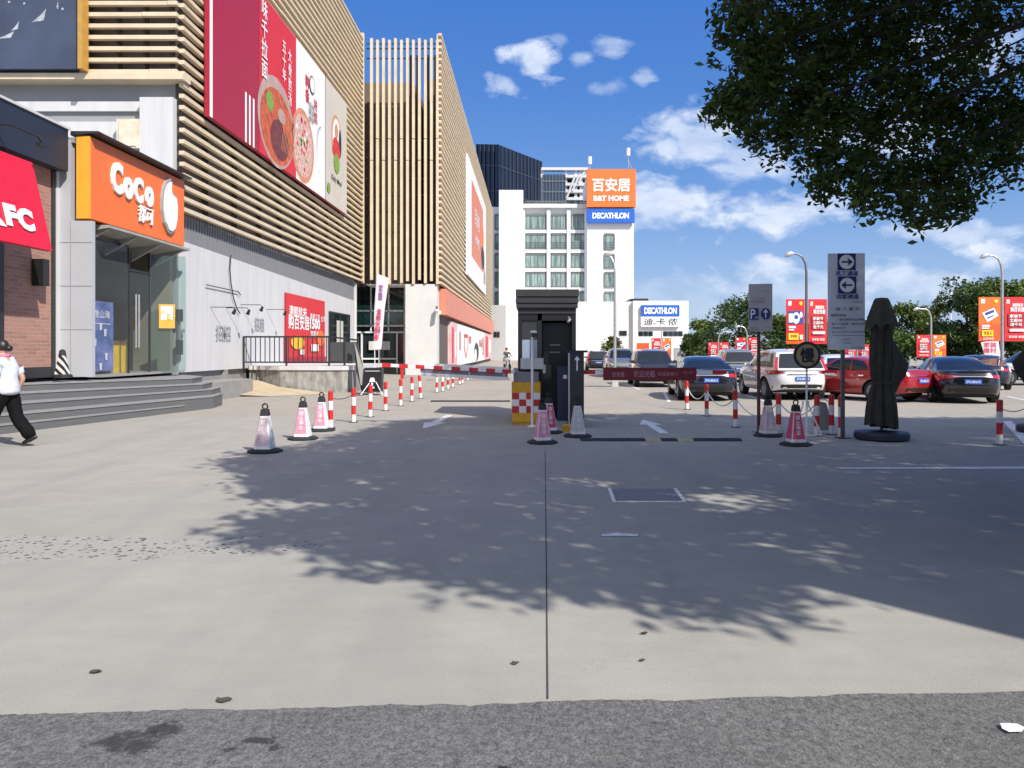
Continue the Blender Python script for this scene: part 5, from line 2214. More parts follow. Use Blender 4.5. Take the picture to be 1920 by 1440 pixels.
M_chain = mat('white chain', (.66, .66, .62), .5, var=.2, scale=40)
chain(1288, 1325, .26, 'white chain sagging from the first to second bollard right of gate', M_chain)
chain(1325, 1379, .26, 'white chain sagging in front of the dark blue saloon plate', M_chain)
chain(1379, 1460, .32, 'white chain sagging behind the parking sign post', M_chain)
chain(1460, 1531, .25, 'white chain sagging behind the slow sign pole', M_chain)
chain(620, 663, .06, 'dark chain between the two bollards nearest the pink cones', M_dark, .008)
chain(663, 694, .06, 'dark chain between second and third bollards left of exit lane', M_dark, .008)
chain(694, 723, .06, 'dark chain between third and fourth bollards left of exit lane', M_dark, .008)
chain(1874, Vector((gx(1935, 14.6), 14.6, .52)), .1, 'thin dark chain from the lone bollard to the right edge', M_dark, .008)

# ------------------------------------------------------------------ cones
M_cw = mat('cone white', (.72, .71, .71), .5, var=.1, scale=6)
M_cp = mat('cone pink', (.70, .27, .38), .5, var=.25, scale=5)
M_cpf = mat('cone faded pink', (.66, .40, .46), .5, var=.25, scale=3, rgb2=(.70, .62, .63))
M_cps = mat('cone strong pink', (.58, .06, .14), .5, var=.2, scale=5)
M_cgr = mat('cone grey', (.50, .51, .55), .5, var=.1, scale=5)


def cone0(txt):
    t = thing('traffic_cone', 'x', 'traffic cone', (0, 0, 0), 'square traffic cones round the gate')
    b = MB()
    b.lathe([(.255, 0), (.255, .03), (.20, .055), (.16, .06)], 8, phase=R(22.5))
    b.build('base', M_black, t)
    b = MB()

    def sq(h, z, c):
        return [(-h + c, -h, z), (h - c, -h, z), (h, -h + c, z), (h, h - c, z), (h - c, h, z), (-h + c, h, z), (-h, h - c, z), (-h, -h + c, z)]
    lo, hi = sq(.125, .06, .012), sq(.055, .56, .008)
    b.add(lo + hi, [(i, (i + 1) % 8, 8 + (i + 1) % 8, 8 + i) for i in range(8)] + [tuple(range(8, 16))])
    b.build('cone_body', M_cw, t)
    # pink faces: front and left
    for ux, nx in (((1, 0, 0), (0, -1, 0)), ((0, -1, 0), (-1, 0, 0))):
        u = Vector(ux)
        n_ = Vector(nx)
        v = (Vector((0, 0, .5)) - n_ * .07).normalized()
        P = Panel(n_ * .091 + Vector((0, 0, .31)), u, v, gap=.003)
        P.poly([(-.104, -.2), (.104, -.2), (.050, .22), (-.050, .22)], 0)
        pf = P.build('pink_face', M_cp, t)
        if nx[1]:
            P = Panel(n_ * .091 + Vector((0, 0, .31)), u, v, gap=.003)
            P.k = 2
            P.text(txt, 0, .02, w=.075, h=.32, m=0, bold=.04)
            P.build('lettering', M_cw, pf)
    b = MB()
    lo, hi = sq(.063, .555, .012), sq(.05, .65, .012)
    b.add(lo + hi, [(i, (i + 1) % 8, 8 + (i + 1) % 8, 8 + i) for i in range(8)] + [tuple(range(8, 16)), tuple(range(8))[::-1]])
    b.build('cap', M_black, t)
    b = MB()
    b.tube([(.04 * math.cos(a * math.pi / 8), 0, .69 + .04 * math.sin(a * math.pi / 8)) for a in range(17)], .012, 6, caps=False)
    b.build('ring', M_black, t)
    return t


C0 = cone0('禁\n止\n停\n车')
cones = [(497, 848, 'nearest left cone, white with faded pink face', M_cpf, -4), (568, 824, 'pink and white cone in middle of the three left cones', M_cp, -2), (603, 808, 'pink cone close to the first left bollard', M_cp, -2),
         (1017, 831, 'dull pink cone in front of the check patterned guard block', M_cp, 14), (1029, 812, 'half hidden pink cone right behind another by the booth', M_cps, 20), (1083, 819, 'pale grey cone in front of the black barrier column', M_cgr, 8),
         (1440, 818, 'faded pink cone at foot of the parking sign post', M_cpf, 10), (1492, 835, 'strong pink cone standing nearest at right before the slow sign', M_cps, 6)]
for i, (px, py, lab, mm, rot) in enumerate(cones):
    D = gd(py)
    loc = (gx(px, D), D, 0)
    if i == 0:
        o = C0
        place(C0, loc, R(rot))
        tag(o, lab)
        for ch in C0.children:
            if ch.name.startswith('pink_face'):
                ch.material_slots[0].link = 'OBJECT'
                ch.material_slots[0].material = mm
    else:
        o = dup(C0, loc, R(rot), lab)
        for ch in o.children:
            if ch.name.startswith('pink_face'):
                ch.material_slots[0].link = 'OBJECT'
                ch.material_slots[0].material = mm
# striped cone on the steps
D = 17.0
t = thing('traffic_cone', 'black and white striped cone standing on the top step', 'traffic cone', (gx(117, D), D, .92))
b = MB()
b.lathe([(.2, 0), (.2, .06), (.17, .08)], 8, (gx(117, D), D, .92), phase=R(22.5))
b.build('base', M_black, t)
m = bpy.data.materials.new('diagonal stripes')
m.use_nodes = True
nt = m.node_tree
wv = nt.nodes.new('ShaderNodeTexWave')
wv.inputs['Scale'].default_value = 3.2
wv.bands_direction = 'DIAGONAL'
tc = nt.nodes.new('ShaderNodeTexCoord')
rp = nt.nodes.new('ShaderNodeValToRGB')
rp.color_ramp.interpolation = 'CONSTANT'
rp.color_ramp.elements[0].color = (.02, .02, .02, 1)
rp.color_ramp.elements[1].position = .5
rp.color_ramp.elements[1].color = (.62, .62, .58, 1)
nt.links.new(tc.outputs['Object'], wv.inputs['Vector'])
nt.links.new(wv.outputs['Fac'], rp.inputs[0])
nt.links.new(rp.outputs[0], nt.nodes['Principled BSDF'].inputs['Base Color'])
b = MB()
b.lathe([(.155, .08), (.075, .5)], 4, (gx(117, D), D, .92), phase=R(45))
b.build('cone_body', m, t)
b = MB()
b.lathe([(.08, .5), (.06, .6), (.03, .63)], 8, (gx(117, D), D, .92))
b.build('cap', M_black, t)
# ------------------------------------------------------------------ signs, parasols, lamp posts
M_alu = mat('sign aluminium', (.62, .66, .74), .5, var=.05, scale=3)
D = 14.3
ps = thing('parking_sign', 'grey parking sign with blue P and up arrow on a rusty post', 'sign', (gx(1424, D), D, 0))
u = Vector((1, -.22, 0)).normalized()
zc = zz(577, D)
W, H = .425, .885
P = Panel((gx(1425, D), D - .03, zc), u)
b = MB()
b.prism([P.P(-W / 2, -H / 2, 0), P.P(W / 2, -H / 2, 0), P.P(W / 2, H / 2 + .0, 0), P.P(-W / 2, H / 2, 0)], -P.n * .03)
b.build('board', mat('grey sign board', (.42, .41, .42), .5, var=.04), ps)
P.text('三江购物', -.04, .17, w=.24, h=.065, m=2)
P.rect(-.17, .08, .115, .122, 1)
P.text('百安居停车场', -.04, .085, w=.24, h=.035, m=2)
P.text('停车', .1, .3, w=.12, h=.04, m=2)
P.rect(-.2, -.035, -.225, -.01, 0)
P.text('P', -.135, -.118, w=.085, h=.18, m=3, bold=.01)
P.text('停车', -.07, -.185, w=.06, h=.035, m=3)
P.ell(.09, -.115, .085, .105, 0)
P.rect(.081, .099, -.19, -.07, 3)
P.poly([(.09, -.03), (.045, -.09), (.06, -.1), (.09, -.065), (.12, -.1), (.135, -.09)], 3)
P.rect(-.2, -.05, -.42, -.35, 2)
P.rect(.06, .17, -.37, -.355, 2)
P.build('print', [M_navy, mat('dull red', (.35, .06, .08), .6), M_grey, M_signwhite], ps)
b = MB()
b.tube([(gx(1424, D), D + .05, 0), (gx(1424, D), D + .05, zc + .35)], .032, 10)
b.build('post', mat('rusty red post', (.10, .032, .025), .6, var=.3, scale=9), ps)
b = MB()
b.cbox(gx(1424, D), D + .05, .006, .18, .18, .012)
b.build('base_plate', M_dark, ps)

D = 13.4
ts = thing('direction_sign', 'tall pale sign with two blue arrow squares and small text', 'sign', (gx(1583, D), D, 0))
u = Vector((1, -.06, 0)).normalized()
z0, z1 = zz(656, D), zz(475.5, D)
W, H = .625, z1 - z0
P = Panel((gx(1585.5, D), D - .04, (z0 + z1) / 2), u)
b = MB()
b.prism([P.P(-W / 2, -H / 2, 0), P.P(W / 2, -H / 2, 0), P.P(W / 2, H / 2, 0), P.P(-W / 2, H / 2, 0)], -P.n * .035)
b.build('board', M_alu, ts)
for cy, d, txt in ((.69, 1, '员工通道'), (.285, -1, '访客通道')):
    P.rect(-.155, .155, cy - .145, cy + .15, 0)
    P.ell(0, cy, .125, .125, 3)
    P.rect(-.09, .09, cy - .014, cy + .014, 0)
    P.poly([(d * .10, cy), (d * .02, cy + .065), (d * .02, cy + .03), (d * .055, cy), (d * .02, cy - .03), (d * .02, cy - .065)], 0)
    P.text(txt, 0, cy - .2, w=.38, h=.08, m=0, bold=.05)
P.text('停车场办公室', .16, -.01, w=.17, h=.03, m=2)
P.rect(-.29, .29, -.058, -.054, 3)
P.text('驶 入 提 示', 0, -.13, w=.4, h=.06, m=2, bold=.03)
P.text('尊敬的顾客', -.16, -.24, w=.26, h=.042, m=2, bold=.03)
P.text('请您按照车位停放', .06, -.315, w=.42, h=.042, m=2, bold=.03)
P.text('首小时免费   每时五元', .0, -.39, w=.56, h=.04, m=2, bold=.03)
P.text('谢谢合作', -.16, -.46, w=.22, h=.04, m=2, bold=.03)
P.text('营业时间请勿占用消防通道', 0, -.53, w=.56, h=.032, m=2)
P.rect(-.27, .27, -.595, -.588, 0)
P.text('监督电话', -.03, -.66, w=.13, h=.03, m=2)
P.text('投诉电话', -.03, -.72, w=.13, h=.03, m=2)
P.text('物业管理', .14, -.8, w=.18, h=.028, m=2)
P.build('print', [M_navy, M_red, M_ink, M_signwhite], ts)
b = MB()
b.box(gx(1577, D), gx(1583, D), D - .03, D + .03, 0, z1 - .2)
b.build('post', mat('dark grey post', (.09, .09, .10), .5), ts)
b = MB()
b.cbox(gx(1580, D), D, .006, .22, .2, .012)
b.build('base_plate', M_dark, ts)

D = 13.75
ss = thing('slow_sign', 'round tan slow sign with black rim on a thin white pole', 'sign', (gx(1512, D), D, 0))
zc = zz(666, D)
x = gx(1512.5, D)
n_ = 32
b = MB()
b.prism([(x + .245 * math.cos(2 * math.pi * i / n_), D - .03, zc + .245 * math.sin(2 * math.pi * i / n_)) for i in range(n_)], (0, .025, 0))
b.build('rim', M_dark, ss)
P = Panel((x, D - .03, zc), (1, 0, 0))
P.ell(0, 0, .195, .195, 0, 32)
P.build('sign_face', mat('tan sign face', (.36, .28, .15), .6, var=.06), ss)
P = Panel((x, D - .03, zc), (1, 0, 0))
P.k = 2
P.text('慢', 0, 0, w=.24, h=.25, m=0, bold=.07)
P.build('lettering', M_ink, ss)
b = MB()
b.tube([(x, D, 0), (x, D, zc + .1)], .02, 8)
b.build('pole', M_white, ss)
b = MB()
yb = D + .05
for dx0, dx1 in ((-.36, -.05), (.36, .05)):
    b.tube([(x + dx0 * .7, yb - .1, .01), (x + dx1, yb, .55), (x + dx1, yb, .62)], .014, 6)
b.tube([(x - .25, yb - .1, .015), (x + .25, yb - .1, .015)], .014, 6)
b.tube([(x - .15, yb + .2, .015), (x + .15, yb + .2, .015)], .012, 6)
b.build('stand_legs', M_white, ss)
# folding board behind the bollards
D = 14.0
fo = thing('folding_board', 'grey folding board in a white tube frame standing between the bollards', 'folding board', (gx(1552, D), D, 0))
b = MB()
xl, xr = gx(1537, D), gx(1566, D)
b.prism([(xl + .05, D + .10, .06), (xr + .03, D + .10, .06), (xr - .08, D + .22, .56), (xl + .02, D + .22, .60)], (0, .015, 0))
b.build('panel', mat('grey board', (.24, .24, .23), .6), fo)
b = MB()
for d in (-1, 1):
    yy_ = D + .2 + d * .16
    b.tube([(xl - .06, yy_, .01), (xl + .0, D + .2, .58), (xl + .06, D + .2, .62), (xr - .1, D + .2, .62), (xr - .04, D + .2, .58), (xr + .06, yy_, .01)], .013, 6)
b.build('frame', M_white, fo)

# folded parasols
M_cloth = mat('dark olive cloth', (.036, .036, .024), .8, var=.3, scale=5, bump=.5, bscale=14)


def parasol(px, py, label, first_=True):
    D = gd(py)
    x = gx(px, D)
    t = thing('folded_parasol', label, 'parasol', (0, 0, 0), 'folded parasols')
    b = MB()
    b.lathe([(.40, 0), (.445, .03), (.45, .10), (.43, .135), (.10, .15), (.05, .16)], 28)
    b.build('base', mat('parasol base rubber', (.022, .026, .055), .55, var=.15), t, smooth=True)
    b = MB()
    b.tube([(0, 0, .15), (0, 0, 2.3)], .024, 10)
    b.build('pole', M_dark, t)
    # cloth: fluted, tied in at mid height
    prof = [(.22, .30), (.235, .26), (.34, .30), (.55, .275), (.75, .235), (.93, .17), (1.0, .165), (1.08, .19), (1.3, .215), (1.55, .205), (1.8, .185), (2.0, .165), (2.1, .15)]
    seg_ = 72
    vs, fs = [], []
    prof = [(.21, .285), (.36, .28), (.55, .265), (.75, .235), (.93, .175), (1.0, .165), (1.08, .185), (1.3, .21), (1.55, .20), (1.8, .18), (2.0, .165), (2.14, .14)]
    for k, (z, r0) in enumerate(prof):
        for i in range(seg_):
            a = 2 * math.pi * i / seg_
            fl = abs(math.sin(4 * a + .35 * math.sin(z * 2.2) + .4)) ** .7
            fl = 1 - fl
            amp = .42 if z < .9 else .34
            r = r0 * (1 - amp * fl ** 1.5 + .05 * mnoise.noise((math.cos(a) * 1.5, math.sin(a) * 1.5, z * 1.3)))
            zz_ = z
            if k == 0:
                zz_ += .05 * math.cos(a + 2.6) + .03 * fl
            ox = 0.0
            if .75 < z < 1.75:                   # loose fold that has slipped out on one side
                f = math.exp(-((a - .15 + (2 * math.pi if a > math.pi else 0) * -1) / .33) ** 2) * (1 - abs(z - 1.22) / .5 if abs(z - 1.22) < .5 else 0)
                r += .36 * max(0, f)
            vs.append((r * math.cos(a) + ox, r * math.sin(a) * .85, zz_))
    for k in range(len(prof) - 1):
        for i in range(seg_):
            fs.append((k * seg_ + i, k * seg_ + (i + 1) % seg_, (k + 1) * seg_ + (i + 1) % seg_, (k + 1) * seg_ + i))
    b = MB()
    b.add(vs, fs)
    b.build('canopy', M_cloth, t, smooth='all')
    b = MB()
    vs, fs = [], []
    for k, (z, r0) in enumerate(((1.96, .265), (2.0, .265), (2.2, .20), (2.38, .135), (2.43, .105), (2.44, .02))):
        for i in range(48):
            a = 2 * math.pi * i / 48
            r = r0 * (1 - .16 * (.5 + .5 * math.cos(8 * a + .4)))
            vs.append((r * math.cos(a), r * math.sin(a) * .85, z + (.05 * math.cos(8 * a) - .03 if k == 0 else 0)))
    for k in range(5):
        for i in range(48):
            fs.append((k * 48 + i, k * 48 + (i + 1) % 48, (k + 1) * 48 + (i + 1) % 48, (k + 1) * 48 + i))
    b.add(vs, fs)
    b.build('top_flap', mat('olive cap cloth', (.05, .05, .032), .8, var=.2, bump=.3, bscale=20), t, smooth='all')
    b = MB()
    b.lathe([(.168, .955), (.176, .97), (.168, .99)], 24)
    b.build('tie_strap', M_cloth, t)
    place(t, (x, D, 0))
    return t


u1 = parasol(1653, 824, 'dark olive folded parasol on a round black base at right')
dup(u1, (gx(1957, 14.3), 14.3, 0), R(140), 'second folded parasol mostly cut off by the right edge')


# ------------------------------------------------------------------ lamp posts with banners
def banner_draw(P, W, H, kind):
    if kind == 0:     # orange product banner
        P.rect(-W / 2, W / 2, -H / 2, H / 2, 0)
        P.rect(-W / 2, W / 2, -H / 2, -H * .1, 6, layer=True)
        P.rect(-W * .4, -W * .22, H * .36, H * .46, 1)
        P.ell(W * .3, H * .41, W * .09, H * .045, 4)
        P.poly([(-W * .36, H * .14), (W * .2, H * .26), (W * .4, H * .08), (-W * .12, -H * .07)], 1)
        P.poly([(-W * .24, H * .14), (W * .18, H * .22), (W * .2, H * .16), (-W * .2, H * .08)], 5)
        P.poly([(-W * .12, H * .04), (W * .2, H * .1), (W * .2, H * .08), (-W * .1, H * .01)], 5)
        P.rect(-W * .38, W * .0, -H * .17, -H * .13, 1)
        P.rect(-W * .38, -W * .04, -H * .22, -H * .19, 1)
        P.rect(-W * .38, W * .15, -H * .39, -H * .25, 4)
        P.text('951', -W * .12, -H * .32, w=W * .36, h=H * .08, m=3, bold=.03)
        P.text('立即抢购', -W * .08, -H * .44, w=W * .5, h=H * .05, m=1, bold=.03)
    elif kind == 1:   # red sale banner
        P.rect(-W / 2, W / 2, -H / 2, H / 2, 2)
        P.text('居', -W * .34, H * .4, w=W * .16, h=H * .09, m=1, bold=.05)
        P.text('满额就来', W * .1, H * .32, w=W * .5, h=H * .08, m=1, bold=.05)
        P.text('购百安居', W * .08, H * .22, w=W * .64, h=H * .1, m=1, bold=.06)
        P.rect(-W * .36, W * .36, -H * .16, H * .13, 3)
        for i, t_ in enumerate(('家装节', '立减500', '送千元')):
            P.text(t_, 0, H * .07 - i * H * .095, w=W * .55, h=H * .075, m=1, bold=.05)
        P.rect(-W * .3, W * .38, -H * .28, -H * .22, 1)
        P.text('百安居 家居', 0, -H * .4, w=W * .7, h=H * .055, m=1, bold=.03)
    else:             # banner with a blue and white product
        P.rect(-W / 2, W / 2, -H / 2, H / 2, 2)
        P.rect(-W / 2, W / 2, -H / 2, -H * .28, 6)
        P.rect(-W * .4, -W * .22, H * .36, H * .46, 1)
        P.ell(W * .3, H * .41, W * .09, H * .045, 4)
        P.rect(-W * .4, W * .42, -H * .05, H * .24, 5)
        P.rect(-W * .38, -W * .15, -H * .02, H * .18, 1)
        P.ell(W * .03, H * .08, W * .2, H * .13, 1)
        P.ell(W * .03, H * .1, W * .11, H * .05, 5)
        P.ell(W * .3, H * .15, W * .08, H * .07, 1)
        P.rect(-W * .38, W * .0, -H * .15, -H * .1, 1)
        P.rect(-W * .38, -W * .1, -H * .2, -H * .17, 1)
        P.rect(-W * .4, W * .15, -H * .41, -H * .26, 4)
        P.text('999', -W * .12, -H * .335, w=W * .36, h=H * .08, m=3, bold=.03)
        P.rect(W * .22, W * .38, -H * .4, -H * .3, 1)


BM = [M_orange, M_signwhite, M_signred, mat('banner deep red', (.36, .012, .02), .5), mat('banner yellow', (.85, .60, .02), .5), mat('banner blue', (.03, .07, .32), .5), mat('banner orange', (.72, .10, .02), .5)]


def lamp_post(label, px, D, h, side=-1, banners=(), bw=.86, bz=(1.75, 3.55), col=M_steel, arm=.55):
    x = gx(px, D)
    t = thing('lamp_post', label, 'lamp post', (x, D, 0), 'lamp posts of the car park')
    b = MB()
    b.tube([(x, D, 0), (x, D, .6), (x, D, h - .75), (x + side * .04, D, h - .4), (x + side * .15, D, h - .14), (x + side * .34, D, h - .02), (x + side * arm, D, h)], .06, 10, radii=[.075, .07, .05, .045, .04, .035, .03])
    b.build('pole', col, t, smooth=True)
    b = MB()
    b.tube([(x + side * (arm - .06), D, h + .01), (x + side * (arm + .06), D, h + .02), (x + side * (arm + .22), D, h - .04), (x + side * (arm + .32), D, h - .10)], .08, 8, radii=[.04, .09, .10, .03])
    b.build('lamp_head', mat('lamp head grey', (.42, .43, .44), .4), t, smooth=True)
    b = MB()
    b.cbox(x, D, .14, .26, .26, .28)
    b.build('footing', mat('footing concrete', (.45, .44, .42), .8), t)
    for sgn, kind in banners:
        bt = thing('lamp_banner', ('orange product banner' if kind == 0 else 'red sale banner' if kind == 1 else 'blue and white product banner') + (' left' if sgn < 0 else ' right') + ' of the pole on ' + label.split(' lamp post')[0] + ' lamp post', 'banner', (x + sgn * (bw / 2 + .08), D, bz[0]), 'banners hung on the lamp posts')
        b = MB()
        xa = x + sgn * .08
        xb = xa + sgn * bw
        b.box(min(xa, xb), max(xa, xb), D - .02, D, bz[0], bz[1])
        b.build('cloth', BM[2], bt)
        P = Panel(((xa + xb) / 2, D - .02, (bz[0] + bz[1]) / 2), (1, 0, 0), gap=.004 if D < 50 else .012)
        banner_draw(P, bw - .01, bz[1] - bz[0] - .01, kind)
        P.build('print', BM, bt)
        b = MB()
        for z in (bz[0] + .02, bz[1] - .02):
            b.tube([(x, D + .01, z), (xb, D + .01, z)], .012, 6)
        b.build('banner_rod', M_steel, bt)
    return t


lamp_post('nearer lamp post behind the round slow sign', 1512, 31, zz(476, 31), -1, ((-1, 2), (1, 1)), .74, (zz(645, 31), zz(561, 31)), mat('dark steel pole', (.16, .17, .18), .4, metal=.5))
lamp_post('right hand lamp post before the green trees', 1879, 30.6, zz(479, 30.6), -1, ((-1, 0), (1, 1)), .87, (zz(640, 30.6), zz(557, 30.6)))
lamp_post('plain pale lamp post beside the store bush', 1153, 32, zz(476, 32), -1, (), arm=.1)
lamp_post('distant middle lamp post behind the black saloon', 1746, 48, zz(579, 48), -1, ((-1, 1), (1, 0)), .84, (zz(670, 48), zz(628, 48)), arm=.8)
lamp_post('small far lamp post left of the parking sign', 1401, 56, zz(612, 56), -1, ((-1, 2), (1, 1)), .78, (zz(664, 56), zz(633, 56)))
lamp_post('smaller far lamp post right of the white store', 1347, 62, zz(622, 62), 1, ((-1, 1), (1, 1)), .74, (zz(675, 62), zz(642, 62)))
lamp_post('far lamp post in front of the white store', 1240, 80, zz(606, 80), -1, ((-1, 1), (1, 0)), .95, (zz(676, 80), zz(634, 80)))
lamp_post('faint tall far lamp post above the trees', 1783, 95, zz(518, 95), 1, (), col=M_white)
lamp_post('hidden far lamp post behind the tall white sign', 1607, 50, zz(632, 50), -1, ((-1, 1), (1, 1)), .7, (zz(680, 50), zz(646, 50)))
t = thing('store_banner', 'low orange red banner on the ground before the white store', 'banner', (gx(1205, 85), 85, 0))
b = MB()
b.box(gx(1194, 85), gx(1217, 85), 85, 85.05, .2, zz(643, 85))
b.build('cloth', BM[6], t)
b = MB()
for px in (1194, 1217):
    b.tube([(gx(px, 85), 85.08, 0), (gx(px, 85), 85.08, zz(642, 85))], .03, 6)
b.build('post', M_steel, t)


# ------------------------------------------------------------------ feather flags and board by the entrance
def feather(label, pts, D, foot, draw=None):
    t = thing('feather_flag', label, 'flag', (gx(foot, D), D, 0), 'feather flags')
    b = MB()
    b.prism([at(x, y, D) for x, y in pts], (0, .02, 0))
    b.build('cloth', mat('flag white', (.72, .66, .68), .7, var=.1, scale=3), t)
    if draw:
        P = Panel(at(1000, 655, D), (1, 0, 0))
        draw(P, D)
        P.build('print', [M_cps, mat('flag violet', (.30, .12, .30), .6), M_cpf], t)
    b = MB()
    top = at(pts[0][0], pts[0][1], D + .03)
    mid = at(pts[-1][0] - 1, pts[-1][1], D + .03)
    b.tube([(gx(foot, D), D + .03, 0), mid, top], .015, 6)
    b.build('pole', M_white, t)
    b = MB()
    fx = gx(foot, D)
    for dx in (-.25, .25):
        b.tube([(fx + dx, D - .15, .02), (fx, D + .03, .3)], .012, 6)
    b.build('foot', M_white, t)


def d1(P, D):
    k = D / 1440
    for tx, x, y, h, m, w in (('家', 714, 541, 14, 1, 8), ('居', 713, 556, 14, 1, 8), ('全', 711, 583, 10, 0, 9), ('屋', 710, 595, 10, 0, 9), ('定', 709, 607, 10, 0, 9), ('制', 708, 619, 11, 0, 10), ('惠', 706, 632, 9, 0, 9)):
        P.text(tx, (x - 1000) * k, (655 - y) * k, w=w * k, h=h * k, m=m, bold=.06)


feather('tall white feather flag with pink characters before the mall entrance', [(707, 513), (728, 521), (727, 538), (721, 580), (715, 655), (700, 655), (703, 590)], 27, 703, d1)


def d2(P, D):
    k = D / 1440
    P.text('家装\n建材', (1856 - 1000) * k, (655 - 652) * k, w=24 * k, h=20 * k, m=0, bold=.05)


feather('pink and white flag leaning behind the right hand lamp post', [(1839, 642), (1872, 636), (1877, 676), (1852, 682)], 32.5, 1878, d2)
D = 25.9
sb = thing('board_stand', 'black standing board with a white lamp shaped mark before the entrance', 'sign board', (gx(698, D), D, 0))
b = MB()
b.prism([(gx(682, D), D, .1), (gx(714, D), D, .1), (gx(714, D), D + .15, zz(690, D)), (gx(681, D), D + .15, zz(690, D))], (0, .4, 0))
b.build('board', M_bdark, sb)
P = Panel((gx(698, D), D - .01, zz(716, D)), (1, 0, 0), (0, .19, 1))
P.poly([(-.1, .0), (.1, .0), (.06, .14), (-.06, .14)], 0)
P.rect(-.03, .03, -.14, -.03, 0)
P.rect(-.08, .08, -.22, -.17, 0)
P.rect(-.25, .25, .36, .375, 0)
P.build('mark', M_signwhite, sb)
b = MB()
for px in (677, 719):
    b.tube([(gx(px, D - .2), D - .3, .01), (gx(698, D), D + .2, .6)], .015, 6)
b.build('prop_leg', M_white, sb)
t = thing('screen_panel', 'black slanted cloth screen at the end of the railing', 'screen', (gx(672, 27.2), 27.3, .0))
b = MB()
b.prism([at(664, 640, 27.4), at(671, 645, 27.4), at(681, 690, 27.2), at(686, 735, 26.9), at(678, 735, 26.9), at(667, 690, 27.3)], (0, .05, 0))
b.build('cloth', M_bdark, t)
# ------------------------------------------------------------------ parked cars
def car_paint(name, rgb, metal=.0, rough=.22):
    return mat(name, rgb, rough, metal=metal, var=.03, scale=1, coat=1.0)


CP = car_paint('car paint', (.02, .02, .025))
CG = mat('car glass', (.012, .015, .018), .04, var=.3, scale=1.5, spec=.8)
CT = mat('tyre rubber', (.018, .018, .019), .8, var=.2)
CR = mat('alloy rim', (.45, .46, .47), .3, metal=.8, var=.1)
CK = mat('car black trim', (.018, .018, .019), .5, var=.15)
CRED = mat('tail lamp red', (.42, .010, .014), .15, var=.2, scale=8, coat=1)
CHL = mat('head lamp', (.55, .57, .60), .1, var=.2, scale=9, coat=1)
CPL = mat('blue number plate', (.03, .11, .48), .4, var=.05)
CCH = mat('chrome trim', (.62, .62, .63), .15, metal=1.0, var=.05)

KIND = {
    'saloon': dict(L=4.75, W=1.82, zb=.24, deck=[(-2.4, .98), (-2.0, 1.0), (-1.5, 1.0), (-.4, .95), (.9, .94), (1.4, .92), (1.9, .83), (2.4, .68)],
                   belt=.93, roof=1.46, rb=-1.78, rt=-.98, fb=1.05, ft=.22, tuck=.66, axle=(-1.36, 1.40), wr=.33, rear_base=.99),
    'suv': dict(L=4.55, W=1.84, zb=.30, deck=[(-2.3, 1.02), (-1.9, 1.04), (-1.2, 1.04), (-.3, 1.02), (.85, 1.02), (1.4, 1.02), (1.9, .97), (2.3, .80)],
                belt=1.0, roof=1.68, rb=-2.14, rt=-1.78, fb=1.0, ft=.25, tuck=.72, axle=(-1.33, 1.36), wr=.36, rear_base=1.02),
}


def interp(tab, x):
    if x <= tab[0][0]:
        return tab[0][1]
    for (a, b), (c, d) in zip(tab, tab[1:]):
        if x <= c:
            f = (x - a) / (c - a)
            f = f * f * (3 - 2 * f)
            return b + (d - b) * f
    return tab[-1][1]


WT = [(0, .93), (.12, .97), (.35, 1.0), (.62, .995), (.82, .97), (1, .915)]
LT = [(0, .965), (.2, .995), (.45, 1.0), (.7, .985), (1, .955)]


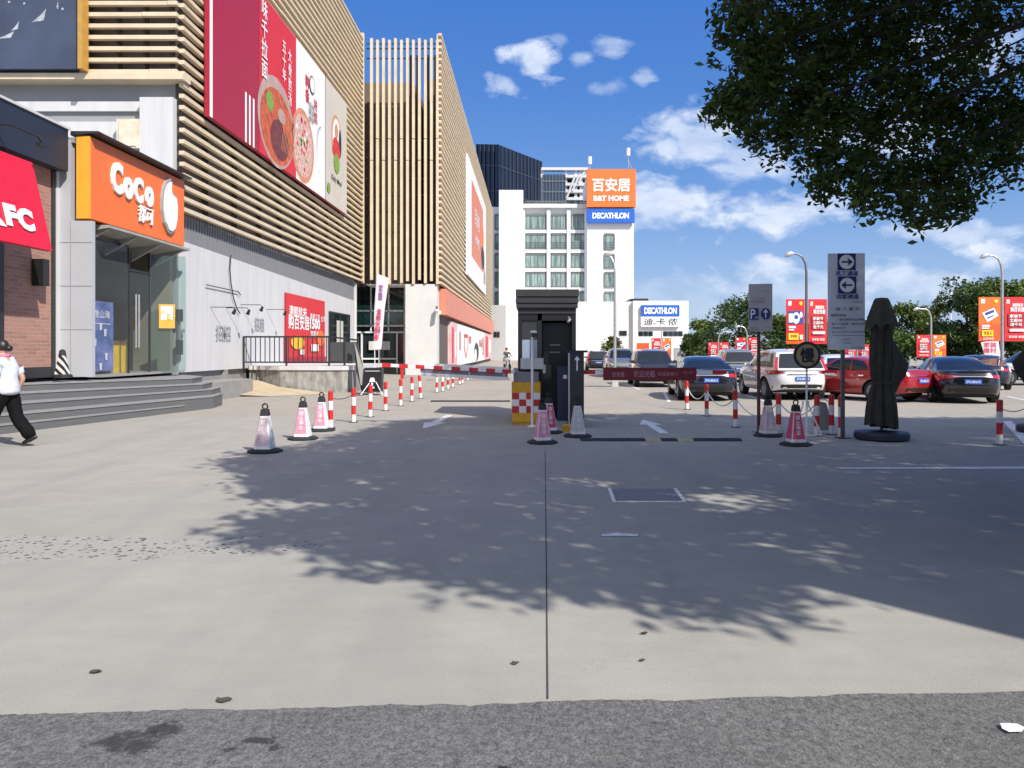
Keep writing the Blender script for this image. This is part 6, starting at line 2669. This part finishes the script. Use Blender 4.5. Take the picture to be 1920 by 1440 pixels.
def make_car(kind):
    K = KIND[kind]
    L2, W2 = K['L'] / 2, K['W'] / 2
    t = thing('car', 'x', 'car', (0, 0, 0))

    def outline(tt, ang):
        n = 4.6
        c, s = math.cos(ang), math.sin(ang)
        x = W2 * interp(WT, tt) * math.copysign(abs(c) ** (2 / n), c)
        y = L2 * interp(LT, tt) * math.copysign(abs(s) ** (2 / n), s)
        z = K['zb'] + tt * (interp(K['deck'], y) - K['zb'])
        z += .10 * (1 - tt) * max(0, abs(y) / L2 - .8) / .2
        return (x, y, z)

    def end_y(x, tt, sgn):
        n = 4.6
        w = W2 * interp(WT, tt)
        return sgn * L2 * interp(LT, tt) * max(0, 1 - (abs(x) / w) ** n) ** (1 / n)
    N = 72
    rows = [0, .1, .22, .35, .5, .64, .76, .86, .94, 1.0]
    vs, fs = [], []
    for tt in rows:
        for i in range(N):
            vs.append(outline(tt, 2 * math.pi * i / N))
    top = []
    for s in (.97, .8, .55, .28, 0.0):
        for i in range(N):
            x, y, z = outline(1.0, 2 * math.pi * i / N)
            top.append((x * s, y * (.993 if s > .9 else .985), interp(K['deck'], y) + .012 + .03 * (1 - s * s)))
    vs += top
    nr = len(rows) + 5
    for k in range(nr - 1):
        for i in range(N):
            fs.append((k * N + i, k * N + (i + 1) % N, (k + 1) * N + (i + 1) % N, (k + 1) * N + i))
    fs.append(tuple(range(N))[::-1])
    b = MB()
    b.add(vs, fs)
    body = b.build('body', [CP, CK], t, merge=.0005)
    # wheel arches
    cut = MB()
    for ya in K['axle']:
        cut.tube([(-1.2, ya, K['wr']), (-W2 + .26, ya, K['wr'])], K['wr'] + .06, 28, m=0)
        cut.tube([(1.2, ya, K['wr']), (W2 - .26, ya, K['wr'])], K['wr'] + .06, 28, m=0)
    co = cut.build('arch_cut', CK)
    md = body.modifiers.new('b', 'BOOLEAN')
    md.object = co
    md.operation = 'DIFFERENCE'
    md.solver = 'EXACT'
    md.material_mode = 'TRANSFER'
    bpy.context.view_layer.update()
    dg = bpy.context.evaluated_depsgraph_get()
    me = bpy.data.meshes.new_from_object(body.evaluated_get(dg))
    body.modifiers.clear()
    body.data = me
    bpy.data.objects.remove(co)
    me.polygons.foreach_set('use_smooth', [True] * len(me.polygons))
    me.set_sharp_from_angle(angle=R(35))
    # greenhouse: u runs rear..front, v belt..roof
    wb, wt = W2 * .90, W2 * K['tuck']

    def sidep(u, v, s, out=0.0):
        y0 = K['rb'] + (K['fb'] - K['rb']) * u
        y1 = K['rt'] + (K['ft'] - K['rt']) * u
        vv = v
        y = y0 + (y1 - y0) * vv
        w = wb + (wt - wb) * (vv ** 1.35)
        w *= 1 - .045 * (2 * u - 1) ** 2
        zb_ = K['belt'] + (K['rear_base'] - K['belt']) * max(0, 1 - u * 5)
        rf = K['roof'] - .07 * (2 * u - 1) ** 2 - (.05 if kind == 'saloon' else .0) * (1 - u)
        z = zb_ - .03 + (rf - .05 - zb_ + .03) * vv
        return Vector((s * (w + out), y, z))

    def endp(s, v, front, out=0.0):
        u = 1.0 if front else 0.0
        p = sidep(u, v, 1)
        bul = (.13 if front else .10) * (1 - s * s)
        y = p.y + (bul if front else -bul) * (1 - .35 * v)
        return Vector((p.x * s, y + (out if front else -out), p.z + .02 * (1 - s * s) * v))
    b = MB()
    NU, NV, NS = 16, 8, 10
    for s in (-1, 1):
        g_ = [[sidep(i / NU, j / NV, s) for i in range(NU + 1)] for j in range(NV + 1)]
        o = []
        for r_ in g_:
            o += r_
        b.add(o, [(j * (NU + 1) + i, j * (NU + 1) + i + 1, (j + 1) * (NU + 1) + i + 1, (j + 1) * (NU + 1) + i) for j in range(NV) for i in range(NU)])
    for fr in (0, 1):
        o = [endp(-1 + 2 * i / NS, j / NV, fr) for j in range(NV + 1) for i in range(NS + 1)]
        b.add(o, [(j * (NS + 1) + i, j * (NS + 1) + i + 1, (j + 1) * (NS + 1) + i + 1, (j + 1) * (NS + 1) + i) for j in range(NV) for i in range(NS)])
    # roof
    o = []
    for i in range(NU + 1):
        for k in range(NS + 1):
            s = -1 + 2 * k / NS
            p = sidep(i / NU, 1, 1)
            q0, q1 = endp(s, 1, 0), endp(s, 1, 1)
            f = i / NU
            y = q0.y + (q1.y - q0.y) * f
            o.append((p.x * s, y, p.z + .02 * (1 - s * s) * 1 + .035 * (1 - s ** 4) * min(1, 4 * f * (1 - f) + .0)))
    b.add(o, [(i * (NS + 1) + k, i * (NS + 1) + k + 1, (i + 1) * (NS + 1) + k + 1, (i + 1) * (NS + 1) + k) for i in range(NU) for k in range(NS)])
    b.build('roof', CP, t, smooth=True, merge=.002)

    def patch(fn, u0, u1, v0, v1, nu=8, nv=4, shape=None):
        o = []
        for j in range(nv + 1):
            v = v0 + (v1 - v0) * j / nv
            a, c = (u0, u1) if shape is None else shape(v)
            for i in range(nu + 1):
                o.append(fn(a + (c - a) * i / nu, v))
        return o, [(j * (nu + 1) + i, j * (nu + 1) + i + 1, (j + 1) * (nu + 1) + i + 1, (j + 1) * (nu + 1) + i) for j in range(nv) for i in range(nu)]
    b = MB()
    b.add(*patch(lambda s, v: endp(s, v, 1, .012), -.90, .90, .06, .93))
    b.build('windscreen', CG, t, smooth='all')
    b = MB()
    lo = .10 if kind == 'saloon' else .12
    b.add(*patch(lambda s, v: endp(s, v, 0, .012), -.86, .86, lo, .92))
    b.build('rear_window', CG, t, smooth='all')
    sw = [(.10, .44), (.47, .86)] if kind == 'saloon' else [(.05, .27), (.30, .58), (.61, .90)]
    for s in (-1, 1):
        for (a, c) in sw:
            b = MB()
            last = c > .8
            fst = a < .12
            b.add(*patch(lambda u, v, s=s: sidep(u, v, s, .009), a, c, .16, .90, shape=lambda v, a=a, c=c: (a + (.10 * (1 - v) if fst and kind == 'saloon' else 0) + (.05 * v if fst else 0), c + (.04 * (1 - v) if last else 0))))
            b.build('side_window', CG, t, smooth='all')

    # lamps and trim sampled from the body ends
    def endpatch(x0, x1, t0, t1, sgn, out=.012, nx=8, nt=3, tfn=None):
        o = []
        for j in range(nt + 1):
            for i in range(nx + 1):
                x = x0 + (x1 - x0) * i / nx
                a, c = (t0, t1) if tfn is None else tfn(i / nx)
                tt = a + (c - a) * j / nt
                y = end_y(x, tt, sgn)
                z = K['zb'] + tt * (interp(K['deck'], y) - K['zb']) + .10 * (1 - tt) * max(0, abs(y) / L2 - .8) / .2
                nx_ = (x / W2) ** 5
                o.append((x + out * nx_ * 1.2, y + sgn * out, z))
        return o, [(j * (nx + 1) + i, j * (nx + 1) + i + 1, (j + 1) * (nx + 1) + i + 1, (j + 1) * (nx + 1) + i) for j in range(nt) for i in range(nx)]
    for s in (-1, 1):
        b = MB()
        if kind == 'saloon':
            b.add(*endpatch(s * .36, s * .895, .66, .86, -1, tfn=lambda f: (.74 - .10 * f, .82 + .06 * f)))
            b.build('tail_lamp', CRED, t, smooth='all')
        else:
            b.add(*endpatch(s * .50, s * .895, .70, .88, -1, tfn=lambda f: (.80 - .10 * f, .84 + .08 * f)))
            o, f_ = patch(lambda a, v, s=s: sidep(0, v, s, .012) * (1 - a) + Vector((s * (endp(.88, v, 0).x + .012), endp(.88, v, 0, .014).y, endp(.88, v, 0).z)) * a, 0, 1, .0, .75, 3, 6)
            b.add(o, f_)
            b.build('tail_lamp', CRED, t, smooth='all')
        b = MB()
        b.add(*endpatch(s * .42, s * .885, .68, .88, 1, tfn=lambda f: (.74, .84 + .06 * f)))
        b.build('headlight', CHL, t, smooth='all')
        # mirror
        b = MB()
        p = sidep(.90, .12, s)
        b.cbox(p.x + s * .10, p.y + .02, p.z + .06, .18, .10, .13)
        b.cbox(p.x + s * .02, p.y + .02, p.z + .01, .08, .05, .04)
        b.build('mirror', CP, t)
        for ya in (.0, -.95) if kind == 'saloon' else (.05, -.9):
            b = MB()
            tt = .80
            w = W2 * interp(WT, tt)
            n = 4.6
            xx = w * (1 - (abs(ya) / L2) ** n) ** (1 / n)
            zh = K['zb'] + tt * (interp(K['deck'], ya) - K['zb'])
            b.cbox(s * (xx + .012), ya, zh, .03, .18, .03)
            b.build('door_handle', CCH, t)
    b = MB()
    b.add(*endpatch(-.80, .80, .04, .22, -1, out=.01))
    b.build('bumper_trim', CK, t, smooth='all')
    b = MB()
    b.add(*endpatch(-.80, .80, .04, .22, 1, out=.01))
    b.build('bumper_trim', CK, t, smooth='all')
    b = MB()
    b.add(*endpatch(-.52, .52, .40, .66, 1, out=.01))
    b.build('front_grille', CK, t, smooth='all')
    b = MB()
    if kind == 'saloon':
        b.add(*endpatch(-.50, .50, .765, .80, -1, out=.018))
    else:
        b.add(*endpatch(-.45, .45, .72, .755, -1, out=.018))
    b.build('chrome_strip', CCH, t, smooth='all')
    for sgn, tp in ((-1, .60 if kind == 'saloon' else .58), (1, .36)):
        y = end_y(0, tp, sgn) + sgn * .025
        z = K['zb'] + tp * (interp(K['deck'], y) - K['zb'])
        b = MB()
        b.box(-.22, .22, min(y, y + sgn * .012), max(y, y + sgn * .012), z - .07, z + .07)
        pl = b.build('number_plate', CPL, t)
        if sgn < 0:
            P = Panel((0, y - .012, z), (1, 0, 0), gap=.003)
            P.text('沪A·8K615', 0, 0, w=.36, h=.09, m=0, bold=.03)
            P.build('lettering', M_signwhite, pl)
    for ya in K['axle']:
        for s in (-1, 1):
            wr = K['wr']
            b = MB()
            prof = [(wr * .66, .10), (wr * .92, .105), (wr, .08), (wr, -.08), (wr * .92, -.105), (wr * .66, -.10)]
            seg = 28
            vs = [(s * (W2 - .125) + s * zq, ya + r * math.cos(2 * math.pi * k / seg), wr + r * math.sin(2 * math.pi * k / seg)) for r, zq in prof for k in range(seg)]
            b.add(vs, [(j * seg + k, j * seg + (k + 1) % seg, (j + 1) * seg + (k + 1) % seg, (j + 1) * seg + k) for j in range(5) for k in range(seg)])
            wh = thing('wheel', None, None)
            wh.parent = t
            b.build('tyre', CT, wh, smooth=True)
            b = MB()
            xo = s * (W2 - .125)
            rr = wr * .67
            for k in range(10):
                a = 2 * math.pi * k / 10
                ca, sa = math.cos(a), math.sin(a)
                q = []
                for rad, hw in ((.06, .03), (rr, .045)):
                    for sg in (-1, 1):
                        q.append((xo + s * .075, ya + rad * ca - sg * hw * sa, wr + rad * sa + sg * hw * ca))
                b.prism([q[0], q[2], q[3], q[1]], (-s * .03, 0, 0))
            vs = [(xo + s * zq, ya + r * math.cos(2 * math.pi * k / seg), wr + r * math.sin(2 * math.pi * k / seg)) for r, zq in ((rr, .1), (rr * .9, .1), (rr * .9, .0)) for k in range(seg)]
            b.add(vs, [(j * seg + k, j * seg + (k + 1) % seg, (j + 1) * seg + (k + 1) % seg, (j + 1) * seg + k) for j in range(2) for k in range(seg)])
            vs = [(xo + s * .07, ya + .075 * math.cos(2 * math.pi * k / 14), wr + .075 * math.sin(2 * math.pi * k / 14)) for k in range(14)]
            b.prism(vs, (s * .02, 0, 0))
            b.build('rim', CR, wh)
            b = MB()
            vs = [(xo + s * .02, ya + rr * math.cos(2 * math.pi * k / seg), wr + rr * math.sin(2 * math.pi * k / seg)) for k in range(seg)]
            b.add(vs, [tuple(range(seg))])
            b.build('brake_disc', CK, wh)
    b = MB()
    b.box(-W2 + .27, W2 - .27, -L2 + .5, L2 - .5, K['zb'] - .06, K['zb'] + .05)
    b.build('underbody', CK, t)
    return t


saloon = make_car('saloon')
suv = make_car('suv')
PT = {n: car_paint(n, c, mt) for n, c, mt in (('black car paint', (.005, .005, .008), 0), ('dark blue car paint', (.010, .012, .026), .1), ('red car paint', (.33, .012, .016), .1), ('white car paint', (.72, .72, .72), 0),
                                              ('silver car paint', (.52, .53, .54), .6), ('brown grey car paint', (.055, .048, .050), .4), ('grey car paint', (.22, .23, .24), .5))}
used = {}


def park(src, label, px, D, heading, paint, sc_=None, group='cars parked in the car park'):
    loc = (gx(px, D), D, 0)
    rz = R(-heading)
    if src.name not in used:
        used[src.name] = 1
        o = src
        place(o, loc, rz)
        tag(o, label, None, group)
        stack = list(o.children)
        while stack:
            c = stack.pop()
            stack += list(c.children)
            if c.type == 'MESH':
                for s_ in c.material_slots:
                    if s_.material == CP:
                        s_.link = 'OBJECT'
                        s_.material = PT[paint]
        o.scale = sc_ or (1, 1, .93)
    else:
        o = dup(src, loc, rz, label, group)
        stack = list(o.children)
        while stack:
            c = stack.pop()
            stack += list(c.children)
            if c.type == 'MESH':
                for i, s_ in enumerate(c.material_slots):
                    if c.data.materials[i] == CP:
                        s_.link = 'OBJECT'
                        s_.material = PT[paint]
        o.scale = sc_ or (1, 1, .93)
    return o


# centre of each car: (photo pixel of its middle, depth)
park(saloon, 'black saloon seen from behind at right, below the distant banners', 1780, 23.9, 14, 'black car paint')
park(saloon, 'red saloon half hidden by the folded parasol', 1603, 24.3, -28, 'red car paint')
park(suv, 'white off-roader with tall red tail lamps behind the slow sign', 1461, 25.3, 0.5, 'white car paint')
park(saloon, 'dark blue saloon behind the chained bollards, seen from behind', 1313, 25.0, 4.5, 'dark blue car paint')
park(suv, 'brown grey off-roader facing the gate behind the red banner arm', 1222, 33.2, 182, 'brown grey car paint')
park(suv, 'grey off-roader whose roof shows behind the dark blue saloon', 1374, 37.5, 6, 'grey car paint')
park(suv, 'small dark car far behind left end of the red banner arm', 1121, 56, 3, 'dark blue car paint', (1, 1, .88))
park(saloon, 'grey saloon behind the plain pale lamp post', 1163, 44, 181, 'grey car paint', (1, 1, 1.12))
park(saloon, 'white saloon between the white off-roader and the red saloon, farther back', 1563, 33.5, 8, 'white car paint')
park(saloon, 'dark saloon behind the black saloon at right', 1838, 31.0, 25, 'dark blue car paint')
park(suv, 'silver off-roader side on at the right edge', 1935, 33.5, -82, 'silver car paint')
park(saloon, 'white car far behind the white off-roader, mostly hidden', 1432, 44, 4, 'white car paint')
# ------------------------------------------------------------------ people
def skin_mesh(name, joints, bones, material, parent, root=0, sub=2):
    me = bpy.data.meshes.new(name)
    keys = list(joints)
    off = Vector((0, 0, 0))
    me.from_pydata([joints[k][0] for k in keys], [(keys.index(a), keys.index(b)) for a, b in bones], [])
    o = bpy.data.objects.new(name, me)
    COL.objects.link(o)
    sk = o.modifiers.new('s', 'SKIN')
    sk.use_smooth_shade = True
    for i, k in enumerate(keys):
        r = joints[k][1]
        me.skin_vertices[0].data[i].radius = r if isinstance(r, tuple) else (r, r)
        me.skin_vertices[0].data[i].use_root = (i == root)
    sb_ = o.modifiers.new('b', 'SUBSURF')
    sb_.levels = sub
    bpy.context.view_layer.update()
    dg = bpy.context.evaluated_depsgraph_get()
    m2 = bpy.data.meshes.new_from_object(o.evaluated_get(dg))
    bpy.data.objects.remove(o)
    m2.materials.clear()
    m2.materials.append(material)
    m2.polygons.foreach_set('use_smooth', [True] * len(m2.polygons))
    m2.name = name
    o = bpy.data.objects.new(name, m2)
    COL.objects.link(o)
    o.parent = parent
    return o


def blob(mb, c, r, nu=18, nv=12, fn=None):
    vs = []
    for j in range(nv + 1):
        th = math.pi * j / nv
        for i in range(nu):
            a = 2 * math.pi * i / nu
            p = Vector((r[0] * math.sin(th) * math.cos(a), r[1] * math.sin(th) * math.sin(a), r[2] * math.cos(th)))
            if fn:
                p = fn(p)
            vs.append(Vector(c) + p)
    mb.add(vs, [(j * nu + i, j * nu + (i + 1) % nu, (j + 1) * nu + (i + 1) % nu, (j + 1) * nu + i) for j in range(nv) for i in range(nu)])


M_skin = mat('skin', (.50, .29, .20), .55, var=.06)
M_hair = mat('black hair', (.012, .011, .011), .45, var=.3, stretch=(30, 30, 3))
M_shirt = mat('pale blue shirt', (.56, .59, .66), .8, var=.06, scale=8, bump=.3, bscale=9)
M_trou = mat('black trousers', (.006, .006, .007), .9, var=.2, scale=8, bump=.5, bscale=9, spec=.15)
M_shoe = mat('black shoe', (.012, .012, .012), .4)
M_collar = mat('pink collar', (.72, .16, .34), .7, var=.08)


def hand(mb_joints, bones, base, d, side, pre):
    """palm and five bent fingers grown from the wrist"""
    d = Vector(d).normalized()
    s_ = Vector(side).normalized()
    n = d.cross(s_).normalized()
    w = Vector(base)
    mb_joints[pre + 'palm'] = (w + d * .05, (.020, .030))
    mb_joints[pre + 'kn'] = (w + d * .085, (.017, .034))
    bones += [(pre + 'wrist', pre + 'palm'), (pre + 'palm', pre + 'kn')]
    for i, (o, ln) in enumerate(((-.028, .075), (-.010, .085), (.010, .080), (.026, .062))):
        a = w + d * .10 + s_ * o
        b_ = a + d * ln * .5 + n * .008
        c = b_ + d * ln * .40 + n * .022
        for k, p in enumerate((a, b_, c)):
            mb_joints[f'{pre}f{i}{k}'] = (p, .0085 - .001 * k)
        bones += [(pre + 'kn', f'{pre}f{i}0'), (f'{pre}f{i}0', f'{pre}f{i}1'), (f'{pre}f{i}1', f'{pre}f{i}2')]
    a = w + d * .04 - s_ * .035
    b_ = a + d * .035 - s_ * .02 + n * .01
    mb_joints[pre + 't0'] = (a, .011)
    mb_joints[pre + 't1'] = (b_, .010)
    mb_joints[pre + 't2'] = (b_ + d * .03 + n * .008, .008)
    bones += [(pre + 'palm', pre + 't0'), (pre + 't0', pre + 't1'), (pre + 't1', pre + 't2')]


def walker():
    # local: walking towards -X, z up
    t = thing('person', 'person in pale shirt, pink collar and black trousers walking at left edge', 'person', (0, 0, 0))
    J = {'pel': (Vector((0, 0, .88)), (.15, .12)), 'sp1': (Vector((-.01, 0, 1.02)), (.14, .115)), 'sp2': (Vector((-.02, 0, 1.18)), (.155, .12)), 'sp3': (Vector((-.02, 0, 1.31)), (.13, .09)),
         'nk': (Vector((-.045, 0, 1.39)), .055), 'hd': (Vector((-.075, 0, 1.45)), .06),
         'shl': (Vector((-.03, -.17, 1.29)), .055), 'ell': (Vector((.0, -.23, 1.03)), .043), 'l_wrist': (Vector((-.17, -.20, .87)), .028),
         'shr': (Vector((-.03, .17, 1.29)), .055), 'elr': (Vector((.10, .23, 1.04)), .043), 'r_wrist': (Vector((.0, .24, .83)), .028),
         'hl': (Vector((0, -.09, .84)), .085), 'kl': (Vector((-.16, -.09, .46)), .06), 'al': (Vector((-.33, -.09, .09)), .04), 'tl': (Vector((-.49, -.09, .04)), .03),
         'hr': (Vector((0, .09, .84)), .085), 'kr': (Vector((.06, .09, .45)), .06), 'ar': (Vector((.33, .09, .14)), .04), 'tr': (Vector((.24, .09, .07)), .028)}
    Bn = [('pel', 'sp1'), ('sp1', 'sp2'), ('sp2', 'sp3'), ('sp3', 'nk'), ('nk', 'hd'), ('sp3', 'shl'), ('shl', 'ell'), ('ell', 'l_wrist'), ('sp3', 'shr'), ('shr', 'elr'), ('elr', 'r_wrist'),
          ('pel', 'hl'), ('hl', 'kl'), ('kl', 'al'), ('al', 'tl'), ('pel', 'hr'), ('hr', 'kr'), ('kr', 'ar'), ('ar', 'tr')]
    hand(J, Bn, J['l_wrist'][0], (-.5, .05, -.8), (-.8, 0, .5), 'l_')
    hand(J, Bn, J['r_wrist'][0], (-.3, 0, -.9), (-.9, 0, .3), 'r_')
    body = skin_mesh('body', J, Bn, M_skin, t)
    # head with face joined into the body mesh
    b = MB()

    def shape(p):
        q = p.copy()
        if p.z < 0:
            q.x *= 1 - .18 * (-p.z / .12) * (1 if p.x > 0 else .3)
            q.y *= 1 - .25 * (-p.z / .12)
        return q
    hc = Vector((-.085, 0, 1.505))
    blob(b, hc, (.098, .076, .122), 22, 16, shape)
    blob(b, hc + Vector((-.103, 0, -.015)), (.018, .013, .024), 10, 8)
    blob(b, hc + Vector((-.088, 0, -.062)), (.010, .024, .008), 10, 6)
    for s in (-1, 1):
        blob(b, hc + Vector((.005, s * .076, -.01)), (.022, .012, .034), 10, 8)
        blob(b, hc + Vector((-.085, s * .031, .012)), (.012, .014, .009), 10, 6)
    ho = b.build('head', M_skin, None, smooth='all')
    bm = bmesh.new()
    bm.from_mesh(body.data)
    bm.from_mesh(ho.data)
    bm.to_mesh(body.data)
    bm.free()
    bpy.data.objects.remove(ho)
    body.data.polygons.foreach_set('use_smooth', [True] * len(body.data.polygons))
    b = MB()
    blob(b, hc + Vector((.018, 0, .028)), (.100, .088, .112), 20, 14, lambda p: Vector((p.x if p.x > -.055 else -.055 + (p.x + .055) * .3, p.y, p.z if p.z > -.06 else -.06)))
    blob(b, hc + Vector((.125, 0, .0)), (.05, .055, .05), 14, 10)
    b.build('hair', M_hair, t, smooth='all')
    # loose shirt with elbow sleeves
    JS = {'a0': (Vector((.04, 0, .77)), (.215, .16)), 'a': (Vector((.03, 0, .88)), (.205, .155)), 'b': (Vector((.015, 0, 1.0)), (.185, .15)), 'c': (Vector((-.005, 0, 1.18)), (.175, .145)), 'd': (Vector((-.015, 0, 1.31)), (.135, .10)), 'e': (Vector((-.04, 0, 1.375)), (.075, .07)),
          'sl': (Vector((-.03, -.18, 1.28)), .085), 'el': (Vector((-.01, -.235, 1.07)), .078), 'sr': (Vector((-.03, .18, 1.28)), .085), 'er': (Vector((.08, .235, 1.08)), .078)}
    sh = skin_mesh('shirt', JS, [('a0', 'a'), ('a', 'b'), ('b', 'c'), ('c', 'd'), ('d', 'e'), ('d', 'sl'), ('sl', 'el'), ('d', 'sr'), ('sr', 'er')], M_shirt, t)
    tx = mnoise
    for v in sh.data.vertices:
        d = mnoise.noise(Vector((v.co.x * 6, v.co.y * 6, v.co.z * 9))) * .022 + mnoise.noise(v.co * 17) * .008
        v.co += Vector((v.co.x, v.co.y, 0)).normalized() * d
    b = MB()
    b.tube([(-.04 + .075 * math.cos(a * math.pi / 8), .072 * math.sin(a * math.pi / 8), 1.385 + .012 * math.cos(a * math.pi / 8)) for a in range(17)], .024, 8, caps=False)
    b.build('collar', M_collar, t, smooth='all')
    JT = {'p0': (Vector((.01, 0, 1.0)), (.15, .12)), 'p': (Vector((.01, 0, .90)), (.165, .135)), 'hl': (Vector((-.01, -.09, .80)), .112), 'kl': (Vector((-.15, -.09, .46)), .095), 'al': (Vector((-.32, -.09, .05)), .095),
          'hr': (Vector((.015, .09, .80)), .112), 'kr': (Vector((.09, .09, .45)), .10), 'ar': (Vector((.34, .09, .12)), .10)}
    tr = skin_mesh('trousers', JT, [('p0', 'p'), ('p', 'hl'), ('hl', 'kl'), ('kl', 'al'), ('p', 'hr'), ('hr', 'kr'), ('kr', 'ar')], M_trou, t)
    for v in tr.data.vertices:
        v.co += Vector((1, .5, 0)) * (mnoise.noise(v.co * 9) * .014)
    for nm, c, rot in (('l', Vector((-.40, -.09, .045)), 0), ('r', Vector((.29, .09, .095)), R(28))):
        b = MB()

        def shp(p):
            q = Vector((p.x, p.y * (1 - .15 * (p.x > 0)), p.z if p.z > -.03 else -.03))
            if p.x < -.02:
                q.z *= .72
            return Vector((q.x * math.cos(rot) - q.z * math.sin(rot), q.y, q.x * math.sin(rot) + q.z * math.cos(rot)))
        blob(b, c, (.135, .048, .055), 18, 12, shp)
        b.build('shoe', M_shoe, t, smooth='all')
    return t


pw = walker()
D = 12.2
place(pw, (gx(12, D), D, 0))
pw.scale = (1.05, 1.05, 1.04)


def rider():
    D = 58
    x = gx(951, D)
    s = thing('scooter', 'pale electric scooter far off by the mall corner', 'scooter', (0, 0, 0))
    for y in (-.62, .62):
        b = MB()
        seg = 20
        prof = [(.14, .04), (.22, .04), (.24, 0), (.22, -.04), (.14, -.04)]
        vs = [(zq, y + r * math.cos(2 * math.pi * k / seg), .24 + r * math.sin(2 * math.pi * k / seg)) for r, zq in prof for k in range(seg)]
        b.add(vs, [(j * seg + k, j * seg + (k + 1) % seg, (j + 1) * seg + (k + 1) % seg, (j + 1) * seg + k) for j in range(4) for k in range(seg)])
        b.tube([(-.03, y, .24), (.03, y, .24)], .14, 16)
        b.build('wheel', CT, s, smooth=True)
    b = MB()
    b.prism([(-.14, -.75, .45), (-.14, .0, .42), (-.14, .05, .30), (-.14, .45, .28), (-.14, .62, .85), (-.14, .52, .88), (-.14, .35, .42), (-.14, .12, .40), (-.14, .0, .66), (-.14, -.72, .68)], (.28, 0, 0))
    b.build('scooter_body', mat('scooter cream', (.55, .55, .56), .35, coat=.6), s)
    b = MB()
    b.prism([(-.13, -.7, .68), (-.13, .0, .66), (-.13, -.02, .74), (-.13, -.68, .77)], (.26, 0, 0))
    b.build('seat', CK, s)
    b = MB()
    b.tube([(0, .6, .3), (0, .55, .98), (0, .5, 1.02)], .03, 8)
    b.tube([(-.32, .42, 1.02), (0, .5, 1.04), (.32, .42, 1.02)], .018, 8)
    b.build('handlebar', CK, s)
    b = MB()
    blob(b, (0, .66, .80), (.08, .05, .07), 12, 8)
    b.build('headlight', CHL, s, smooth='all')
    p = thing('person', 'person in dark top riding the pale scooter far off', 'person', (0, 0, 0))
    J = {'pel': (Vector((0, -.25, .84)), (.15, .13)), 'sp1': (Vector((0, -.24, 1.02)), (.14, .12)), 'sp2': (Vector((0, -.20, 1.22)), (.16, .12)), 'sp3': (Vector((0, -.18, 1.34)), .10), 'nk': (Vector((0, -.16, 1.42)), .05), 'h1': (Vector((0, -.14, 1.50)), .085), 'h2': (Vector((0, -.14, 1.60)), .085)}
    Bn = [('pel', 'sp1'), ('sp1', 'sp2'), ('sp2', 'sp3'), ('sp3', 'nk'), ('nk', 'h1'), ('h1', 'h2')]
    for s_, q in ((-1, 'l_'), (1, 'r_')):
        J[q + 'sh'] = (Vector((s_ * .18, -.16, 1.32)), .055)
        J[q + 'el'] = (Vector((s_ * .27, .06, 1.12)), .042)
        J[q + 'wrist'] = (Vector((s_ * .29, .33, 1.06)), .03)
        J[q + 'hip'] = (Vector((s_ * .10, -.2, .80)), .085)
        J[q + 'kn2'] = (Vector((s_ * .13, .20, .74)), .065)
        J[q + 'an'] = (Vector((s_ * .12, .22, .38)), .045)
        J[q + 'to'] = (Vector((s_ * .12, .36, .34)), .035)
        Bn += [('sp3', q + 'sh'), (q + 'sh', q + 'el'), (q + 'el', q + 'wrist'), ('pel', q + 'hip'), (q + 'hip', q + 'kn2'), (q + 'kn2', q + 'an'), (q + 'an', q + 'to')]
        hand(J, Bn, J[q + 'wrist'][0], (0, .9, -.2), (1, 0, 0), q)
    skin_mesh('body', J, Bn, M_skin, p)
    JS = {k: (v[0], (v[1][0] + .02, v[1][1] + .02) if isinstance(v[1], tuple) else v[1] + .018) for k, v in J.items() if k in ('pel', 'sp1', 'sp2', 'sp3', 'l_sh', 'l_el', 'r_sh', 'r_el')}
    skin_mesh('jacket', JS, [('pel', 'sp1'), ('sp1', 'sp2'), ('sp2', 'sp3'), ('sp3', 'l_sh'), ('l_sh', 'l_el'), ('sp3', 'r_sh'), ('r_sh', 'r_el')], mat('dark jacket', (.05, .055, .07), .8), p)
    JT = {k: (v[0], (v[1][0] + .012, v[1][1] + .012) if isinstance(v[1], tuple) else v[1] + .016) for k, v in J.items() if k in ('pel', 'l_hip', 'l_kn2', 'l_an', 'r_hip', 'r_kn2', 'r_an')}
    skin_mesh('trousers', JT, [('pel', 'l_hip'), ('l_hip', 'l_kn2'), ('l_kn2', 'l_an'), ('pel', 'r_hip'), ('r_hip', 'r_kn2'), ('r_kn2', 'r_an')], mat('pale trousers', (.34, .36, .42), .8), p)
    b = MB()
    blob(b, (0, -.15, 1.58), (.105, .12, .115), 16, 10, lambda v: Vector((v.x, v.y, max(v.z, -.05))))
    b.build('helmet', CK, p, smooth='all')
    for o in (s, p):
        place(o, (x, D, 0), R(-160))


rider()
